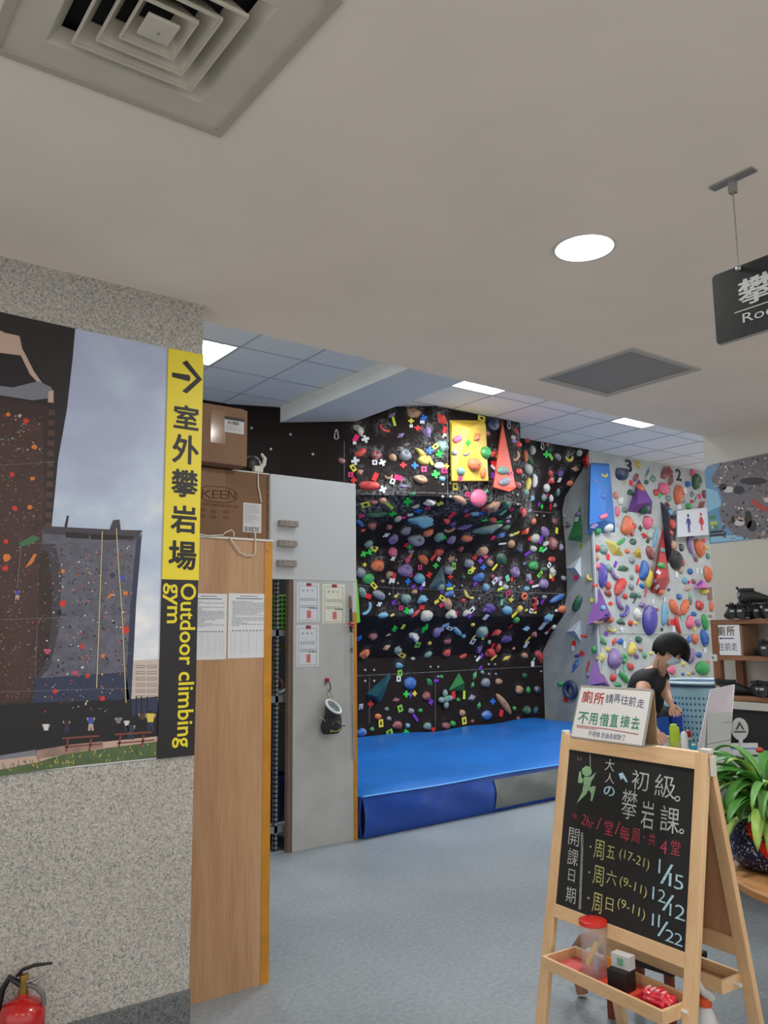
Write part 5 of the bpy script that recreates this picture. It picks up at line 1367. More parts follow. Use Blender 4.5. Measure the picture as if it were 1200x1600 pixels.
REG(870, 870, 4.8, '''155 350 130 58 62 e G;145 155 28 34 0 R k;130 650 26 40 -25 R r;125 685 18 40 0 R w;155 740 44 28 10 e V;190 725 38 46 0 X r;140 815 100 30 62 k u;25 955 40 38 0 b g;115 995 108 148 0 r U;70 1065 34 44 -20 R r;205 595 50 16 -10 R r;
335 140 190 58 88 e I;385 85 58 38 85 e t;437 55 44 18 70 R v;425 135 105 46 -58 c v;497 88 80 42 0 k G;600 90 62 28 85 e r;605 185 52 9 72 R r;560 155 34 38 0 b t;645 100 150 56 80 e u;685 165 145 58 82 e y;640 220 48 34 -20 b u;665 270 62 8 78 R r;
470 225 135 70 55 e r;287 215 38 44 0 b r;380 215 58 38 80 e r;380 275 62 42 -35 e m;245 160 60 34 -45 c y;348 385 44 42 0 b l;310 485 78 34 10 e n;395 470 60 44 0 b o;380 430 60 30 20 w V;400 350 36 30 0 X r;265 325 22 30 0 R y;555 225 38 50 0 b s;
512 298 40 40 0 b r;575 290 62 44 0 k G;610 290 42 40 0 k t;580 330 40 7 60 R K;465 350 125 52 -65 c v;508 415 105 48 55 c I;480 490 58 48 0 k G;485 540 34 48 0 X w;600 430 92 52 -65 e w;550 497 36 46 0 b r;590 497 26 34 0 b y;690 475 230 108 85 f I;
640 360 80 62 0 w v;745 395 40 22 -20 e m;717 335 12 34 0 R w;805 320 12 34 0 R w;800 430 175 44 88 e l;785 545 18 24 0 R K;410 550 76 42 -5 c y;370 575 26 34 0 R v;335 630 92 38 -35 e g;282 695 38 56 0 b g;430 635 54 28 60 k r;475 635 48 40 0 k u;
505 660 18 54 0 R w;548 628 18 32 0 S w;610 620 54 50 0 b G;555 690 96 54 65 e y;625 690 34 40 0 b n;378 695 28 36 0 b y;330 755 56 60 0 k y;425 770 150 92 85 b v;500 765 74 44 85 j g;595 745 60 48 -40 w v;655 740 34 40 -20 b g;235 820 76 11 75 R r;
230 885 56 36 80 w v;418 908 46 58 0 b r;500 905 110 42 -50 e g;505 835 18 40 0 R t;550 825 48 58 0 b r;460 960 54 42 0 b g;450 860 18 36 0 R w;870 375 112 52 -70 e o;952 380 112 56 60 e o;1065 365 62 74 0 b r;910 425 38 42 0 b r;900 510 155 46 -78 c r;
835 490 58 28 88 e r;870 490 28 44 0 R r;993 495 100 56 82 b k;1055 495 44 58 0 b v;1105 490 125 44 -85 e g;1030 540 24 38 0 X y;1025 430 46 34 0 k u;995 330 28 56 0 k G;915 300 48 46 0 b u;875 540 24 46 0 R w;935 455 18 34 20 R t;1100 610 135 52 -82 e u;
1030 615 76 46 82 e o;985 620 56 34 60 e u;995 735 125 64 88 b v;1065 735 46 46 0 b u;945 805 28 36 0 b y;1125 795 34 32 0 b r;1090 835 120 110 0 f g;1110 700 18 40 0 R w;860 850 56 60 0 k k;945 880 30 24 0 b u;985 878 24 28 0 b y;1022 868 34 34 0 b s;
1105 258 76 44 0 e y;1145 275 38 100 0 R b;1155 370 80 34 88 e o;1125 130 125 56 -85 e o;998 110 44 48 0 b u;957 180 38 54 0 b l;985 190 22 28 0 S k;1022 185 34 40 0 b m;975 240 54 36 0 k n;925 105 38 44 0 b n;1050 105 14 40 -20 R w;1080 105 14 40 20 R w;
895 135 18 40 -30 R w;840 245 44 36 0 w V;740 185 34 30 0 e v;780 265 58 42 0 b o;760 118 36 38 0 X w;750 225 38 36 20 X w;790 1030 30 36 0 b s;760 1145 30 60 0 w v;815 1130 56 40 0 k G;770 1180 26 34 0 b r;1040 20 30 40 0 b m;940 700 34 44 20 R w;
330 870 20 30 0 R L;705 725 36 26 0 b y;1075 200 16 40 0 R v;1000 290 22 36 0 R t''')
ordn = ['leftmost', 'second from left', 'third from left', 'fourth from left', 'fifth from left', 'sixth from left', 'seventh from left', 'eighth from left', 'ninth from left', 'tenth from left', 'eleventh from left', 'twelfth from left', 'thirteenth from left', 'fourteenth from left', 'fifteenth from left']
SHN = {'b': 'rounded', 'e': 'elongated', 'f': 'smooth domed', 'c': 'curved', 'w': 'angular wedge', 'k': 'lumpy', 'j': 'pocketed', 'r': 'ring-shaped', 'x': 'four-lobed', 'X': 'cross-shaped', 'S': 'square', 'R': 'strip'}
ITEMS = []
def place(r_):
    px, py, w_, h_, rot, kind, colr = r_
    l, n = hit(allb, px, py)
    if l is None: return
    w_ = max(w_, 1.5); h_ = max(h_, 1.0)
    dep = (l-CAM).dot(fw); iso = dep/F_PX
    a = math.radians(rot); ca, sa = math.cos(a), -math.sin(a)
    def onp(x, y):
        d = ray(x, y); return CAM+d*((l-CAM).dot(n)/d.dot(n))
    A_ = onp(px+ca*w_/2, py+sa*w_/2)-onp(px-ca*w_/2, py-sa*w_/2)
    C_ = onp(px+sa*h_/2, py-ca*h_/2)-onp(px-sa*h_/2, py+ca*h_/2)
    lim = 1.5
    sx = min(A_.length, w_*iso*lim)
    X_ = A_.normalized(); Y_ = n.cross(X_).normalized()
    sy = min(abs(C_.dot(Y_)) if abs(C_.dot(Y_)) > h_*iso*.7 else h_*iso, h_*iso*lim)
    tg = kind in 'XSR'
    dz = .006 if tg else (.36 if kind == 'f' else .48)*min(sx, sy) if kind != 'r' else .35*min(sx, sy)
    if kind in 'ek' and not tg: dz = .55*min(sx, sy)
    if kind == 'w': dz = .42*min(sx, sy)
    me = tagmesh(kind) if tg else get_t(kind, int(px*7+py*3))
    o = bpy.data.objects.new('route_marker' if tg else 'climbing_hold', me)
    COL.objects.link(o)
    p = l+n*(.004 if tg else -.002)
    R3 = Matrix(((X_.x, Y_.x, n.x), (X_.y, Y_.y, n.y), (X_.z, Y_.z, n.z)))
    o.location = p; o.rotation_euler = R3.to_euler(); o.scale = (sx, sy, dz)
    nm, c = (TAGC if tg else HC)[colr]
    mt = pm('marker_'+nm.replace(' ', '_'), c, .5) if tg else holdmat(colr)
    o.material_slots[0].link = 'OBJECT'; o.material_slots[0].material = mt
    size = max(w_, h_)
    ITEMS.append((o, px, py, size, kind, nm, tg, l, sx, sy, n))
uniq = []
for r_ in RAW:
    tgk = r_[5] in 'XSR'
    if any((u_[5] in 'XSR') == tgk and math.hypot(u_[0]-r_[0], u_[1]-r_[1]) < 2.6 and u_[6] == r_[6] for u_ in uniq): continue
    uniq.append(r_)
for r_ in uniq: place(r_)
# beyond the 300 largest holds the rest become one mesh of small holds
hl = sorted([it for it in ITEMS if not it[6]], key=lambda i_: -i_[8]*i_[9]/((i_[7]-CAM).length**2))
small = {id(it[0]) for it in hl[300:]}
sb = B(); smats = []; 
for it in hl[300:]:
    o = it[0]; m = o.material_slots[0].material
    if m not in smats: smats.append(m)
    M = Matrix.Translation(o.location) @ o.rotation_euler.to_matrix().to_4x4() @ Matrix.Diagonal((*o.scale, 1))
    sb.add([v.co for v in o.data.vertices], [tuple(p.vertices) for p in o.data.polygons], M, smats.index(m))
    bpy.data.objects.remove(o)
KEEP = [it for it in ITEMS if it[6] or it not in hl[300:]]
tag(sb.build('small_climbing_holds', smats, smooth='all'), 'scattered small climbing holds between the larger ones on the climbing walls', 'climbing hold', None, 'stuff')
def region(px, py, l):
    if abs(l.x-XR) < .3 and px > 880 and px < 914: return 'grey return'
    if px >= 914:
        v = 'upper' if py < 822 else 'middle' if py < 990 else 'lower'
        return f'{v} grey wall '+('left' if px < 985 else 'centre' if px < 1050 else 'right')
    v = 'top band' if py < 772 else 'shadowed overhang' if py < 850 else 'middle' if py < 924 else 'lower middle' if py < 1048 else 'bottom panel'
    return f'black wall {v} '+('left' if px < 640 else 'centre' if px < 740 else 'right')
groups = {}
for it in KEEP:
    o, px, py, size, kind, nm, tg, l, sx, sy, n = it
    sz = '' if tg else ('tiny' if size < 8 else 'small' if size < 13 else 'mid-sized' if size < 20 else 'large')
    base = f"{sz} {nm} {SHN[kind]} {'route marker' if tg else 'hold'}".strip()
    groups.setdefault((base, region(px, py, l)), []).append(it)
def plural(b): return b+'s'
for (base, reg), its in groups.items():
    its.sort(key=lambda t_: t_[1])
    for k, it in enumerate(its):
        lab = f'{base} on {reg}' if len(its) == 1 else (f'{ordn[k]} of {plural(base)} on {reg}' if k < len(its)-1 else f'rightmost of {plural(base)} on {reg}')
        o = it[0]
        tag(o, lab, 'route marker' if it[6] else 'climbing hold', ('route markers on ' if it[6] else 'climbing holds on ')+('the black wall' if 'black' in reg else 'the grey wall' if 'grey wall' in reg else 'the grey return wall'))
# chalk dust on the black wall: clings above and around each hold
me = black_wall.data
co = np.empty(len(me.vertices)*3); me.vertices.foreach_get('co', co); co = co.reshape(-1, 3)
ch = np.zeros(len(co))
rr = random.Random(5)
for (o, px, py, size, kind, nm, tg, l, sx, sy, n) in ITEMS:
    if tg or px > 905: continue
    s_ = max(sx, sy)*.44+.012
    k = rr.uniform(.1, 1.0)**1.5*(1.35 if py < 900 else .8 if py < 1048 else .15)*(1.1 if max(sx, sy) > .11 else .5)
    c = np.array((l.x, l.y, l.z+.45*min(sx, sy)))
    d2 = ((co-c)**2).sum(1)
    ch = np.maximum(ch, k*np.exp(-(d2/(s_*s_))**1.5))
for (px, py, s_, k) in ((575, 792, .22, 1.0), (605, 785, .22, 1.0), (635, 790, .15, .9), (740, 765, .25, 1.1), (715, 790, .16, 1.1), (778, 790, .22, 1.1), (760, 800, .2, .9), (817, 745, .14, 1.1), (820, 765, .14, 1.1), (824, 790, .12, 1.1), (828, 810, .12, 1.1), (835, 745, .12, .9), (813, 715, .10, .9), (812, 690, .08, .9), (868, 810, .10, .8), (680, 700, .15, .9), (700, 690, .1, .8), (790, 930, .2, .8), (820, 935, .2, .8), (760, 925, .2, .7), (700, 930, .15, .6), (630, 940, .15, .6), (730, 940, .2, .7)):
    l, n = hit(wallb, px, py)
    if l is None: continue
    d2 = ((co-np.array(l))**2).sum(1); ch = np.maximum(ch, k*np.exp(-d2/(s_*s_)))
at = me.attributes.new('chalk', 'FLOAT', 'POINT'); at.data.foreach_set('value', np.clip(ch*1.0, 0, 1.1).astype(np.float32))
# hanging carabiners at the top of the black wall
def carabiner(px, py, label):
    l, n = hit(wallb, px, py)
    X_ = Vector((0, 0, 1)).cross(n).normalized(); Z_ = Vector((0, 0, 1)); sc_ = (l-CAM).dot(fw)/F_PX
    pts = []
    for k in range(20):
        a = 2*math.pi*k/20; pts.append(l+n*.02+X_*(3.0*sc_*math.cos(a)*(1.15 if math.sin(a) < 0 else .8))+Z_*(7.5*sc_*math.copysign(abs(math.sin(a))**.8, math.sin(a))))
    t = empty('carabiner', l+n*.02-Z_*7.5*sc_, label, 'carabiner', 'carabiners at the top of the black wall')
    B().tube(pts, .009, 8, closed=True).build('ring', chrome, t, smooth=True)
    B().tube([l+n*.002+Z_*9*sc_, l+n*.02+Z_*7.4*sc_], .008, 6).build('hanger', chrome, t)
carabiner(526, 680, 'silver carabiner hanging at the top left of the black wall')
carabiner(793, 663, 'silver carabiner hanging just right of the red triangular volume')
carabiner(845.5, 695, 'silver carabiner hanging at the top of the black wall, right part')
# toilet direction board on the grey wall
t = empty('toilet_sign', ww.w(ww.loc(1083, 838).x, ww.loc(1083, 838).y, .1), 'white board with a blue man and a red woman figure on the grey climbing wall', 'sign')
P_ = [(1058.5, 798.3), (1118, 791.5), (1119, 834.5), (1058.5, 839.3)]
q = [ww.loc(*p, .14) for p in P_]
B().prism([(p.x, p.y) for p in q], .125, .14, ww.M).build('board', pm('board_pale', (196, 198, 204), .5), t)
def figure(cx_, cy_, s, mt, woman, nm):
    b = B(); c = ww.loc(cx_, cy_, .14); sx, sy = ww.scale(cx_, cy_); u = s/sy
    f_ = lambda pts: b.add([ww.w(c.x+x*u*.9, c.y+y*u, .1412+.0003*len(b.f)/6) for x, y in pts], [tuple(range(len(pts)))])
    f_([(.14*math.cos(a), .62+.14*math.sin(a)) for a in [2*math.pi*k/14 for k in range(14)]])
    if woman:
        f_([(-.14, .42), (-.28, -.12), (.28, -.12), (.14, .42)]); f_([(-.14, .43), (-.42, .0), (-.35, -.04), (-.10, .32)]); f_([(.14, .43), (.10, .32), (.35, -.04), (.42, 0)])
        f_([(-.13, -.12), (-.13, -.55), (-.03, -.55), (-.03, -.12)]); f_([(.03, -.12), (.03, -.55), (.13, -.55), (.13, -.12)])
    else:
        f_([(-.18, .42), (-.16, -.08), (.16, -.08), (.18, .42)]); f_([(-.18, .42), (-.40, -.02), (-.33, -.06), (-.14, .25)]); f_([(.18, .42), (.14, .25), (.33, -.06), (.40, -.02)])
        f_([(-.16, -.08), (-.15, -.62), (-.03, -.62), (-.01, -.08)]); f_([(.01, -.08), (.03, -.62), (.15, -.62), (.16, -.08)])
    b.build(nm, mt, t)
figure(1076, 819, 21, pm('figure_blue', (34, 38, 108), .6), False, 'man_figure')
figure(1096, 817, 21, pm('figure_red', (180, 34, 40), .6), True, 'woman_figure')

# ================================================================ CHALKBOARD EASEL
pine = woodmat('pine_wood', (226, 192, 150), (206, 166, 118), 'Z', 1.6, .5)
pineh = woodmat('pine_wood_rail', (226, 192, 150), (206, 166, 118), 'Y', 1.6, .5)
EU = Vector((-.066, -.998, 0)).normalized(); EB = Vector((EU.y*-1, EU.x, 0)); EB = Vector((.998, -.066, 0)).normalized()
TLW = Vector((2.487, 2.208, 1.1))
ef = Fr(TLW, EU, Vector((.19, 0, 1)))
eb = Fr(TLW+EB*.030, EU, Vector((-.20, 0, 1)))
t = empty('chalkboard_easel', (2.46, 1.88, 0), 'pine A-frame chalkboard easel with chalk writing and a tray, in the right foreground', 'easel')
legL = 1.112
def leg(fr, x0, x1, z0, z1, nm='leg'):
    b = B(); b.box((x0, -legL, z0), (x1, 0, z1), fr.M, 0, .003); return b.build(nm, pine, t)
lf = leg(ef, 0, .045, -.022, 0); rf = leg(ef, .603, .648, -.022, 0)
lb = leg(eb, 0, .045, -.0, .022); rb = leg(eb, .603, .648, -.0, .022)
B().box((.045, -.055, -.020), (.603, 0, -.001), ef.M, 0, .002).build('top_rail', pineh, t)
B().box((.045, -.645, -.020), (.603, -.600, -.001), ef.M, 0, .002).build('bottom_rail', pineh, t)
B().box((.045, -.055, .001), (.603, 0, .020), eb.M, 0, .002).build('rear_top_rail', pineh, t)
B().box((.045, -.660, .001), (.603, -.600, .020), eb.M, 0, .002).build('rear_bottom_rail', pineh, t)
B().box((.045, -.60, .004), (.603, -.055, .012), eb.M).build('rear_board', woodmat('rear_board_wood', (190, 144, 104), (166, 120, 82), 'Z', 1.2), t)
chalkb = pm('blackboard', (26, 28, 29), .7, noise=(5, .35))
cb = B().box((.045, -.602, -.014), (.603, -.053, -.006), ef.M).build('chalkboard', chalkb, t)
for fr_, sgn in ((ef, 1), (eb, -1)):
    pass
for p in ((.010, 0), (.625, 0), (.643, 0)):
    q = ef.w(p[0], p[1]+.004, -.012); B().box((q.x-.012, q.y-.010, q.z-.004), (q.x+.016, q.y+.010, q.z+.010), None, 0, .003).build('corner_cap', wp, t)
q = ef.w(.655, -.02, -.012); B().box((q.x-.004, q.y-.004, q.z-.05), (q.x+.022, q.y+.004, q.z+.012), None, 0, .002).build('hinge', wp, t)
# chalk writing
def chalkm(n_, c): return pm('chalk_'+n_, c, .9, noise=(160, .35))
LINES = {}
def LB(nm, c):
    if (nm, c) not in LINES: LINES[(nm, c)] = B()
    return LINES[(nm, c)]
def K(c, nm, ox, oy, s, lst, bold=-.004):
    for e_ in lst:
        ch, x, y, w_, h_ = e_[:5]; rot = e_[5] if len(e_) > 5 else 0
        putpx(LB(nm, c), ef, ch, ox+x/s, oy+y/s, w_/s, h_/s, -.0050, bold=bold, rot=math.radians(rot))
K('white', 'chalk_title', 865, 1160, 4.898, [('初', 655, 290, 130, 150), ('級', 845, 335, 160, 175), ('攀', 572, 475, 118, 225), ('岩', 712, 555, 100, 215), ('課', 880, 590, 150, 200)])
K('white', 'chalk_subtitle', 865, 1160, 4.898, [('大', 422, 172, 74, 92), ('人', 422, 272, 72, 78)])
K('blue', 'chalk_particle', 865, 1160, 4.898, [('の', 418, 372, 84, 74)], .02)
gm = lambda x, y: (865+x/4.898, 1160+y/4.898)
polypx(LB('chalk_arrow', 'blue'), ef, [gm(490, 240), gm(522, 228), gm(534, 252), gm(562, 304), gm(548, 304), gm(522, 272), gm(508, 288)], -.0050)
for cx_, cy_, r_ in ((940, 430, 18), (972, 680, 16)):
    linepx(LB('chalk_title', 'white'), ef, [gm(cx_+r_*math.cos(a), cy_+r_*math.sin(a)) for a in [k*.7 for k in range(10)]], .004, -.0050)
K('red', 'chalk_schedule_line', 865, 1160, 4.898, [('*', 155, 565, 36, 40), ('2hr', 255, 605, 96, 80, -10), ('/', 340, 620, 36, 92), ('堂', 414, 652, 66, 112), ('/', 482, 655, 40, 100), ('每', 536, 695, 74, 110), ('周', 620, 712, 60, 110), ('、', 684, 722, 20, 22), ('共', 746, 742, 52, 96)])
K('red', 'chalk_schedule_line', 865, 1280, 4.898, [('4', 835, 212, 56, 104), ('堂', 925, 218, 74, 112)])
K('white', 'chalk_heading', 865, 1280, 4.898, [('開', 148, 135, 82, 132), ('課', 140, 290, 84, 128), ('日', 130, 430, 52, 92), ('期', 124, 580, 78, 120)])
s4 = lambda x, y: (865+x/4.898, 1280+y/4.898)
for k in (0, 10): linepx(LB('chalk_divider', 'white'), ef, [s4(205+k, 100), s4(205+k, 250), s4(198+k, 420), s4(188+k, 690)], .003, -.0050)
for i_, lst in enumerate(([('·', 275, 210, 16, 16), ('周', 340, 232, 80, 146), ('五', 430, 252, 66, 92), ('(17-21)', 608, 310, 240, 92, -6)], [('·', 265, 405, 16, 16), ('周', 335, 430, 84, 146), ('六', 435, 447, 80, 108), ('(9-11)', 600, 520, 220, 92, -6)], [('·', 258, 603, 16, 16), ('周', 325, 640, 76, 150), ('日', 420, 652, 60, 96), ('(9-11)', 585, 690, 225, 92, -6)])): K('yellow', 'chalk_class_line%d' % i_, 865, 1280, 4.898, lst)
for i_, lst in enumerate(([('1', 803, 358, 14, 110), ('/', 858, 420, 96, 165), ('1', 884, 462, 20, 100), ('5', 950, 482, 74, 112)], [('1', 755, 565, 14, 96), ('2', 820, 588, 62, 96), ('/', 868, 640, 92, 136), ('1', 886, 692, 14, 92), ('2', 960, 715, 84, 112)], [('1', 752, 768, 14, 92), ('1', 798, 778, 14, 96), ('/', 828, 840, 84, 130), ('2', 880, 895, 72, 92), ('2', 948, 922, 68, 92)])): K('blue', 'chalk_date%d' % i_, 865, 1280, 4.898, lst, -.008)
for pl in ([(240, 178), (272, 188), (284, 212), (282, 240), (262, 258), (232, 256), (212, 236), (210, 204)], [(190, 222), (202, 220), (206, 268), (222, 280), (214, 310), (184, 310), (178, 296)], [(224, 262), (276, 262), (318, 226), (300, 270), (282, 296), (270, 340), (312, 332), (314, 350), (300, 410), (288, 448), (274, 446), (280, 396), (262, 360), (238, 400), (168, 468), (190, 420), (212, 376), (222, 320)]):
    polypx(LB('chalk_climber_drawing', 'green'), ef, [gm(*p) for p in pl], -.0050)
linepx(LB('chalk_rope_line', 'white'), ef, [gm(272, 90), gm(274, 190)], .003, -.0048); linepx(LB('chalk_climber_drawing', 'green'), ef, [gm(232, 200), gm(248, 210), gm(244, 236), gm(228, 240)], .003, -.0046)
linepx(LB('chalk_tick', 'white'), ef, [gm(175, 112), gm(180, 130), gm(190, 132)], .0015, -.0048); linepx(LB('chalk_tick', 'white'), ef, [gm(200, 112), gm(205, 134)], .0015, -.0048)
CCOL = {'white': (186, 190, 188), 'red': (186, 66, 82), 'yellow': (190, 188, 120), 'blue': (170, 206, 220), 'green': (140, 178, 136)}
for (nm, c_), b in LINES.items(): b.build(nm.rstrip('0123456789'), chalkm(c_, CCOL[c_]), cb)
# trays
tf = Fr((2.250, 2.130, .372), EU, EB)
def tray(fr, dep, nm, lip=.04):
    tr = B(); L_ = .512; th = .011
    tr.box((0, 0, -lip), (L_, th, 0), fr.M, 0, .0015); tr.box((0, dep-th, -lip), (L_, dep, 0), fr.M, 0, .0015)
    tr.box((0, th, -lip), (th, dep-th, 0), fr.M, 0, .0015); tr.box((L_-th, th, -lip), (L_, dep-th, 0), fr.M, 0, .0015)
    o = tr.build(nm, pineh, t); B().box((th, th, -lip+.002), (L_-th, dep-th, -lip+.008), fr.M).build('tray_floor', woodmat('tray_ply', (176, 132, 90), (150, 108, 70), 'Y'), o)
    pg = B(); pg.cyl(fr.w(-.022, dep*.55, -lip*.5), fr.w(.0, dep*.55, -lip*.5), .007, 10); pg.cyl(fr.w(L_, dep*.55, -lip*.5), fr.w(L_+.022, dep*.55, -lip*.5), .007, 10); pg.build('dowel', wp, o, smooth=True)
    return o
tray(tf, .165, 'tray'); tf2 = Fr((2.535, 2.11, .392), EU, EB); tray(tf2, .12, 'rear_tray')
# things in the tray
TZ = -.032
felt = tag(B().box((.014, .014, TZ), (.19, .15, TZ+.003), tf.M).build('red_paper', pm('red_paper', (206, 92, 92), .8)), 'pinkish red paper sheet lying in the left end of the easel tray', 'paper')
tag(B().box((.195, .016, TZ), (.345, .15, TZ+.003), tf.M).build('orange_paper', pm('orange_red_paper', (214, 70, 44), .7)), 'orange red paper sheet under the black box in the easel tray', 'paper')
tag(B().box((.348, .016, TZ), (.497, .15, TZ+.003), tf.M).build('scarlet_paper', pm('scarlet_paper', (196, 32, 44), .7)), 'scarlet paper sheet in the right end of the easel tray', 'paper')
def jarmat(): return pm('clear_plastic', (226, 214, 214), .12, trans=.0, alpha=.30)
jc = tf.w(.165, .088, TZ+.004)
t = empty('plastic_jar', jc, 'clear plastic jar with bright red lid standing in the easel tray', 'jar')
J = Matrix.Translation(jc); J2 = Matrix.Translation(jc)
B().lathe([(.036, .0), (.040, .006), (.0435, .02), (.0435, .15), (.043, .163)], 36, J).build('body', jarmat(), t, smooth=True)
B().lathe([(.0001, .176), (.040, .177), (.047, .174), (.048, .162), (.045, .160), (.0001, .160)], 36, J).build('lid', pm('lid_red', (206, 42, 36), .4, coat=.3), t, smooth=True)
B().tube([jc+Vector((-.01, .022, .03)), jc+Vector((.0, -.012, .105))], .009, 10).build('yellow_chalk_stick', pm('chalk_yellow_stick', (226, 196, 96), .8), t, smooth=True)
B().tube([jc+Vector((.006, .02, .014)), jc+Vector((.004, -.030, .022))], .010, 8).build('orange_chalk_stick', pm('chalk_orange', (226, 120, 90), .8), t, smooth=True)
B().tube([jc+Vector((-.018, -.022, .02)), jc+Vector((.006, .0, .058))], .009, 8).build('blue_chalk_stick', pm('chalk_bluegrey', (140, 150, 180), .8), t, smooth=True)
bc = tf.w(.292, .075, TZ+.004)
t = empty('chalk_box', bc, 'small black box with white top label in the middle of the easel tray', 'box')
BMx = Matrix.Translation(bc) @ tf.M.to_3x3().to_4x4() @ Matrix.Rotation(.15, 4, 'Z')
B().box((-.034, -.03, 0), (.034, .03, .062), BMx, 0, .002).build('body', pm('box_black', (24, 22, 26), .5), t)
B().box((-.034, -.004, .0622), (.034, .031, .105), BMx @ Matrix.Rotation(-.0, 4, 'X'), 0, .002).build('open_lid', label_w, t)
B().box((-.010, -.0052, .072), (.012, -.0042, .095), BMx).build('green_print', pm('print_mint', (110, 160, 130), .6), t)
yc_ = tf.w(.235, .115, TZ+.004)
tag(B().box((-.022, -.003, 0), (.022, .0, .075), Matrix.Translation(yc_) @ tf.M.to_3x3().to_4x4() @ Matrix.Rotation(.25, 4, 'X'), 0, .001).build('orange_card', pm('card_orange', (232, 160, 60), .6)), 'orange yellow card leaning between the jar and black box', 'card')
# crumpled red packet
bm = bmesh.new(); bmesh.ops.create_icosphere(bm, subdivisions=4, radius=1)
for v in bm.verts:
    x, y, z = v.co; n_ = .10*math.sin(9*x+3*y)+.08*math.sin(13*y+5*z)+.06*math.sin(17*x-6*z)
    v.co = (math.copysign(abs(x)**.6, x)*.058*(1+n_*.3), math.copysign(abs(y)**.7, y)*.036*(1+n_), max(-.3, z)*.028*(1+n_*2))
pk = tf.w(.425, .085, TZ+.013)
PM_ = Matrix.Translation(pk) @ tf.M.to_3x3().to_4x4() @ Matrix.Rotation(.1, 4, 'Z')
t = tag(B().bm(bm, PM_).build('snack_packet', pm('packet_red', (206, 36, 52), .25, noise=(30, .3), coat=.4), smooth='all'), 'crumpled glossy red packet in the right end of the easel tray', 'packet')
b = B()
for k in range(4): b.box((-.036+k*.018, -.012, .025), (-.028+k*.018, .014, .031), PM_, 0, .001)
b.build('pale_print', pm('packet_pink', (236, 176, 180), .4), t)
for k, (x0, y0, x1, y1, c_, nm, lb_) in enumerate(((.33, .028, .44, .022, (60, 80, 170), 'blue', 'blue pen at the front edge of the easel tray'), (.35, .040, .47, .030, (170, 176, 200), 'pale', 'pale lilac pen lying beside the blue pen in the tray'), (.46, .135, .485, .05, (50, 40, 120), 'indigo', 'dark blue marker behind the red packet in the tray'))):
    tag(B().tube([tf.w(x0, y0, TZ+.009), tf.w(x1, y1, TZ+.009)], .005, 8).build('pen', pm('pen_'+nm, c_, .35), smooth=True), lb_, 'pen', 'pens in the easel tray')

# white sign on top of the easel
z0_ = 1.1165
a0 = on(891.5, 1151, 2, z0_); a1 = on(1004, 1166, 2, z0_)
sx_ = (a1-a0).normalized(); bk = Vector((-sx_.y, sx_.x, 0)); bk = bk if bk.x > 0 else -bk
sf = Fr(a0, sx_, bk*.28+Vector((0, 0, 1)))
t = empty('cardboard_sign', a0.lerp(a1, .5), 'white handwritten cardboard sign with red and green characters standing on the easel top', 'sign')
cr_ = [sf.loc(*p) for p in ((891.5, 1151), (1004, 1166), (1019, 1078.6), (907.7, 1072))]
slabp = B(); slabp.prism([(p.x, p.y) for p in cr_], -.006, 0, sf.M)
slabp.build('face', pm('sign_card_white', (216, 216, 214), .6), t)
b = B(); P4 = [(p.x, p.y) for p in cr_]
for i in range(4):
    p0 = sf.w(*P4[i], -.003); p1 = sf.w(*P4[(i+1) % 4], -.003); b.tube([p0, p1], .0045, 6)
b.build('taped_edge', pm('edge_grey', (150, 146, 138), .7), t)
hgt = (sf.w(*P4[2])-sf.w(*P4[1])).length
A_ = sf.w(*P4[2], -.008); Bq = sf.w(*P4[3], -.008); C0 = a1+bk*.075; D0 = a0+bk*.075
b = B(); n_ = Vector((0, 0, .004)); b.add([A_, Bq, D0, C0, A_+bk*.004, Bq+bk*.004, D0+bk*.004, C0+bk*.004], [(0, 1, 2, 3), (7, 6, 5, 4), (0, 3, 7, 4), (1, 5, 6, 2), (0, 4, 5, 1), (3, 2, 6, 7)])
b.build('back_flap', pm('kraft_card', (164, 136, 100), .8, noise=(12, .1)), t)
b = B(); b.add([a0, a1, C0, D0, a0-n_, a1-n_, C0-n_, D0-n_], [(0, 1, 2, 3), (7, 6, 5, 4), (0, 4, 5, 1), (1, 5, 6, 2), (2, 6, 7, 3), (3, 7, 4, 0)])
b.build('base_flap', pm('kraft_card_grey', (140, 134, 124), .8), t)
def SK(b, lst, bold=0.0):
    for ch, x, y, w_, h_ in lst: putpx(b, sf, ch, 860+x/4.615, 1060+y/4.615, w_/4.615, h_/4.615, .0008, bold=bold)
b = B(); SK(b, [('廁', 268, 132, 76, 84), ('所', 352, 145, 72, 84)], .012); 
s3 = lambda x, y: (860+x/4.615, 1060+y/4.615)
linepx(b, sf, [s3(190, 338), s3(300, 352), s3(420, 366), s3(635, 404)], .0022, .0008); linepx(b, sf, [s3(190, 350), s3(335, 368)], .0018, .0008)
b.build('red_writing', pm('ink_red', (168, 40, 40), .7), t)
b = B(); SK(b, [('請', 428, 145, 56, 66), ('再', 482, 145, 46, 62), ('往', 537, 155, 56, 66), ('前', 592, 165, 52, 70), ('走', 652, 180, 52, 64)]); SK(b, [('不用借 走過去就對了', 405, 412, 270, 40)])
b.build('blue_writing', pm('ink_bluegrey', (70, 80, 120), .7), t)
b = B(); SK(b, [('不', 238, 285, 74, 84), ('用', 310, 292, 58, 82), ('借', 390, 298, 66, 90), ('直', 460, 302, 56, 92), ('接', 540, 310, 66, 84), ('去', 614, 322, 60, 92)], .01)
b.build('green_writing', pm('ink_green', (30, 130, 100), .7), t)

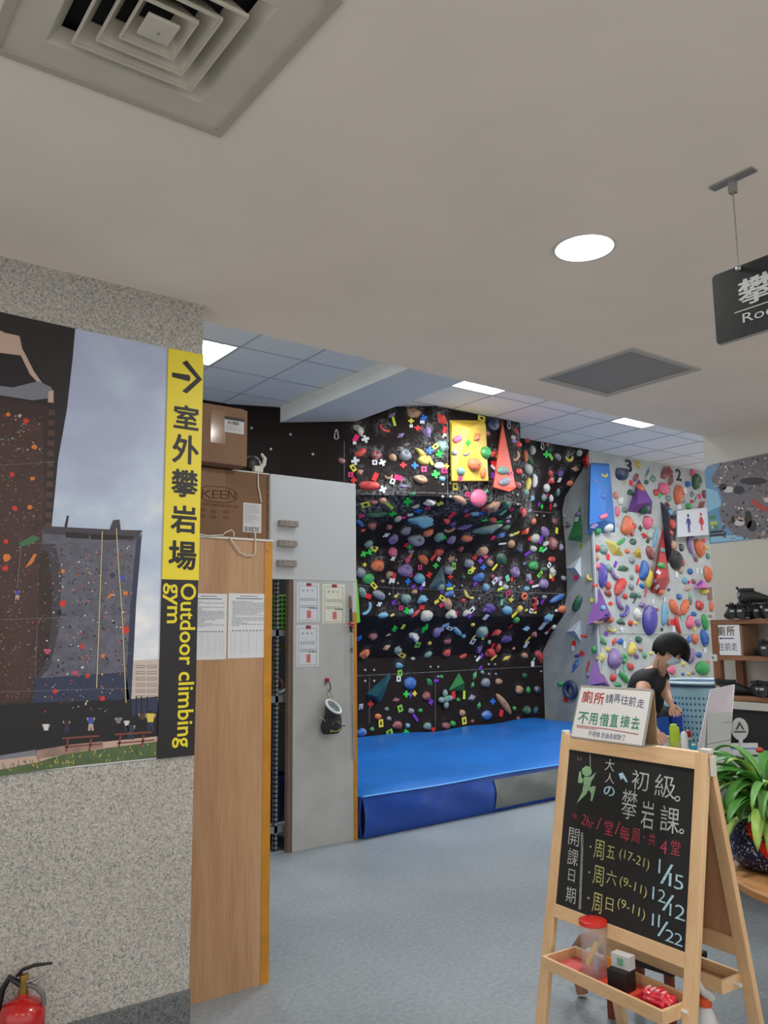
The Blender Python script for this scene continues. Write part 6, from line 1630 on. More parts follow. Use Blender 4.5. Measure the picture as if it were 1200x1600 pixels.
# ================================================================ TABLE WITH THINGS BEHIND THE EASEL
TT = .75
t = empty('white_table', (4.43, 2.8, 0), 'white topped table behind the easel, carrying bottles and boxes', 'table')
B().box((4.20, 2.0, TT-.03), (4.68, 3.52, TT), bev=.004).build('tabletop', pm('table_white', (198, 200, 202), .4), t)
for lx in (4.25, 4.63):
    for ly in (2.05, 3.46): B().cyl((lx, ly, 0), (lx, ly, TT-.03), .015, 12).build('leg', chrome, t, smooth=True)
B().box((4.655, 2.02, .30), (4.672, 3.50, TT-.03)).build('back_panel', pm('table_panel', (150, 152, 154), .6), t)
def at_t(px, py): return on(px, py, 2, TT)
# lime bottle
c = at_t(1055.5, 1173); s_ = (c-CAM).dot(fw)/F_PX
t = empty('detergent_bottle', c, 'lime green square-shouldered bottle standing behind the easel top', 'bottle')
hh = 41*s_; Mx = Matrix.Translation(c) @ Matrix.Rotation(-.64, 4, 'Z')
B().box((-7.5*s_, -4*s_, 0), (7.5*s_, 4*s_, hh*.90), Mx @ Matrix.Rotation(0, 4, 'Z'), 0, .012).build('body', pm('bottle_lime', (166, 196, 46), .4, noise=(14, .1)), t, smooth=True)
B().box((-6*s_, -3.5*s_, hh*.88), (4*s_, 3.5*s_, hh), Mx, 0, .008).build('cap', pm('cap_lime', (176, 214, 60), .4), t, smooth=True)
B().box((-2*s_, -4.15*s_, hh*.14), (6*s_, -4.02*s_, hh*.34), Mx).build('label', pm('label_peach', (196, 178, 120), .6), t)
# white bottle, red cap beside
c = at_t(1070, 1173.5); s_ = (c-CAM).dot(fw)/F_PX
t = empty('squeeze_bottle', c, 'white plastic squeeze bottle right of the lime bottle', 'bottle')
B().lathe([(.0001, 0), (5.2*s_, 0), (5.8*s_, 2*s_), (5.8*s_, 20*s_), (5*s_, 26*s_), (3.6*s_, 29*s_), (.0001, 30*s_)], 24, Matrix.Translation(c)).build('body', pm('bottle_white', (214, 216, 216), .4), t, smooth=True)
c = on(1075.5, 1156, 2, TT); s_ = (c-CAM).dot(fw)/F_PX
t = empty('red_capped_bottle', c, 'small white bottle with red cap behind the white squeeze bottle', 'bottle')
B().lathe([(.0001, 0), (4.6*s_, 0), (4.8*s_, 2*s_), (4.6*s_, 4*s_), (4*s_, 5*s_)], 20, Matrix.Translation(c)).build('body', pm('bottle_white', (214, 216, 216), .4), t, smooth=True)
B().lathe([(5*s_, 4.5*s_), (5.6*s_, 6*s_), (5.4*s_, 11*s_), (4*s_, 14*s_), (.0001, 15*s_)], 20, Matrix.Translation(c)).build('cap', pm('cap_red', (178, 30, 48), .4), t, smooth=True)
# small white canister
c = at_t(1043, 1171); s_ = (c-CAM).dot(fw)/F_PX
tag(B().lathe([(.0001, 0), (5.5*s_, 0), (6*s_, 2*s_), (6*s_, 10*s_), (4.5*s_, 14*s_), (.0001, 15*s_)], 24, Matrix.Translation(c)).build('white_canister', pm('bottle_white', (214, 216, 216), .4), smooth=True), 'small rounded white canister left of the lime bottle', 'canister')
c = at_t(1036, 1167); s_ = (c-CAM).dot(fw)/F_PX
t = empty('paper_tub', c, 'pale grey round tub with a white rim below the blue box', 'tub')
c = on(1038, 1163, 2, TT)
B().lathe([(.0001, 0), (9*s_, 0), (10.5*s_, 12*s_), (10*s_, 12*s_), (8.5*s_, 1*s_)], 28, Matrix.Translation(c)).build('body', pm('tub_grey', (176, 180, 182), .5), t, smooth=True)
B().lathe([(10*s_, 11.5*s_), (11.2*s_, 12*s_), (11.2*s_, 13*s_), (10*s_, 13*s_)], 28, Matrix.Translation(c)).build('rim', pm('bottle_white', (214, 216, 216), .4), t, smooth=True)
# teal spray nozzle ball near the table edge
c = at_t(1084, 1174); s_ = (c-CAM).dot(fw)/F_PX
t = empty('teal_tape_roll', c, 'small teal and white ball-like roll at the right end of the bottles', 'roll')
B().ball(c+Vector((0, 0, 5.5*s_)), 5.6*s_, 3, scale=(1, 1, .95)).build('roll', pm('teal_plastic', (30, 140, 168), .5, noise=(60, .2)), t, smooth=True)
B().box((-3*s_, -3*s_, 7*s_), (3*s_, 3*s_, 11.2*s_), Matrix.Translation(c-Vector((0, 0, 0))) @ Matrix.Rotation(.6, 4, 'Z'), 0, .003).build('white_top', wp, t)
# blue boxes and blue bottle
bl1 = pm('box_blue', (30, 98, 196), .5, noise=(6, .08)); bl2 = pm('box_deep_blue', (18, 66, 180), .45)
c = on(1034.5, 1152, 2, TT); s_ = (c-CAM).dot(fw)/F_PX; Mx = Matrix.Translation(c) @ Matrix.Rotation(-.62, 4, 'Z')
t = empty('blue_box', c, 'open sky blue box standing beside the bending person, left of the darker blue one', 'box', 'blue boxes on the table')
b = B(); w1 = 10*s_; h1 = 31*s_
for q in ((-w1, -w1*.8, w1, -w1*.8+.004), (-w1, w1*.8-.004, w1, w1*.8), (-w1, -w1*.8, -w1+.004, w1*.8), (w1-.004, -w1*.8, w1, w1*.8)): b.box((q[0], q[1], 0), (q[2], q[3], h1), Mx)
b.box((-w1, -w1*.8, 0), (w1, w1*.8, .004), Mx); b.build('carton', bl1, t)
c = on(1056, 1146, 2, TT); c = c+EB*.0; s_ = (c-CAM).dot(fw)/F_PX; Mx = Matrix.Translation(c) @ Matrix.Rotation(-.55, 4, 'Z')
t = empty('blue_box', c, 'deep blue box in front of the laundry basket', 'box', 'blue boxes on the table')
B().box((-9*s_, -7*s_, 0), (9*s_, 7*s_, 33*s_), Mx, 0, .004).build('carton', bl2, t)
cbt = c+Vector((0, 0, 33*s_+.001))
t = empty('blue_capped_bottle', cbt, 'small clear bottle with blue cap under the person\'s hand', 'bottle')
B().lathe([(.0001, 0), (4.6*s_, 0), (4.6*s_, 8*s_), (3*s_, 11*s_)], 20, Matrix.Translation(cbt)).build('body', pm('bottle_paleblue', (150, 196, 222), .2, alpha=.7), t, smooth=True)
B().lathe([(3*s_, 11*s_), (3.8*s_, 11.5*s_), (3.8*s_, 15*s_), (.0001, 15.4*s_)], 20, Matrix.Translation(cbt)).build('cap', pm('cap_navy', (20, 50, 150), .4), t, smooth=True)
# laundry basket on a low stand, beyond the wall end
bc_ = Vector((5.60, 3.60, 0)); rimz = 1.10
t = empty('side_stand', (5.60, 3.60, 0), 'low grey stand under the pale blue laundry basket', 'stand')
B().box((5.30, 3.34, .52), (5.88, 3.86, .55), bev=.003).build('top', shelf_g := pm('stand_grey', (120, 122, 124), .6), t)
for lx in (5.32, 5.84):
    for ly in (3.36, 3.82): B().box((lx, ly, 0), (lx+.025, ly+.025, .52)).build('leg', shelf_g, t)
t = empty('laundry_basket', (5.60, 3.60, .551), 'tall pale blue perforated laundry basket beside the bending person', 'basket')
def basketm():
    m = pm('basket_paleblue', (168, 212, 226), .5)
    nt = m.node_tree; N = nt.nodes; L = nt.links; p = N['Principled BSDF']
    tc = N.new('ShaderNodeTexCoord'); sp = N.new('ShaderNodeSeparateXYZ'); L.new(tc.outputs['UV'], sp.inputs[0])
    def cell(o, k):
        a = N.new('ShaderNodeMath'); a.operation = 'MULTIPLY'; a.inputs[1].default_value = k; L.new(o, a.inputs[0])
        f = N.new('ShaderNodeMath'); f.operation = 'FRACT'; L.new(a.outputs[0], f.inputs[0])
        s_ = N.new('ShaderNodeMath'); s_.operation = 'SUBTRACT'; s_.inputs[1].default_value = .5; L.new(f.outputs[0], s_.inputs[0])
        q = N.new('ShaderNodeMath'); q.operation = 'POWER'; q.inputs[1].default_value = 2; L.new(s_.outputs[0], q.inputs[0]); return q.outputs[0]
    ad = N.new('ShaderNodeMath'); L.new(cell(sp.outputs[0], 54), ad.inputs[0]); L.new(cell(sp.outputs[1], 13), ad.inputs[1])
    lt = N.new('ShaderNodeMath'); lt.operation = 'LESS_THAN'; lt.inputs[1].default_value = .05; L.new(ad.outputs[0], lt.inputs[0])
    b1 = N.new('ShaderNodeMath'); b1.operation = 'LESS_THAN'; b1.inputs[1].default_value = .86; L.new(sp.outputs[1], b1.inputs[0])
    a2 = N.new('ShaderNodeMath'); a2.operation = 'MULTIPLY'; L.new(lt.outputs[0], a2.inputs[0]); L.new(b1.outputs[0], a2.inputs[1])
    mx = N.new('ShaderNodeMix'); mx.data_type = 'RGBA'; mx.inputs[6].default_value = sc(168, 212, 226); mx.inputs[7].default_value = sc(62, 104, 128)
    L.new(a2.outputs[0], mx.inputs[0]); L.new(mx.outputs[2], p.inputs['Base Color']); return m
seg = 48; r1, r0 = .262, .225; zb, zt = .551, rimz
vs = []; fs = []; n_ = 8
for i in range(n_+1):
    for k in range(seg+1):
        a = 2*math.pi*k/seg; r_ = lerp(r0, r1, i/n_); vs.append((5.60+r_*math.cos(a), 3.60+r_*math.sin(a), lerp(zb, zt, i/n_)))
for i in range(n_):
    for k in range(seg): a = i*(seg+1)+k; fs.append((a, a+1, a+seg+2, a+seg+1))
o = B().add(vs, fs).build('wall_mesh', basketm(), t, smooth='all')
uvl = o.data.uv_layers.new(name='UVMap')
for pl in o.data.polygons:
    for li, vi in zip(pl.loop_indices, pl.vertices): uvl.data[li].uv = ((vi % (seg+1))/seg, (vi//(seg+1))/n_)
o['kind'] = 'thing'; del o['kind']; o.name = 'side'
B().lathe([(.0001, 0), (.22, 0), (.222, .01), (.0001, .01)], 40, Matrix.Translation((5.6, 3.6, .552))).build('bottom', pm('basket_plain', (140, 190, 208), .5), t)
b = B(); b.tube([(5.6+.272*math.cos(a), 3.6+.272*math.sin(a), zt) for a in [2*math.pi*k/48 for k in range(48)]], .014, 8, closed=True, flat=.8); b.build('rim', pm('rim_pale', (186, 210, 220), .4), t, smooth=True)
B().lathe([(.262, zt-.03), (.274, zt-.028), (.274, zt-.012)], 48, Matrix.Translation((5.6, 3.6, 0))).build('rim_groove', pm('groove_navy', (40, 70, 100), .5), t, smooth=True)

# clear stand with papers, note, round plaque, white tray
dd = 4.62
q = [D(1085, 1186, dd-.05), D(1137, 1190, dd-.12), D(1147.5, 1070, dd+.02), D(1110, 1078, dd+.08)]
mnz = min(q[0].z, q[1].z)
for k in (0, 1): q[k].z = TT+.002
t = empty('acrylic_stand', q[0].lerp(q[1], .5), 'leaning clear document stand with lilac grey paper, behind the plant', 'document stand')
nn = (q[1]-q[0]).cross(q[3]-q[0]).normalized(); nn = nn if nn.dot(CAM-q[0]) > 0 else -nn
def quadslab(P, n, th):
    P2 = [p-n*th for p in P]; return B().add(P+P2, [(0, 1, 2, 3), (7, 6, 5, 4), (0, 4, 5, 1), (1, 5, 6, 2), (2, 6, 7, 3), (3, 7, 4, 0)])
quadslab(q, nn, .003).build('sheet', pm('lilac_paper', (176, 170, 178), .35, noise=(6, .05)), t)
for a_, b_ in ((0, 3), (3, 2), (2, 1)): B().tube([q[a_], q[b_]], .003, 6).build('edge', pm('acrylic_edge', (214, 216, 220), .2), t)
bk_ = [q[0]-nn*.16, q[1]-nn*.16]
for k in (0, 1): bk_[k].z = TT+.002
quadslab([q[3]-nn*.004, q[2]-nn*.004, bk_[1], bk_[0]], -nn, .003).build('rear_leg', pm('acrylic_rear', (150, 150, 156), .3), t)
q2 = [D(1104, 1186, dd-.28), D(1139, 1190, dd-.30), D(1144, 1112, dd-.20), D(1105, 1114.5, dd-.18)]
for k in (0, 1): q2[k].z = TT+.002
n2 = (q2[1]-q2[0]).cross(q2[3]-q2[0]).normalized(); n2 = n2 if n2.dot(CAM-q2[0]) > 0 else -n2
t = empty('folded_card', q2[0].lerp(q2[1], .5), 'pale green grey folded card standing in front of the clear document stand', 'card')
quadslab(q2, n2, .002).build('front_leaf', pm('greygreen_card', (158, 166, 162), .7, noise=(8, .04)), t)
bk2 = [q2[0]-n2*.10, q2[1]-n2*.10]
for k in (0, 1): bk2[k].z = TT+.002
quadslab([q2[3]-n2*.003, q2[2]-n2*.003, bk2[1], bk2[0]], -n2, .002).build('rear_leaf', pm('greygreen_card', (158, 166, 162), .7), t)
b = B(); e1 = q2[0].lerp(q2[3], .45); e2 = q2[1].lerp(q2[2], .52); b.tube([e1+n2*.002, e2+n2*.002], .0012, 5); e1 = q2[0].lerp(q2[3], .82); e2 = q2[1].lerp(q2[2], .82); b.tube([e1.lerp(e2, .6)+n2*.002, e2+n2*.002], .001, 5)
b.build('crease', pm('crease_grey', (110, 116, 114), .7), t)
c = D(1156, 1139, dd-.02); rr_ = 15.5*dd/F_PX
t = empty('round_plaque', Vector((c.x, c.y, TT)), 'round clear plaque with dark triangular print beside the pale folded card', 'plaque')
pfm = Fr(c, RT, Vector((0, 0, 1)))
poly = [(rr_*.86*math.cos(a), rr_*1.1*math.sin(a)) for a in [2*math.pi*k/36 for k in range(36)]]
B().prism(poly, -.003, 0, pfm.M).build('disc', pm('plaque_clear', (206, 208, 206), .15, alpha=.55), t)
b = B(); s_ = rr_
P_ = [(-.62, -.35), (.62, -.35), (0, .75)]
b.flat([(x*s_, y*s_) for x, y in P_], .0015, pfm.M); b.build('dark_print', pm('plaque_dark', (50, 54, 60), .6), t)
b = B(); b.flat([(x*s_*.5, y*s_*.5+s_*.02) for x, y in P_], .0022, pfm.M); b.box((-.7*s_, -.20*s_, .0022), (.7*s_, -.06*s_, .0024), pfm.M); b.build('pale_print', pm('plaque_pale', (166, 170, 170), .6), t)
zb_ = c.z-rr_*1.1
B().box((-.012, -.006, TT+.001), (.012, .006, max(TT+.01, zb_+.004)), Matrix.Translation((c.x, c.y, 0)), 0, .002).build('foot', pm('acrylic_edge', (214, 216, 220), .2), t)
c = on(1180, 1172, 2, TT)-Vector((.15, .04, 0))
t = empty('white_tray', c, 'white shallow tray with blue stripes behind the plant leaves', 'tray')
Mx = Matrix.Translation(c) @ Matrix.Rotation(-.65, 4, 'Z')
b = B()
for q_ in ((-.13, -.08, .13, -.075), (-.13, .075, .13, .08), (-.13, -.08, -.125, .08), (.125, -.08, .13, .08)): b.box((q_[0], q_[1], 0), (q_[2], q_[3], .07), Mx)
b.box((-.13, -.08, 0), (.13, .08, .004), Mx); b.build('body', pm('bottle_white', (214, 216, 216), .4), t)
b = B(); b.box((-.132, -.082, .035), (.132, -.0795, .042), Mx); b.box((-.05, -.06, .01), (.03, .05, .055), Mx, 0, .004); b.build('blue_stripe', pm('stripe_blue', (60, 130, 200), .5), t)

# ================================================================ PERSON BENDING OVER THE TABLE
skin = pm('skin', (206, 160, 134), .5, noise=(12, .04)); cloth = pm('shirt_black', (24, 25, 28), .85, bump=(30, .15)); jeans = pm('trousers_black', (22, 23, 28), .85)
hairm = pm('hair_black', (12, 11, 13), .6, bump=(90, .5), spec=.25); maskm = pm('mask_pale', (186, 206, 214), .7)
def skinmesh(name, nodes, edges, m, parent, sub=2):
    """one continuous surface grown round a joint skeleton; nodes: key -> (point, rx, ry)"""
    keys = list(nodes); ix = {k: i for i, k in enumerate(keys)}
    me = bpy.data.meshes.new(name+'_skeleton'); me.from_pydata([tuple(nodes[k][0]) for k in keys], [(ix[a], ix[b_]) for a, b_ in edges], [])
    o = bpy.data.objects.new(name, me); COL.objects.link(o)
    md = o.modifiers.new('s', 'SKIN'); md.use_smooth_shade = True; md.branch_smoothing = .6
    for i, k in enumerate(keys):
        sv = me.skin_vertices[0].data[i]; sv.radius = (nodes[k][1], nodes[k][2] if len(nodes[k]) > 2 else nodes[k][1]); sv.use_root = (i == 0)
    sd = o.modifiers.new('d', 'SUBSURF'); sd.levels = sub; sd.render_levels = sub
    dg = bpy.context.evaluated_depsgraph_get(); dg.update()
    m2 = bpy.data.meshes.new_from_object(o.evaluated_get(dg))
    bpy.data.objects.remove(o)
    m2.name = name; m2.materials.clear(); m2.materials.append(m)
    for p in m2.polygons: p.use_smooth = True
    off = woff(parent)
    for v in m2.vertices: v.co = v.co-off
    o2 = bpy.data.objects.new(name, m2); COL.objects.link(o2); o2.parent = parent
    return o2
pe = D(1004, 1112, 5.85)
person = empty('person', (pe.x, pe.y, 0), 'person in black t-shirt and pale mask bending over the table beside the basket', 'person')
J_ = {}
J_['pelvis'] = D(1003, 1112, 5.82)
J_['waist'] = D(1007, 1090, 5.72)
J_['chest'] = D(1017, 1064, 5.56)
J_['neckbase'] = D(1028, 1044, 5.46)
J_['neck'] = D(1033, 1036, 5.42)
J_['head'] = D(1043, 1023, 5.36)
J_['face'] = D(1047, 1018, 5.36)
J_['shR'] = D(1008, 1056, 5.40)     # shoulder nearer, left in the picture
J_['elR'] = D(1002, 1096, 5.24)
J_['wrR'] = D(1018, 1132, 5.12)
J_['shL'] = D(1034, 1058, 5.58)     # shoulder farther
J_['elL'] = D(1039, 1082, 5.52)
J_['wrL'] = D(1047, 1096, 5.38)
pl_ = J_['pelvis']; sidev = (J_['shL']-J_['shR']).normalized(); sidev.z = 0; sidev.normalize()
fwdv = (J_['head']-J_['pelvis']); fwdv.z = 0; fwdv.normalize()
for s_, k in ((-1, 'R'), (1, 'L')):
    J_['hip'+k] = pl_+sidev*.10*s_-Vector((0, 0, .06))
    J_['knee'+k] = pl_+sidev*.12*s_+fwdv*.04; J_['knee'+k].z = .48
    J_['ank'+k] = pl_+sidev*.13*s_-fwdv*.02; J_['ank'+k].z = .085
    J_['toe'+k] = J_['ank'+k]+fwdv*.16; J_['toe'+k].z = .04
nodes = {'pelvis': (J_['pelvis'], .13, .10), 'waist': (J_['waist'], .14, .11), 'chest': (J_['chest'], .165, .12), 'neckbase': (J_['neckbase'], .07, .06), 'neck': (J_['neck'], .050, .050), 'head': (J_['head'], .070, .070), 'face': (J_['face'], .070, .070)}
edges = [('pelvis', 'waist'), ('waist', 'chest'), ('chest', 'neckbase'), ('neckbase', 'neck'), ('neck', 'head'), ('head', 'face')]
for k in 'RL':
    nodes['sh'+k] = (J_['sh'+k], .062, .062); nodes['el'+k] = (J_['el'+k], .040, .040); nodes['wr'+k] = (J_['wr'+k], .026, .024)
    nodes['hip'+k] = (J_['hip'+k], .095, .095); nodes['knee'+k] = (J_['knee'+k], .062, .062); nodes['ank'+k] = (J_['ank'+k], .042, .042); nodes['toe'+k] = (J_['toe'+k], .038, .038)
    edges += [('chest', 'sh'+k), ('sh'+k, 'el'+k), ('el'+k, 'wr'+k), ('pelvis', 'hip'+k), ('hip'+k, 'knee'+k), ('knee'+k, 'ank'+k), ('ank'+k, 'toe'+k)]
# hands: palm and five fingers
for k, tgt, spread in (('R', D(1034, 1153, 5.06), 1), ('L', D(1051, 1107, 5.33), -1)):
    wv = J_['wr'+k]; d = (tgt-wv).normalized(); pw = wv+d*.060
    nodes['palm'+k] = (pw, .030, .015); edges.append(('wr'+k, 'palm'+k))
    side = d.cross(Vector((RT.x, RT.y, RT.z)).cross(d)).normalized()
    side = (RT-d*RT.dot(d)).normalized()
    dn = d.cross(side)
    for f, (off, ln) in enumerate(((-.024, .046), (-.008, .056), (.009, .053), (.024, .042))):
        a = pw+d*.022+side*off; m_ = a+d*ln*.55+side*off*.25; e_ = m_+d*ln*.5-dn*.012*spread
        for nm, p_, r_ in (('a', a, .0095), ('b', m_, .0088), ('c', e_, .0070)): nodes[f'{k}f{f}{nm}'] = (p_, r_, r_)
        edges += [('palm'+k, f'{k}f{f}a'), (f'{k}f{f}a', f'{k}f{f}b'), (f'{k}f{f}b', f'{k}f{f}c')]
    a = pw-d*.016-side*.028*spread; m_ = a+d*.026-side*.016*spread; e_ = m_+d*.024-side*.003*spread
    for nm, p_, r_ in (('a', a, .012), ('b', m_, .0105), ('c', e_, .0085)): nodes[f'{k}t{nm}'] = (p_, r_, r_)
    edges += [('palm'+k, k+'ta'), (k+'ta', k+'tb'), (k+'tb', k+'tc')]
skinmesh('body', nodes, edges, skin, person)
# clothing
def grow(keys, add, over={}):
    return {k: (over[k][0] if k in over else nodes[k][0], (over[k][1] if k in over else nodes[k][1]+add), (over[k][2] if k in over else nodes[k][2]+add)) for k in keys}
up_n = grow(['pelvis', 'waist', 'chest', 'shR', 'shL'], .030)
up_n['neckb'] = (J_['chest'].lerp(J_['neckbase'], .72), .088, .080)
up_n['slR'] = (J_['shR'].lerp(J_['elR'], .55), .082, .082); up_n['slL'] = (J_['shL'].lerp(J_['elL'], .45), .078, .078)
skinmesh('t_shirt', up_n, [('pelvis', 'waist'), ('waist', 'chest'), ('chest', 'neckb'), ('chest', 'shR'), ('chest', 'shL'), ('shR', 'slR'), ('shL', 'slL')], cloth, person)
lo_n = grow(['pelvis', 'hipR', 'hipL', 'kneeR', 'kneeL', 'ankR', 'ankL'], .014)
skinmesh('trousers', lo_n, [('pelvis', 'hipR'), ('pelvis', 'hipL'), ('hipR', 'kneeR'), ('hipL', 'kneeL'), ('kneeR', 'ankR'), ('kneeL', 'ankL')], jeans, person)
for k in 'RL':
    a = J_['ank'+k]; b = B(); b.ball((a.x+fwdv.x*.07, a.y+fwdv.y*.07, .045), .1, 3, scale=(1, 1, .44)); o = b.build('shoe', pm('shoe_dark', (30, 30, 34), .6), person, smooth=True)
# head shape: face looks down and to the right of the picture
hc = J_['face']; lookd = (RT*.78+Vector((0, 0, -.60))-Vector((fw.x, fw.y, 0))*.10).normalized()
upd = (Vector((0, 0, 1))-lookd*lookd.z).normalized(); sd_ = lookd.cross(upd)
HM = Matrix(((lookd.x, sd_.x, upd.x, hc.x), (lookd.y, sd_.y, upd.y, hc.y), (lookd.z, sd_.z, upd.z, hc.z), (0, 0, 0, 1))) @ Matrix.Scale(.78, 4)
bm = bmesh.new(); bmesh.ops.create_icosphere(bm, subdivisions=4, radius=1)
for v in bm.verts:
    x, y, z = v.co
    X = x*.098; Y = y*.076; Z = z*.115
    if z < 0: Y *= 1-.30*(-z)**1.5; X = X*(1-.12*(-z)) + (.012*(-z) if x > 0 else .02*(-z))
    nose = .020*math.exp(-((y/.16)**2+((z+.12)/.16)**2)) if x > .5 else 0
    brow = -.006*math.exp(-((z-.12)/.12)**2)*(1 if x > .6 else 0)
    v.co = (X+nose+brow, Y, Z)
fc = B().bm(bm, HM).build('head', skin, person, smooth='all')
for s_ in (-1, 1):
    B().ball((.086, .032*s_, .014), .010, 2, HM).build('eye', pm('eye_dark', (30, 24, 22), .3), person, smooth=True)
    B().ball((-.004, .078*s_, -.010), .026, 2, HM, scale=(.55, .3, 1.1)).build('ear', skin, person, smooth=True)
bm = bmesh.new(); bmesh.ops.create_icosphere(bm, subdivisions=4, radius=1)
dl_ = [v for v in bm.verts if not (v.co.z > -.90 and v.co.z < -.02 and v.co.x > -.05)]
bmesh.ops.delete(bm, geom=dl_, context='VERTS')
for v in bm.verts:
    x, y, z = v.co; v.co = (x*.103+.012*math.exp(-((y/.2)**2+((z+.2)/.2)**2))+.006, y*.081*(1-.25*(-z)), z*.108-.004)
B().bm(bm, HM).build('face_mask', maskm, person, smooth='all')
# bowl-cut hair, fringe hanging forward
bm = bmesh.new(); bmesh.ops.create_icosphere(bm, subdivisions=4, radius=1)
for v in list(bm.verts):
    x, y, z = v.co
    lim = .10 if x > .35 else -.30 if x > -.25 else -.62
    if z < lim: bm.verts.remove(v)
for v in bm.verts:
    x, y, z = v.co; k = 1+.02*math.sin(20*y)*math.cos(9*x)
    fr_ = max(0, x)**1.5*.014
    v.co = (x*.122*k+fr_, y*.102*k, z*.128+.010-max(0, x)**2*.022*(1-max(0, z)))
o = B().bm(bm, HM).build('hair', hairm, person, smooth='all')
sm = o.modifiers.new('solid', 'SOLIDIFY'); sm.thickness = .022; sm.offset = -1
b = B(); b.tube([D(1029, 1031, 5.34), D(1027, 1040, 5.31), D(1030, 1049, 5.32), D(1035, 1056, 5.36)], .003, 6)
b.build('necklace', pm('cord_dark', (70, 50, 36), .6), person, smooth=True)

# ================================================================ CROWD POSTER ON THE RIGHT WALL
rwf = Fr((5.05, 0, 0), (0, -1, 0), (0, 0, 1))
PB = {n_: i for i, n_ in enumerate(['blue', 'pale', 'grey', 'dark', 'brown', 'ash', 'white', 'red', 'navy', 'green', 'lime', 'skin', 'black'])}
pbm = [pm('crowd_'+n_, c_, .35) for n_, c_ in zip(PB, [(92, 140, 178), (132, 182, 210), (104, 102, 108), (62, 60, 66), (96, 78, 74), (128, 124, 126), (190, 188, 190), (170, 60, 52), (34, 36, 50), (60, 132, 84), (166, 182, 96), (176, 140, 124), (26, 26, 30)])]
b = B(); rp = random.Random(9)
def RQ(nm, pts, z=.005): polypx(b, rwf, pts, z, PB[nm])
a_ = rwf.loc(1101, 733); c_ = rwf.loc(1111, 848); e_ = rwf.loc(1200, 710)
zt_, zb2 = 2.590, 2.060
q_ = [rwf.loc(1101.0, 736), rwf.loc(1106, 728.5), rwf.loc(1116, 725)]
out = [(a_.x, q_[0].y), (q_[1].x, q_[1].y), (q_[2].x, q_[2].y), (rwf.loc(1262, 760).x, zt_), (rwf.loc(1262, 760).x, zb2), (a_.x, zb2-.004)]
b.prism(out, .0005, .004, rwf.M, PB['blue'])
RQ('grey', [(1126, 724), (1261, 695), (1261, 834), (1172, 843), (1150, 836), (1128, 815), (1124, 800), (1130, 780), (1122, 762), (1112, 748)], .0045)
RQ('pale', [(1111, 838), (1150, 836), (1172, 842), (1111, 848)], .0046); RQ('pale', [(1104, 762), (1122, 768), (1128, 790), (1106, 800)], .0046)
for k in range(640):
    x = rp.uniform(1114, 1258); y = rp.uniform(712, 842)
    if y < 726-(x-1114)*.17 or (770 < y < 786 and rp.random() < .8) or (x < 1128 and y > 765): continue
    s_ = rp.uniform(1.0, 3.2); c0_ = rp.choice(['dark', 'dark', 'brown', 'ash', 'white', 'grey', 'navy', 'skin', 'brown', 'ash'])
    RQ(c0_, [(x+s_*math.cos(j*1.05)*rp.uniform(.5, 1.1), y+s_*math.sin(j*1.05)*rp.uniform(.5, 1.1)) for j in range(6)], .0047+k*.000001)
for (nm, x, y, rx_, ry_) in (('black', 1130, 761, 6, 5), ('white', 1139, 765, 9, 5), ('navy', 1155, 766, 9, 7), ('navy', 1178, 752, 22, 6), ('black', 1146, 812, 4, 6), ('white', 1156, 817, 8, 5), ('skin', 1160, 812, 6, 3), ('black', 1170, 812, 6, 14), ('navy', 1176, 822, 8, 9), ('red', 1178, 784, 3, 5), ('white', 1199, 781, 5, 4)):
    RQ(nm, [(x+rx_*math.cos(j*.63), y+ry_*math.sin(j*.63)) for j in range(10)], .0054)
RQ('red', [(1178, 786), (1184, 784), (1202, 796), (1202, 801), (1186, 795)], .0056)
RQ('green', [(1109, 806), (1118, 805), (1118, 811), (1109.5, 812)], .0056); RQ('lime', [(1110, 815), (1122, 814), (1122, 820), (1110, 821)], .0056); RQ('green', [(1110, 821), (1122, 820), (1122, 827), (1110, 828)], .0056); RQ('white', [(1112, 822), (1116, 821.6), (1116, 826), (1112, 826.4)], .0058)
RQ('navy', [(1110, 830), (1131, 828), (1131, 832), (1110, 834)], .0056); RQ('navy', [(1110, 835.5), (1134, 833), (1134, 837), (1110, 839)], .0056)
tag(b.build('wall_poster', pbm, origin=(5.05, 2.5, 2.06)), 'wide crowd photo banner with blue left end on the right wall above the shoe shelf', 'poster')

# ================================================================ SHELF WITH CLIMBING SHOES ON THE RIGHT WALL
brown = woodmat('shelf_wood', (132, 84, 54), (92, 54, 34), 'Z', 1.2, .55); brownh = woodmat('shelf_wood_board', (150, 104, 74), (112, 72, 48), 'Y', 1.2, .55)
t = empty('shoe_shelf', (4.9, 2.4, 1.08), 'brown wooden shoe shelf against the right wall, partly out of frame', 'shelf')
X0, X1 = 4.75, 5.045
def bdz(py): return on(1150, py, 0, X0).z
Z1, Z2, Z3 = 1.545, 1.325, 1.085
for z_, nm in ((Z1, 'top_board'), (Z2, 'middle_board'), (Z3, 'lower_board')):
    B().box((X0, 1.4, z_-.028), (X1, 2.955, z_), bev=.002).build(nm, brownh, t)
for x_ in (X0, X1-.045):
    for y_ in (2.905, 1.42): B().box((x_+.001, y_, Z3-.03), (x_+.043, y_+.048, Z1-.028)).build('post', brown, t)
B().box((X0+.04, 2.90, Z1-.075), (X1-.04, 2.93, Z1-.028)).build('cross_bar', brown, t)
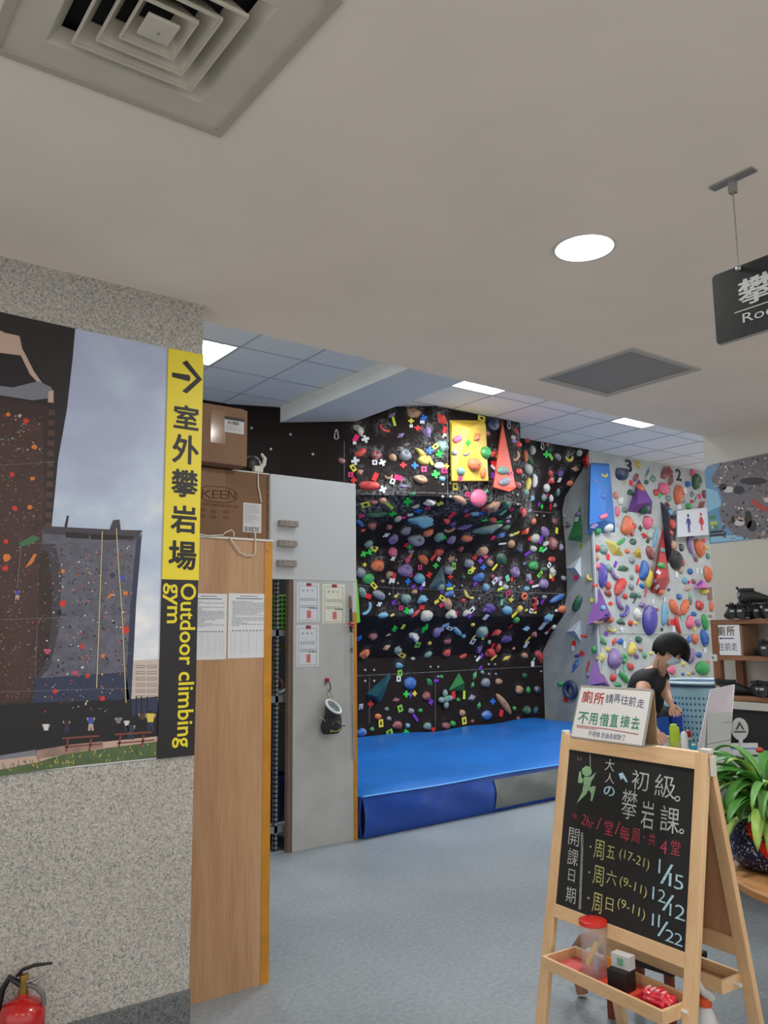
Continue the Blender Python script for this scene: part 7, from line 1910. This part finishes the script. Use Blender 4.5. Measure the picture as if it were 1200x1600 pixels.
def numtag(px, py, txt, lb_):
    f = Fr((X0-.004, 0, 0), (0, -1, 0), (0, 0, 1)); c = f.loc(px, py); o = slab(B(), f, c.x-.024, c.y-.020, c.x+.026, c.y+.022, 0, .003).build('number_tag', pm('tag_white', (196, 196, 196), .6))
    tag(o, lb_, 'number tag', 'number tags on the shoe shelf'); b = B(); put(b, f, txt, c.x, c.y, None, .020, .0036, bold=.02); b.build('numeral', t_, o)
numtag(1110.5, 963, '10.', 'small white tag reading 10 at the top of the shoe shelf post')
numtag(1115, 1028, '9-', 'small white tag reading 9 at the middle board of the shoe shelf')
# carton with toilet arrow sign
cf = Fr((X0+.005, 0, 0), (0, -1, 0), (0, 0, 1))
a = cf.loc(1115, 980); c = cf.loc(1158.5, 1023)
cy0, cy1 = -c.x, -a.x
t = empty('toilet_arrow_box', (X0+.1, (cy0+cy1)/2, Z2), 'cardboard box faced with a white toilet arrow sign on the shoe shelf', 'box')
B().box((X0+.006, cy0-.012, Z2+.001), (X0+.20, cy1-.02, Z2+.185), bev=.003).build('carton', card, t)
zt_ = Z2+.188
slab(B(), cf, -cy1+.0, Z2+.003, -cy0, zt_, .0, .002).build('paper_face', pm('paper', (214, 218, 224), .7), t)
b = B(); W_ = cy1-cy0; cxm = -(cy0+cy1)/2
put(b, cf, '廁', cxm-W_*.20, Z2+.150, W_*.28, .056, .0026, bold=.02); put(b, cf, '所', cxm+W_*.16, Z2+.150, W_*.30, .056, .0026, bold=.02)
b.build('olive_lettering', pm('ink_olive', (84, 76, 40), .7), t)
b = B(); b.flat([(cxm-W_*.30, Z2+.105), (cxm-W_*.22, Z2+.113), (cxm-W_*.22, Z2+.097)], .0026, cf.M); rect(b, cf, cxm-W_*.24, Z2+.102, cxm+W_*.26, Z2+.108, .0026)
b.build('arrow', pm('ink_navy', (40, 46, 90), .7), t)
b = B()
for k, ch in enumerate('往前走'): put(b, cf, ch, cxm+(-.24+k*.25)*W_, Z2+.055, W_*.22, .048, .0026)
b.build('black_lettering', pm('ink_dark', (50, 54, 64), .7), t)
# shoes
shoem = pm('shoe_rubber', (26, 28, 31), .6, noise=(30, .3)); shoed = pm('shoe_cloth', (42, 46, 54), .8, noise=(30, .3)); patch = pm('shoe_patch', (150, 156, 160), .6)
SECT = [(-.115, .020, .030, .045), (-.100, .030, .075, .0), (-.07, .034, .085, .0), (-.03, .034, .078, .0), (.01, .038, .062, .0), (.05, .043, .046, .0), (.085, .038, .034, .0), (.108, .022, .022, .0), (.118, .008, .012, .0)]
def shoe(px, py, zsh, yaw, pitch=0, roll=0, lift=0, label='', scale=1.0, xin=.05):
    base = on(px, py, 0, X0+xin); base.z = zsh+lift+.002
    t = empty('climbing_shoe', base, label, 'shoe', 'climbing shoes on the shelf')
    M = Matrix.Translation(base) @ Matrix.Rotation(yaw, 4, 'Z') @ Matrix.Rotation(pitch, 4, 'Y') @ Matrix.Rotation(roll, 4, 'X') @ Matrix.Scale(scale, 4)
    vs = []; fs = []; n = 14
    for (x, w_, h_, _) in SECT:
        for k in range(n):
            a = 2*math.pi*k/n; cx_ = w_*math.cos(a); z = h_*.5+h_*.5*math.sin(a)
            vs.append((x, cx_+.006*math.sin(x*14), z))
    m = len(SECT)
    for i in range(m-1):
        for k in range(n): fs.append((i*n+k, i*n+(k+1) % n, (i+1)*n+(k+1) % n, (i+1)*n+k))
    fs += [tuple(range(n))[::-1], tuple(range((m-1)*n, m*n))]
    B().add(vs, fs, M).build('upper', shoem, t, smooth=True)
    B().lathe([(.0001, .070), (.022, .072), (.030, .088), (.034, .090), (.032, .076)], 16, M @ Matrix.Translation((-.065, 0, 0)) @ Matrix.Scale(1.25, 4, (1, 0, 0))).build('collar', shoed, t, smooth=True)
    B().tube([M @ Vector(p) for p in ((-.108, -.008, .070), (-.124, -.006, .098), (-.126, .006, .098), (-.108, .008, .070))], .005, 6).build('heel_loop', shoed, t, smooth=True)
    B().box((-.004, -.012, .0), (.010, .012, .004), M @ Matrix.Translation((-.116, 0, .045)) @ Matrix.Rotation(-1.35, 4, 'Y')).build('size_patch', patch, t)
    return t
yv_ = .55          # heel toward the camera
shoe(1143, 955, Z1, yv_, label='black climbing shoe at the left end of the top board, heel loop up')
shoe(1158, 955, Z1, yv_-.1, label='black climbing shoe second from the left on the top board')
shoe(1177, 955, Z1, yv_+.1, xin=.10, label='black climbing shoe third from the left on the top board')
shoe(1197, 955, Z1, yv_, label='black climbing shoe at the right end of the top board, cut by the frame')
shoe(1166, 955, Z1, yv_, pitch=-1.05, lift=.085, xin=.09, label='black climbing shoe standing on its heel on top of the top board row')
shoe(1187, 955, Z1, yv_-1.3, lift=.095, xin=.08, label='black climbing shoe lying across the others on the top board')
shoe(1192, 1020, Z2, yv_, xin=.06, label='lone dark climbing shoe on the middle board, right of the carton')
shoe(1140, 1080, Z3, yv_-.6, xin=.08, label='black climbing shoe at the left end of the lower board')
shoe(1158, 1080, Z3, yv_-1.5, xin=.06, label='black climbing shoe lying sideways on the lower board, second from left')
shoe(1180, 1080, Z3, yv_+.1, xin=.07, label='greyish climbing shoe third from left on the lower board')
shoe(1199, 1080, Z3, yv_-.3, xin=.07, label='dark climbing shoe at the right end of the lower board')
# white counter slab and cavity underneath, its shade put into a near-black solid body
t = empty('shelf_cabinet', (4.87, 2.2, 0), 'cabinet with a pale grey top slab over a shaded cavity, below the shoe shelf', 'cabinet')
B().box((4.70, 1.2, Z3-.075), (5.045, 2.93, Z3-.031), bev=.004).build('top_slab', pm('slab_pale', (176, 176, 170), .5), t)
cabm = pm('cavity_shade', (18, 18, 20), .6)
B().box((4.74, 1.2, .0), (5.045, 2.90, Z3-.076)).build('body', cabm, t)

# ================================================================ PLANT ON A ROUND WOODEN TABLE
tc_ = Vector((3.20, 1.48, 0)); TR_ = .43
t = empty('round_table', tc_, 'round wooden side table carrying the potted plant at the right edge', 'table')
rw = woodmat('table_oak', (188, 144, 96), (160, 116, 70), 'Y', 1.0, .45)
B().lathe([(.0001, .565), (TR_-.008, .565), (TR_, .572), (TR_, .593), (TR_-.008, .60), (.0001, .60)], 72, Matrix.Translation(tc_)).build('tabletop', rw, t, smooth=True)
B().lathe([(.20, 0), (.20, .02), (.04, .04), (.035, .565)], 32, Matrix.Translation(tc_)).build('pedestal', woodmat('table_leg', (150, 110, 74), (120, 84, 54), 'Z'), t, smooth=True)
pc_ = on(1207, 1372, 2, .60)+Vector((.13, .06, 0)); pc_.z = .601
t = empty('potted_plant', pc_, 'leafy green strap-leaved plant in a glittery dark blue pot with red ribbon', 'potted plant')
def glit():
    m = pm('glitter_blue', (26, 30, 66), .25, metal=.4, bump=(90, .8)); nt = m.node_tree; N = nt.nodes; L = nt.links; p = N['Principled BSDF']
    tc = N.new('ShaderNodeTexCoord'); v = N.new('ShaderNodeTexVoronoi'); v.inputs['Scale'].default_value = 150; L.new(tc.outputs['Object'], v.inputs[0])
    r_ = N.new('ShaderNodeValToRGB'); e = r_.color_ramp.elements; e[0].position = .0; e[0].color = sc(22, 26, 56); e[1].position = .98; e[1].color = sc(200, 206, 230)
    k = e.new(.78); k.color = sc(36, 40, 84)
    sp = N.new('ShaderNodeSeparateColor'); L.new(v.outputs['Color'], sp.inputs[0]); L.new(sp.outputs[0], r_.inputs[0]); L.new(r_.outputs[0], p.inputs['Base Color']); return m
PS = 1.22
B().lathe([(.0001, 0), (.085, 0), (.112, .02), (.130, .06), (.128, .10), (.112, .14), (.098, .165), (.104, .175), (.098, .176), (.088, .150), (.0001, .148)], 48, Matrix.Translation(pc_) @ Matrix.Diagonal((PS, PS, .92, 1))).build('pot', glit(), t, smooth=True)
B().lathe([(.0001, .150), (.088, .152)], 24, Matrix.Translation(pc_) @ Matrix.Diagonal((PS, PS, .92, 1))).build('soil', pm('soil', (46, 34, 26), .95), t)
ribm = pm('ribbon_red', (196, 26, 20), .25, coat=.4, noise=(40, .3))
b = B(); toc = (CAM-pc_); toc.z = 0; toc.normalize(); lf_ = Vector((-toc.y, toc.x, 0))
lf_ = lf_ if lf_.dot(RT) < 0 else -lf_
def onpot(a, z, r): 
    d = toc*math.cos(a)+lf_*math.sin(a); return pc_+d*r*PS+Vector((0, 0, z*.92))
for (pts, wd) in (([(.75, .185, .10), (.45, .15, .118), (.15, .10, .134), (-.10, .05, .136), (-.2, .03, .13)], .030), ([(.25, .17, .112), (.0, .14, .122), (-.3, .09, .134)], .028), ([(-.15, .18, .108), (-.30, .12, .130), (-.42, .04, .130)], .026)):
    c_ = [onpot(*p) for p in pts]; vs = []
    for i, p in enumerate(c_):
        d = (c_[min(i+1, len(c_)-1)]-c_[max(0, i-1)]).normalized(); n = (p-pc_); n.z = 0; n.normalize(); s_ = d.cross(n).normalized()*wd*.5
        vs += [p+s_+n*.002, p-s_+n*.002]
    b.add(vs, [(2*i, 2*i+1, 2*i+3, 2*i+2) for i in range(len(c_)-1)])
b.build('ribbon', ribm, t, smooth='all')
for k, (a, z, r) in enumerate(((-.25, .045, .142), (.55, .155, .12), (-.05, .15, .125))): B().ball(onpot(a, z, r), .009, 2).build('red_bead', ribm, t, smooth=True)
rr = random.Random(21)
leafm = [pm('leaf_green', (70, 134, 56), .45, noise=(6, .25)), pm('leaf_light', (146, 184, 82), .45, noise=(6, .2)), pm('leaf_mid', (104, 162, 84), .45, noise=(6, .2))]
def leaf(b, base, az, L_, w_, rise, droop):
    d = Vector((math.cos(az), math.sin(az), 0)); s_ = Vector((-d.y, d.x, 0)); n = 12
    p = base.copy(); ang = rise; vs = []; tw = rr.uniform(-.6, .6)
    for i in range(n+1):
        u = i/n; wd = max(w_*.5*(math.sin(math.pi*(.06+.92*u)))**.75*(1-.15*u), .0008) if u < 1 else .0006
        nrm = Vector((-d.x*math.sin(ang), -d.y*math.sin(ang), math.cos(ang)))
        sv = s_*math.cos(tw*u)+nrm*math.sin(tw*u)
        vs += [p+sv*wd+nrm*wd*.4, p.copy(), p-sv*wd+nrm*wd*.4]
        p = p+(d*math.cos(ang)+Vector((0, 0, 1))*math.sin(ang))*(L_/n); ang -= droop/n*(.5+u)
    fs = []
    for i in range(n): a = 3*i; fs += [(a, a+1, a+4, a+3), (a+1, a+2, a+5, a+4)]
    b.add(vs, fs)
caz = math.atan2(toc.y, toc.x)
B().tube([pc_+Vector((0, 0, .13)), pc_+Vector((0, 0, .28))], [.05, .02], 10).build('stem', pm('stem_green', (70, 104, 50), .6), t, smooth=True)
for k in range(99):
    b = B(); az = rr.uniform(0, 2*math.pi) if rr.random() < .45 else caz+rr.uniform(-1.9, 1.9)
    hz_ = rr.uniform(.14, .32); r0_ = rr.uniform(.01, .07)
    base = pc_+Vector((r0_*math.cos(az), r0_*math.sin(az), hz_))
    leaf(b, base, az+rr.uniform(-.5, .5), rr.uniform(.17, .32), rr.uniform(.034, .056), rr.uniform(.3, 1.35), rr.uniform(1.5, 3.1))
    o = b.build('leaf', leafm[rr.choice([0, 0, 1, 2, 2])], t, smooth='all'); sm = o.modifiers.new('solid', 'SOLIDIFY'); sm.thickness = .0012
B().ball(on(1187, 1172, 0, pc_.x-.16), .013, 2, scale=(1.3, 1, .8)).build('red_bud', pm('bud_red', (150, 44, 30), .6, noise=(80, .4)), t, smooth=True)

# spray bottle on the floor, low chair with black bag behind the easel
c = D(1110, 1700, 2.62); c.z = 0
t = empty('spray_bottle', c, 'white spray bottle with orange collar on the floor behind the easel leg', 'spray bottle')
cc = D(1108, 1575, (c-CAM).dot(fw)); s_ = (c-CAM).dot(fw)/F_PX
ztop = on(1105, 1573, 0, c.x).z
k_ = ztop/.20
B().lathe([(.0001, 0), (20*s_, 0), (21.5*s_, .01), (21.5*s_, ztop*.55), (20*s_, ztop*.75), (14*s_, ztop*.93), (8.5*s_, ztop)], 36, Matrix.Translation(c)).build('body', pm('bottle_milky', (206, 208, 212), .35), t, smooth=True)
B().lathe([(8.5*s_, ztop), (10*s_, ztop+.001), (10*s_, ztop+13*s_), (7*s_, ztop+14*s_)], 24, Matrix.Translation(c)).build('collar', pm('collar_orange', (220, 84, 30), .4), t, smooth=True)
hz = ztop+14*s_; rh_ = Vector((RT.x, RT.y, 0)).normalized()
b = B(); b.tube([c+Vector((0, 0, hz-.002))+rh_*10*s_, c+Vector((0, 0, hz+8*s_))+rh_*3*s_, c+Vector((0, 0, hz+22*s_))-rh_*12*s_, c+Vector((0, 0, hz+26*s_))-rh_*24*s_], [12*s_, 15*s_, 11*s_, 6*s_], 12, flat=.7)
b.build('trigger_head', pm('bottle_white', (214, 216, 216), .4), t, smooth=True)
c = on(1015, 1496, 2, .26)
t = empty('low_stool', Vector((c.x, c.y, 0)), 'low dark stool with reddish brown legs behind the easel', 'stool')
lgm = woodmat('redbrown_wood', (120, 52, 34), (84, 34, 24), 'Z')
Mx = Matrix.Translation((c.x, c.y, 0)) @ Matrix.Rotation(.1, 4, 'Z')
B().box((-.05, -.12, .235), (.22, .20, .26), Mx, 0, .006).build('seat', pm('seat_black', (24, 22, 24), .7), t)
for lx, ly in ((-.03, -.10), (.18, -.10), (-.03, .15), (.18, .15)): B().box((lx, ly, 0), (lx+.028, ly+.028, .235), Mx).build('leg', lgm, t)
t = empty('black_bag', Mx @ Vector((.08, -.08, .262)), 'slumped black bag lying on the low stool behind the easel', 'bag')
bm = bmesh.new(); bmesh.ops.create_icosphere(bm, subdivisions=3, radius=1)
for v in bm.verts:
    x, y, z = v.co; v.co = (x*.11, y*.17, .07+max(-1, z)*.07*(1+.2*math.sin(7*y+3*x)))
B().bm(bm, Mx @ Matrix.Translation((.07, .03, .2605))).build('body', pm('bag_cloth', (26, 26, 30), .8, bump=(25, .5)), t, smooth='all')
c2 = on(900, 1520, 2, .18)
wb = woodmat('branch_wood', (150, 112, 82), (100, 70, 50), 'Z', 2)
P_ = [on(985, 1474, 0, 2.80), on(970, 1466, 0, 2.80), on(940, 1464, 0, 2.80), on(912, 1470, 0, 2.80), on(898, 1488, 0, 2.80), on(899, 1512, 0, 2.80), on(906, 1532, 0, 2.80), on(910, 1552, 0, 2.80)]
b = B(); b.tube(P_, [.022, .026, .028, .028, .024, .022, .026, .024], 12)
o = tag(b.build('bent_branch', wb, smooth=True), 'bent light brown branch-like wooden arm behind the easel tray', 'branch')
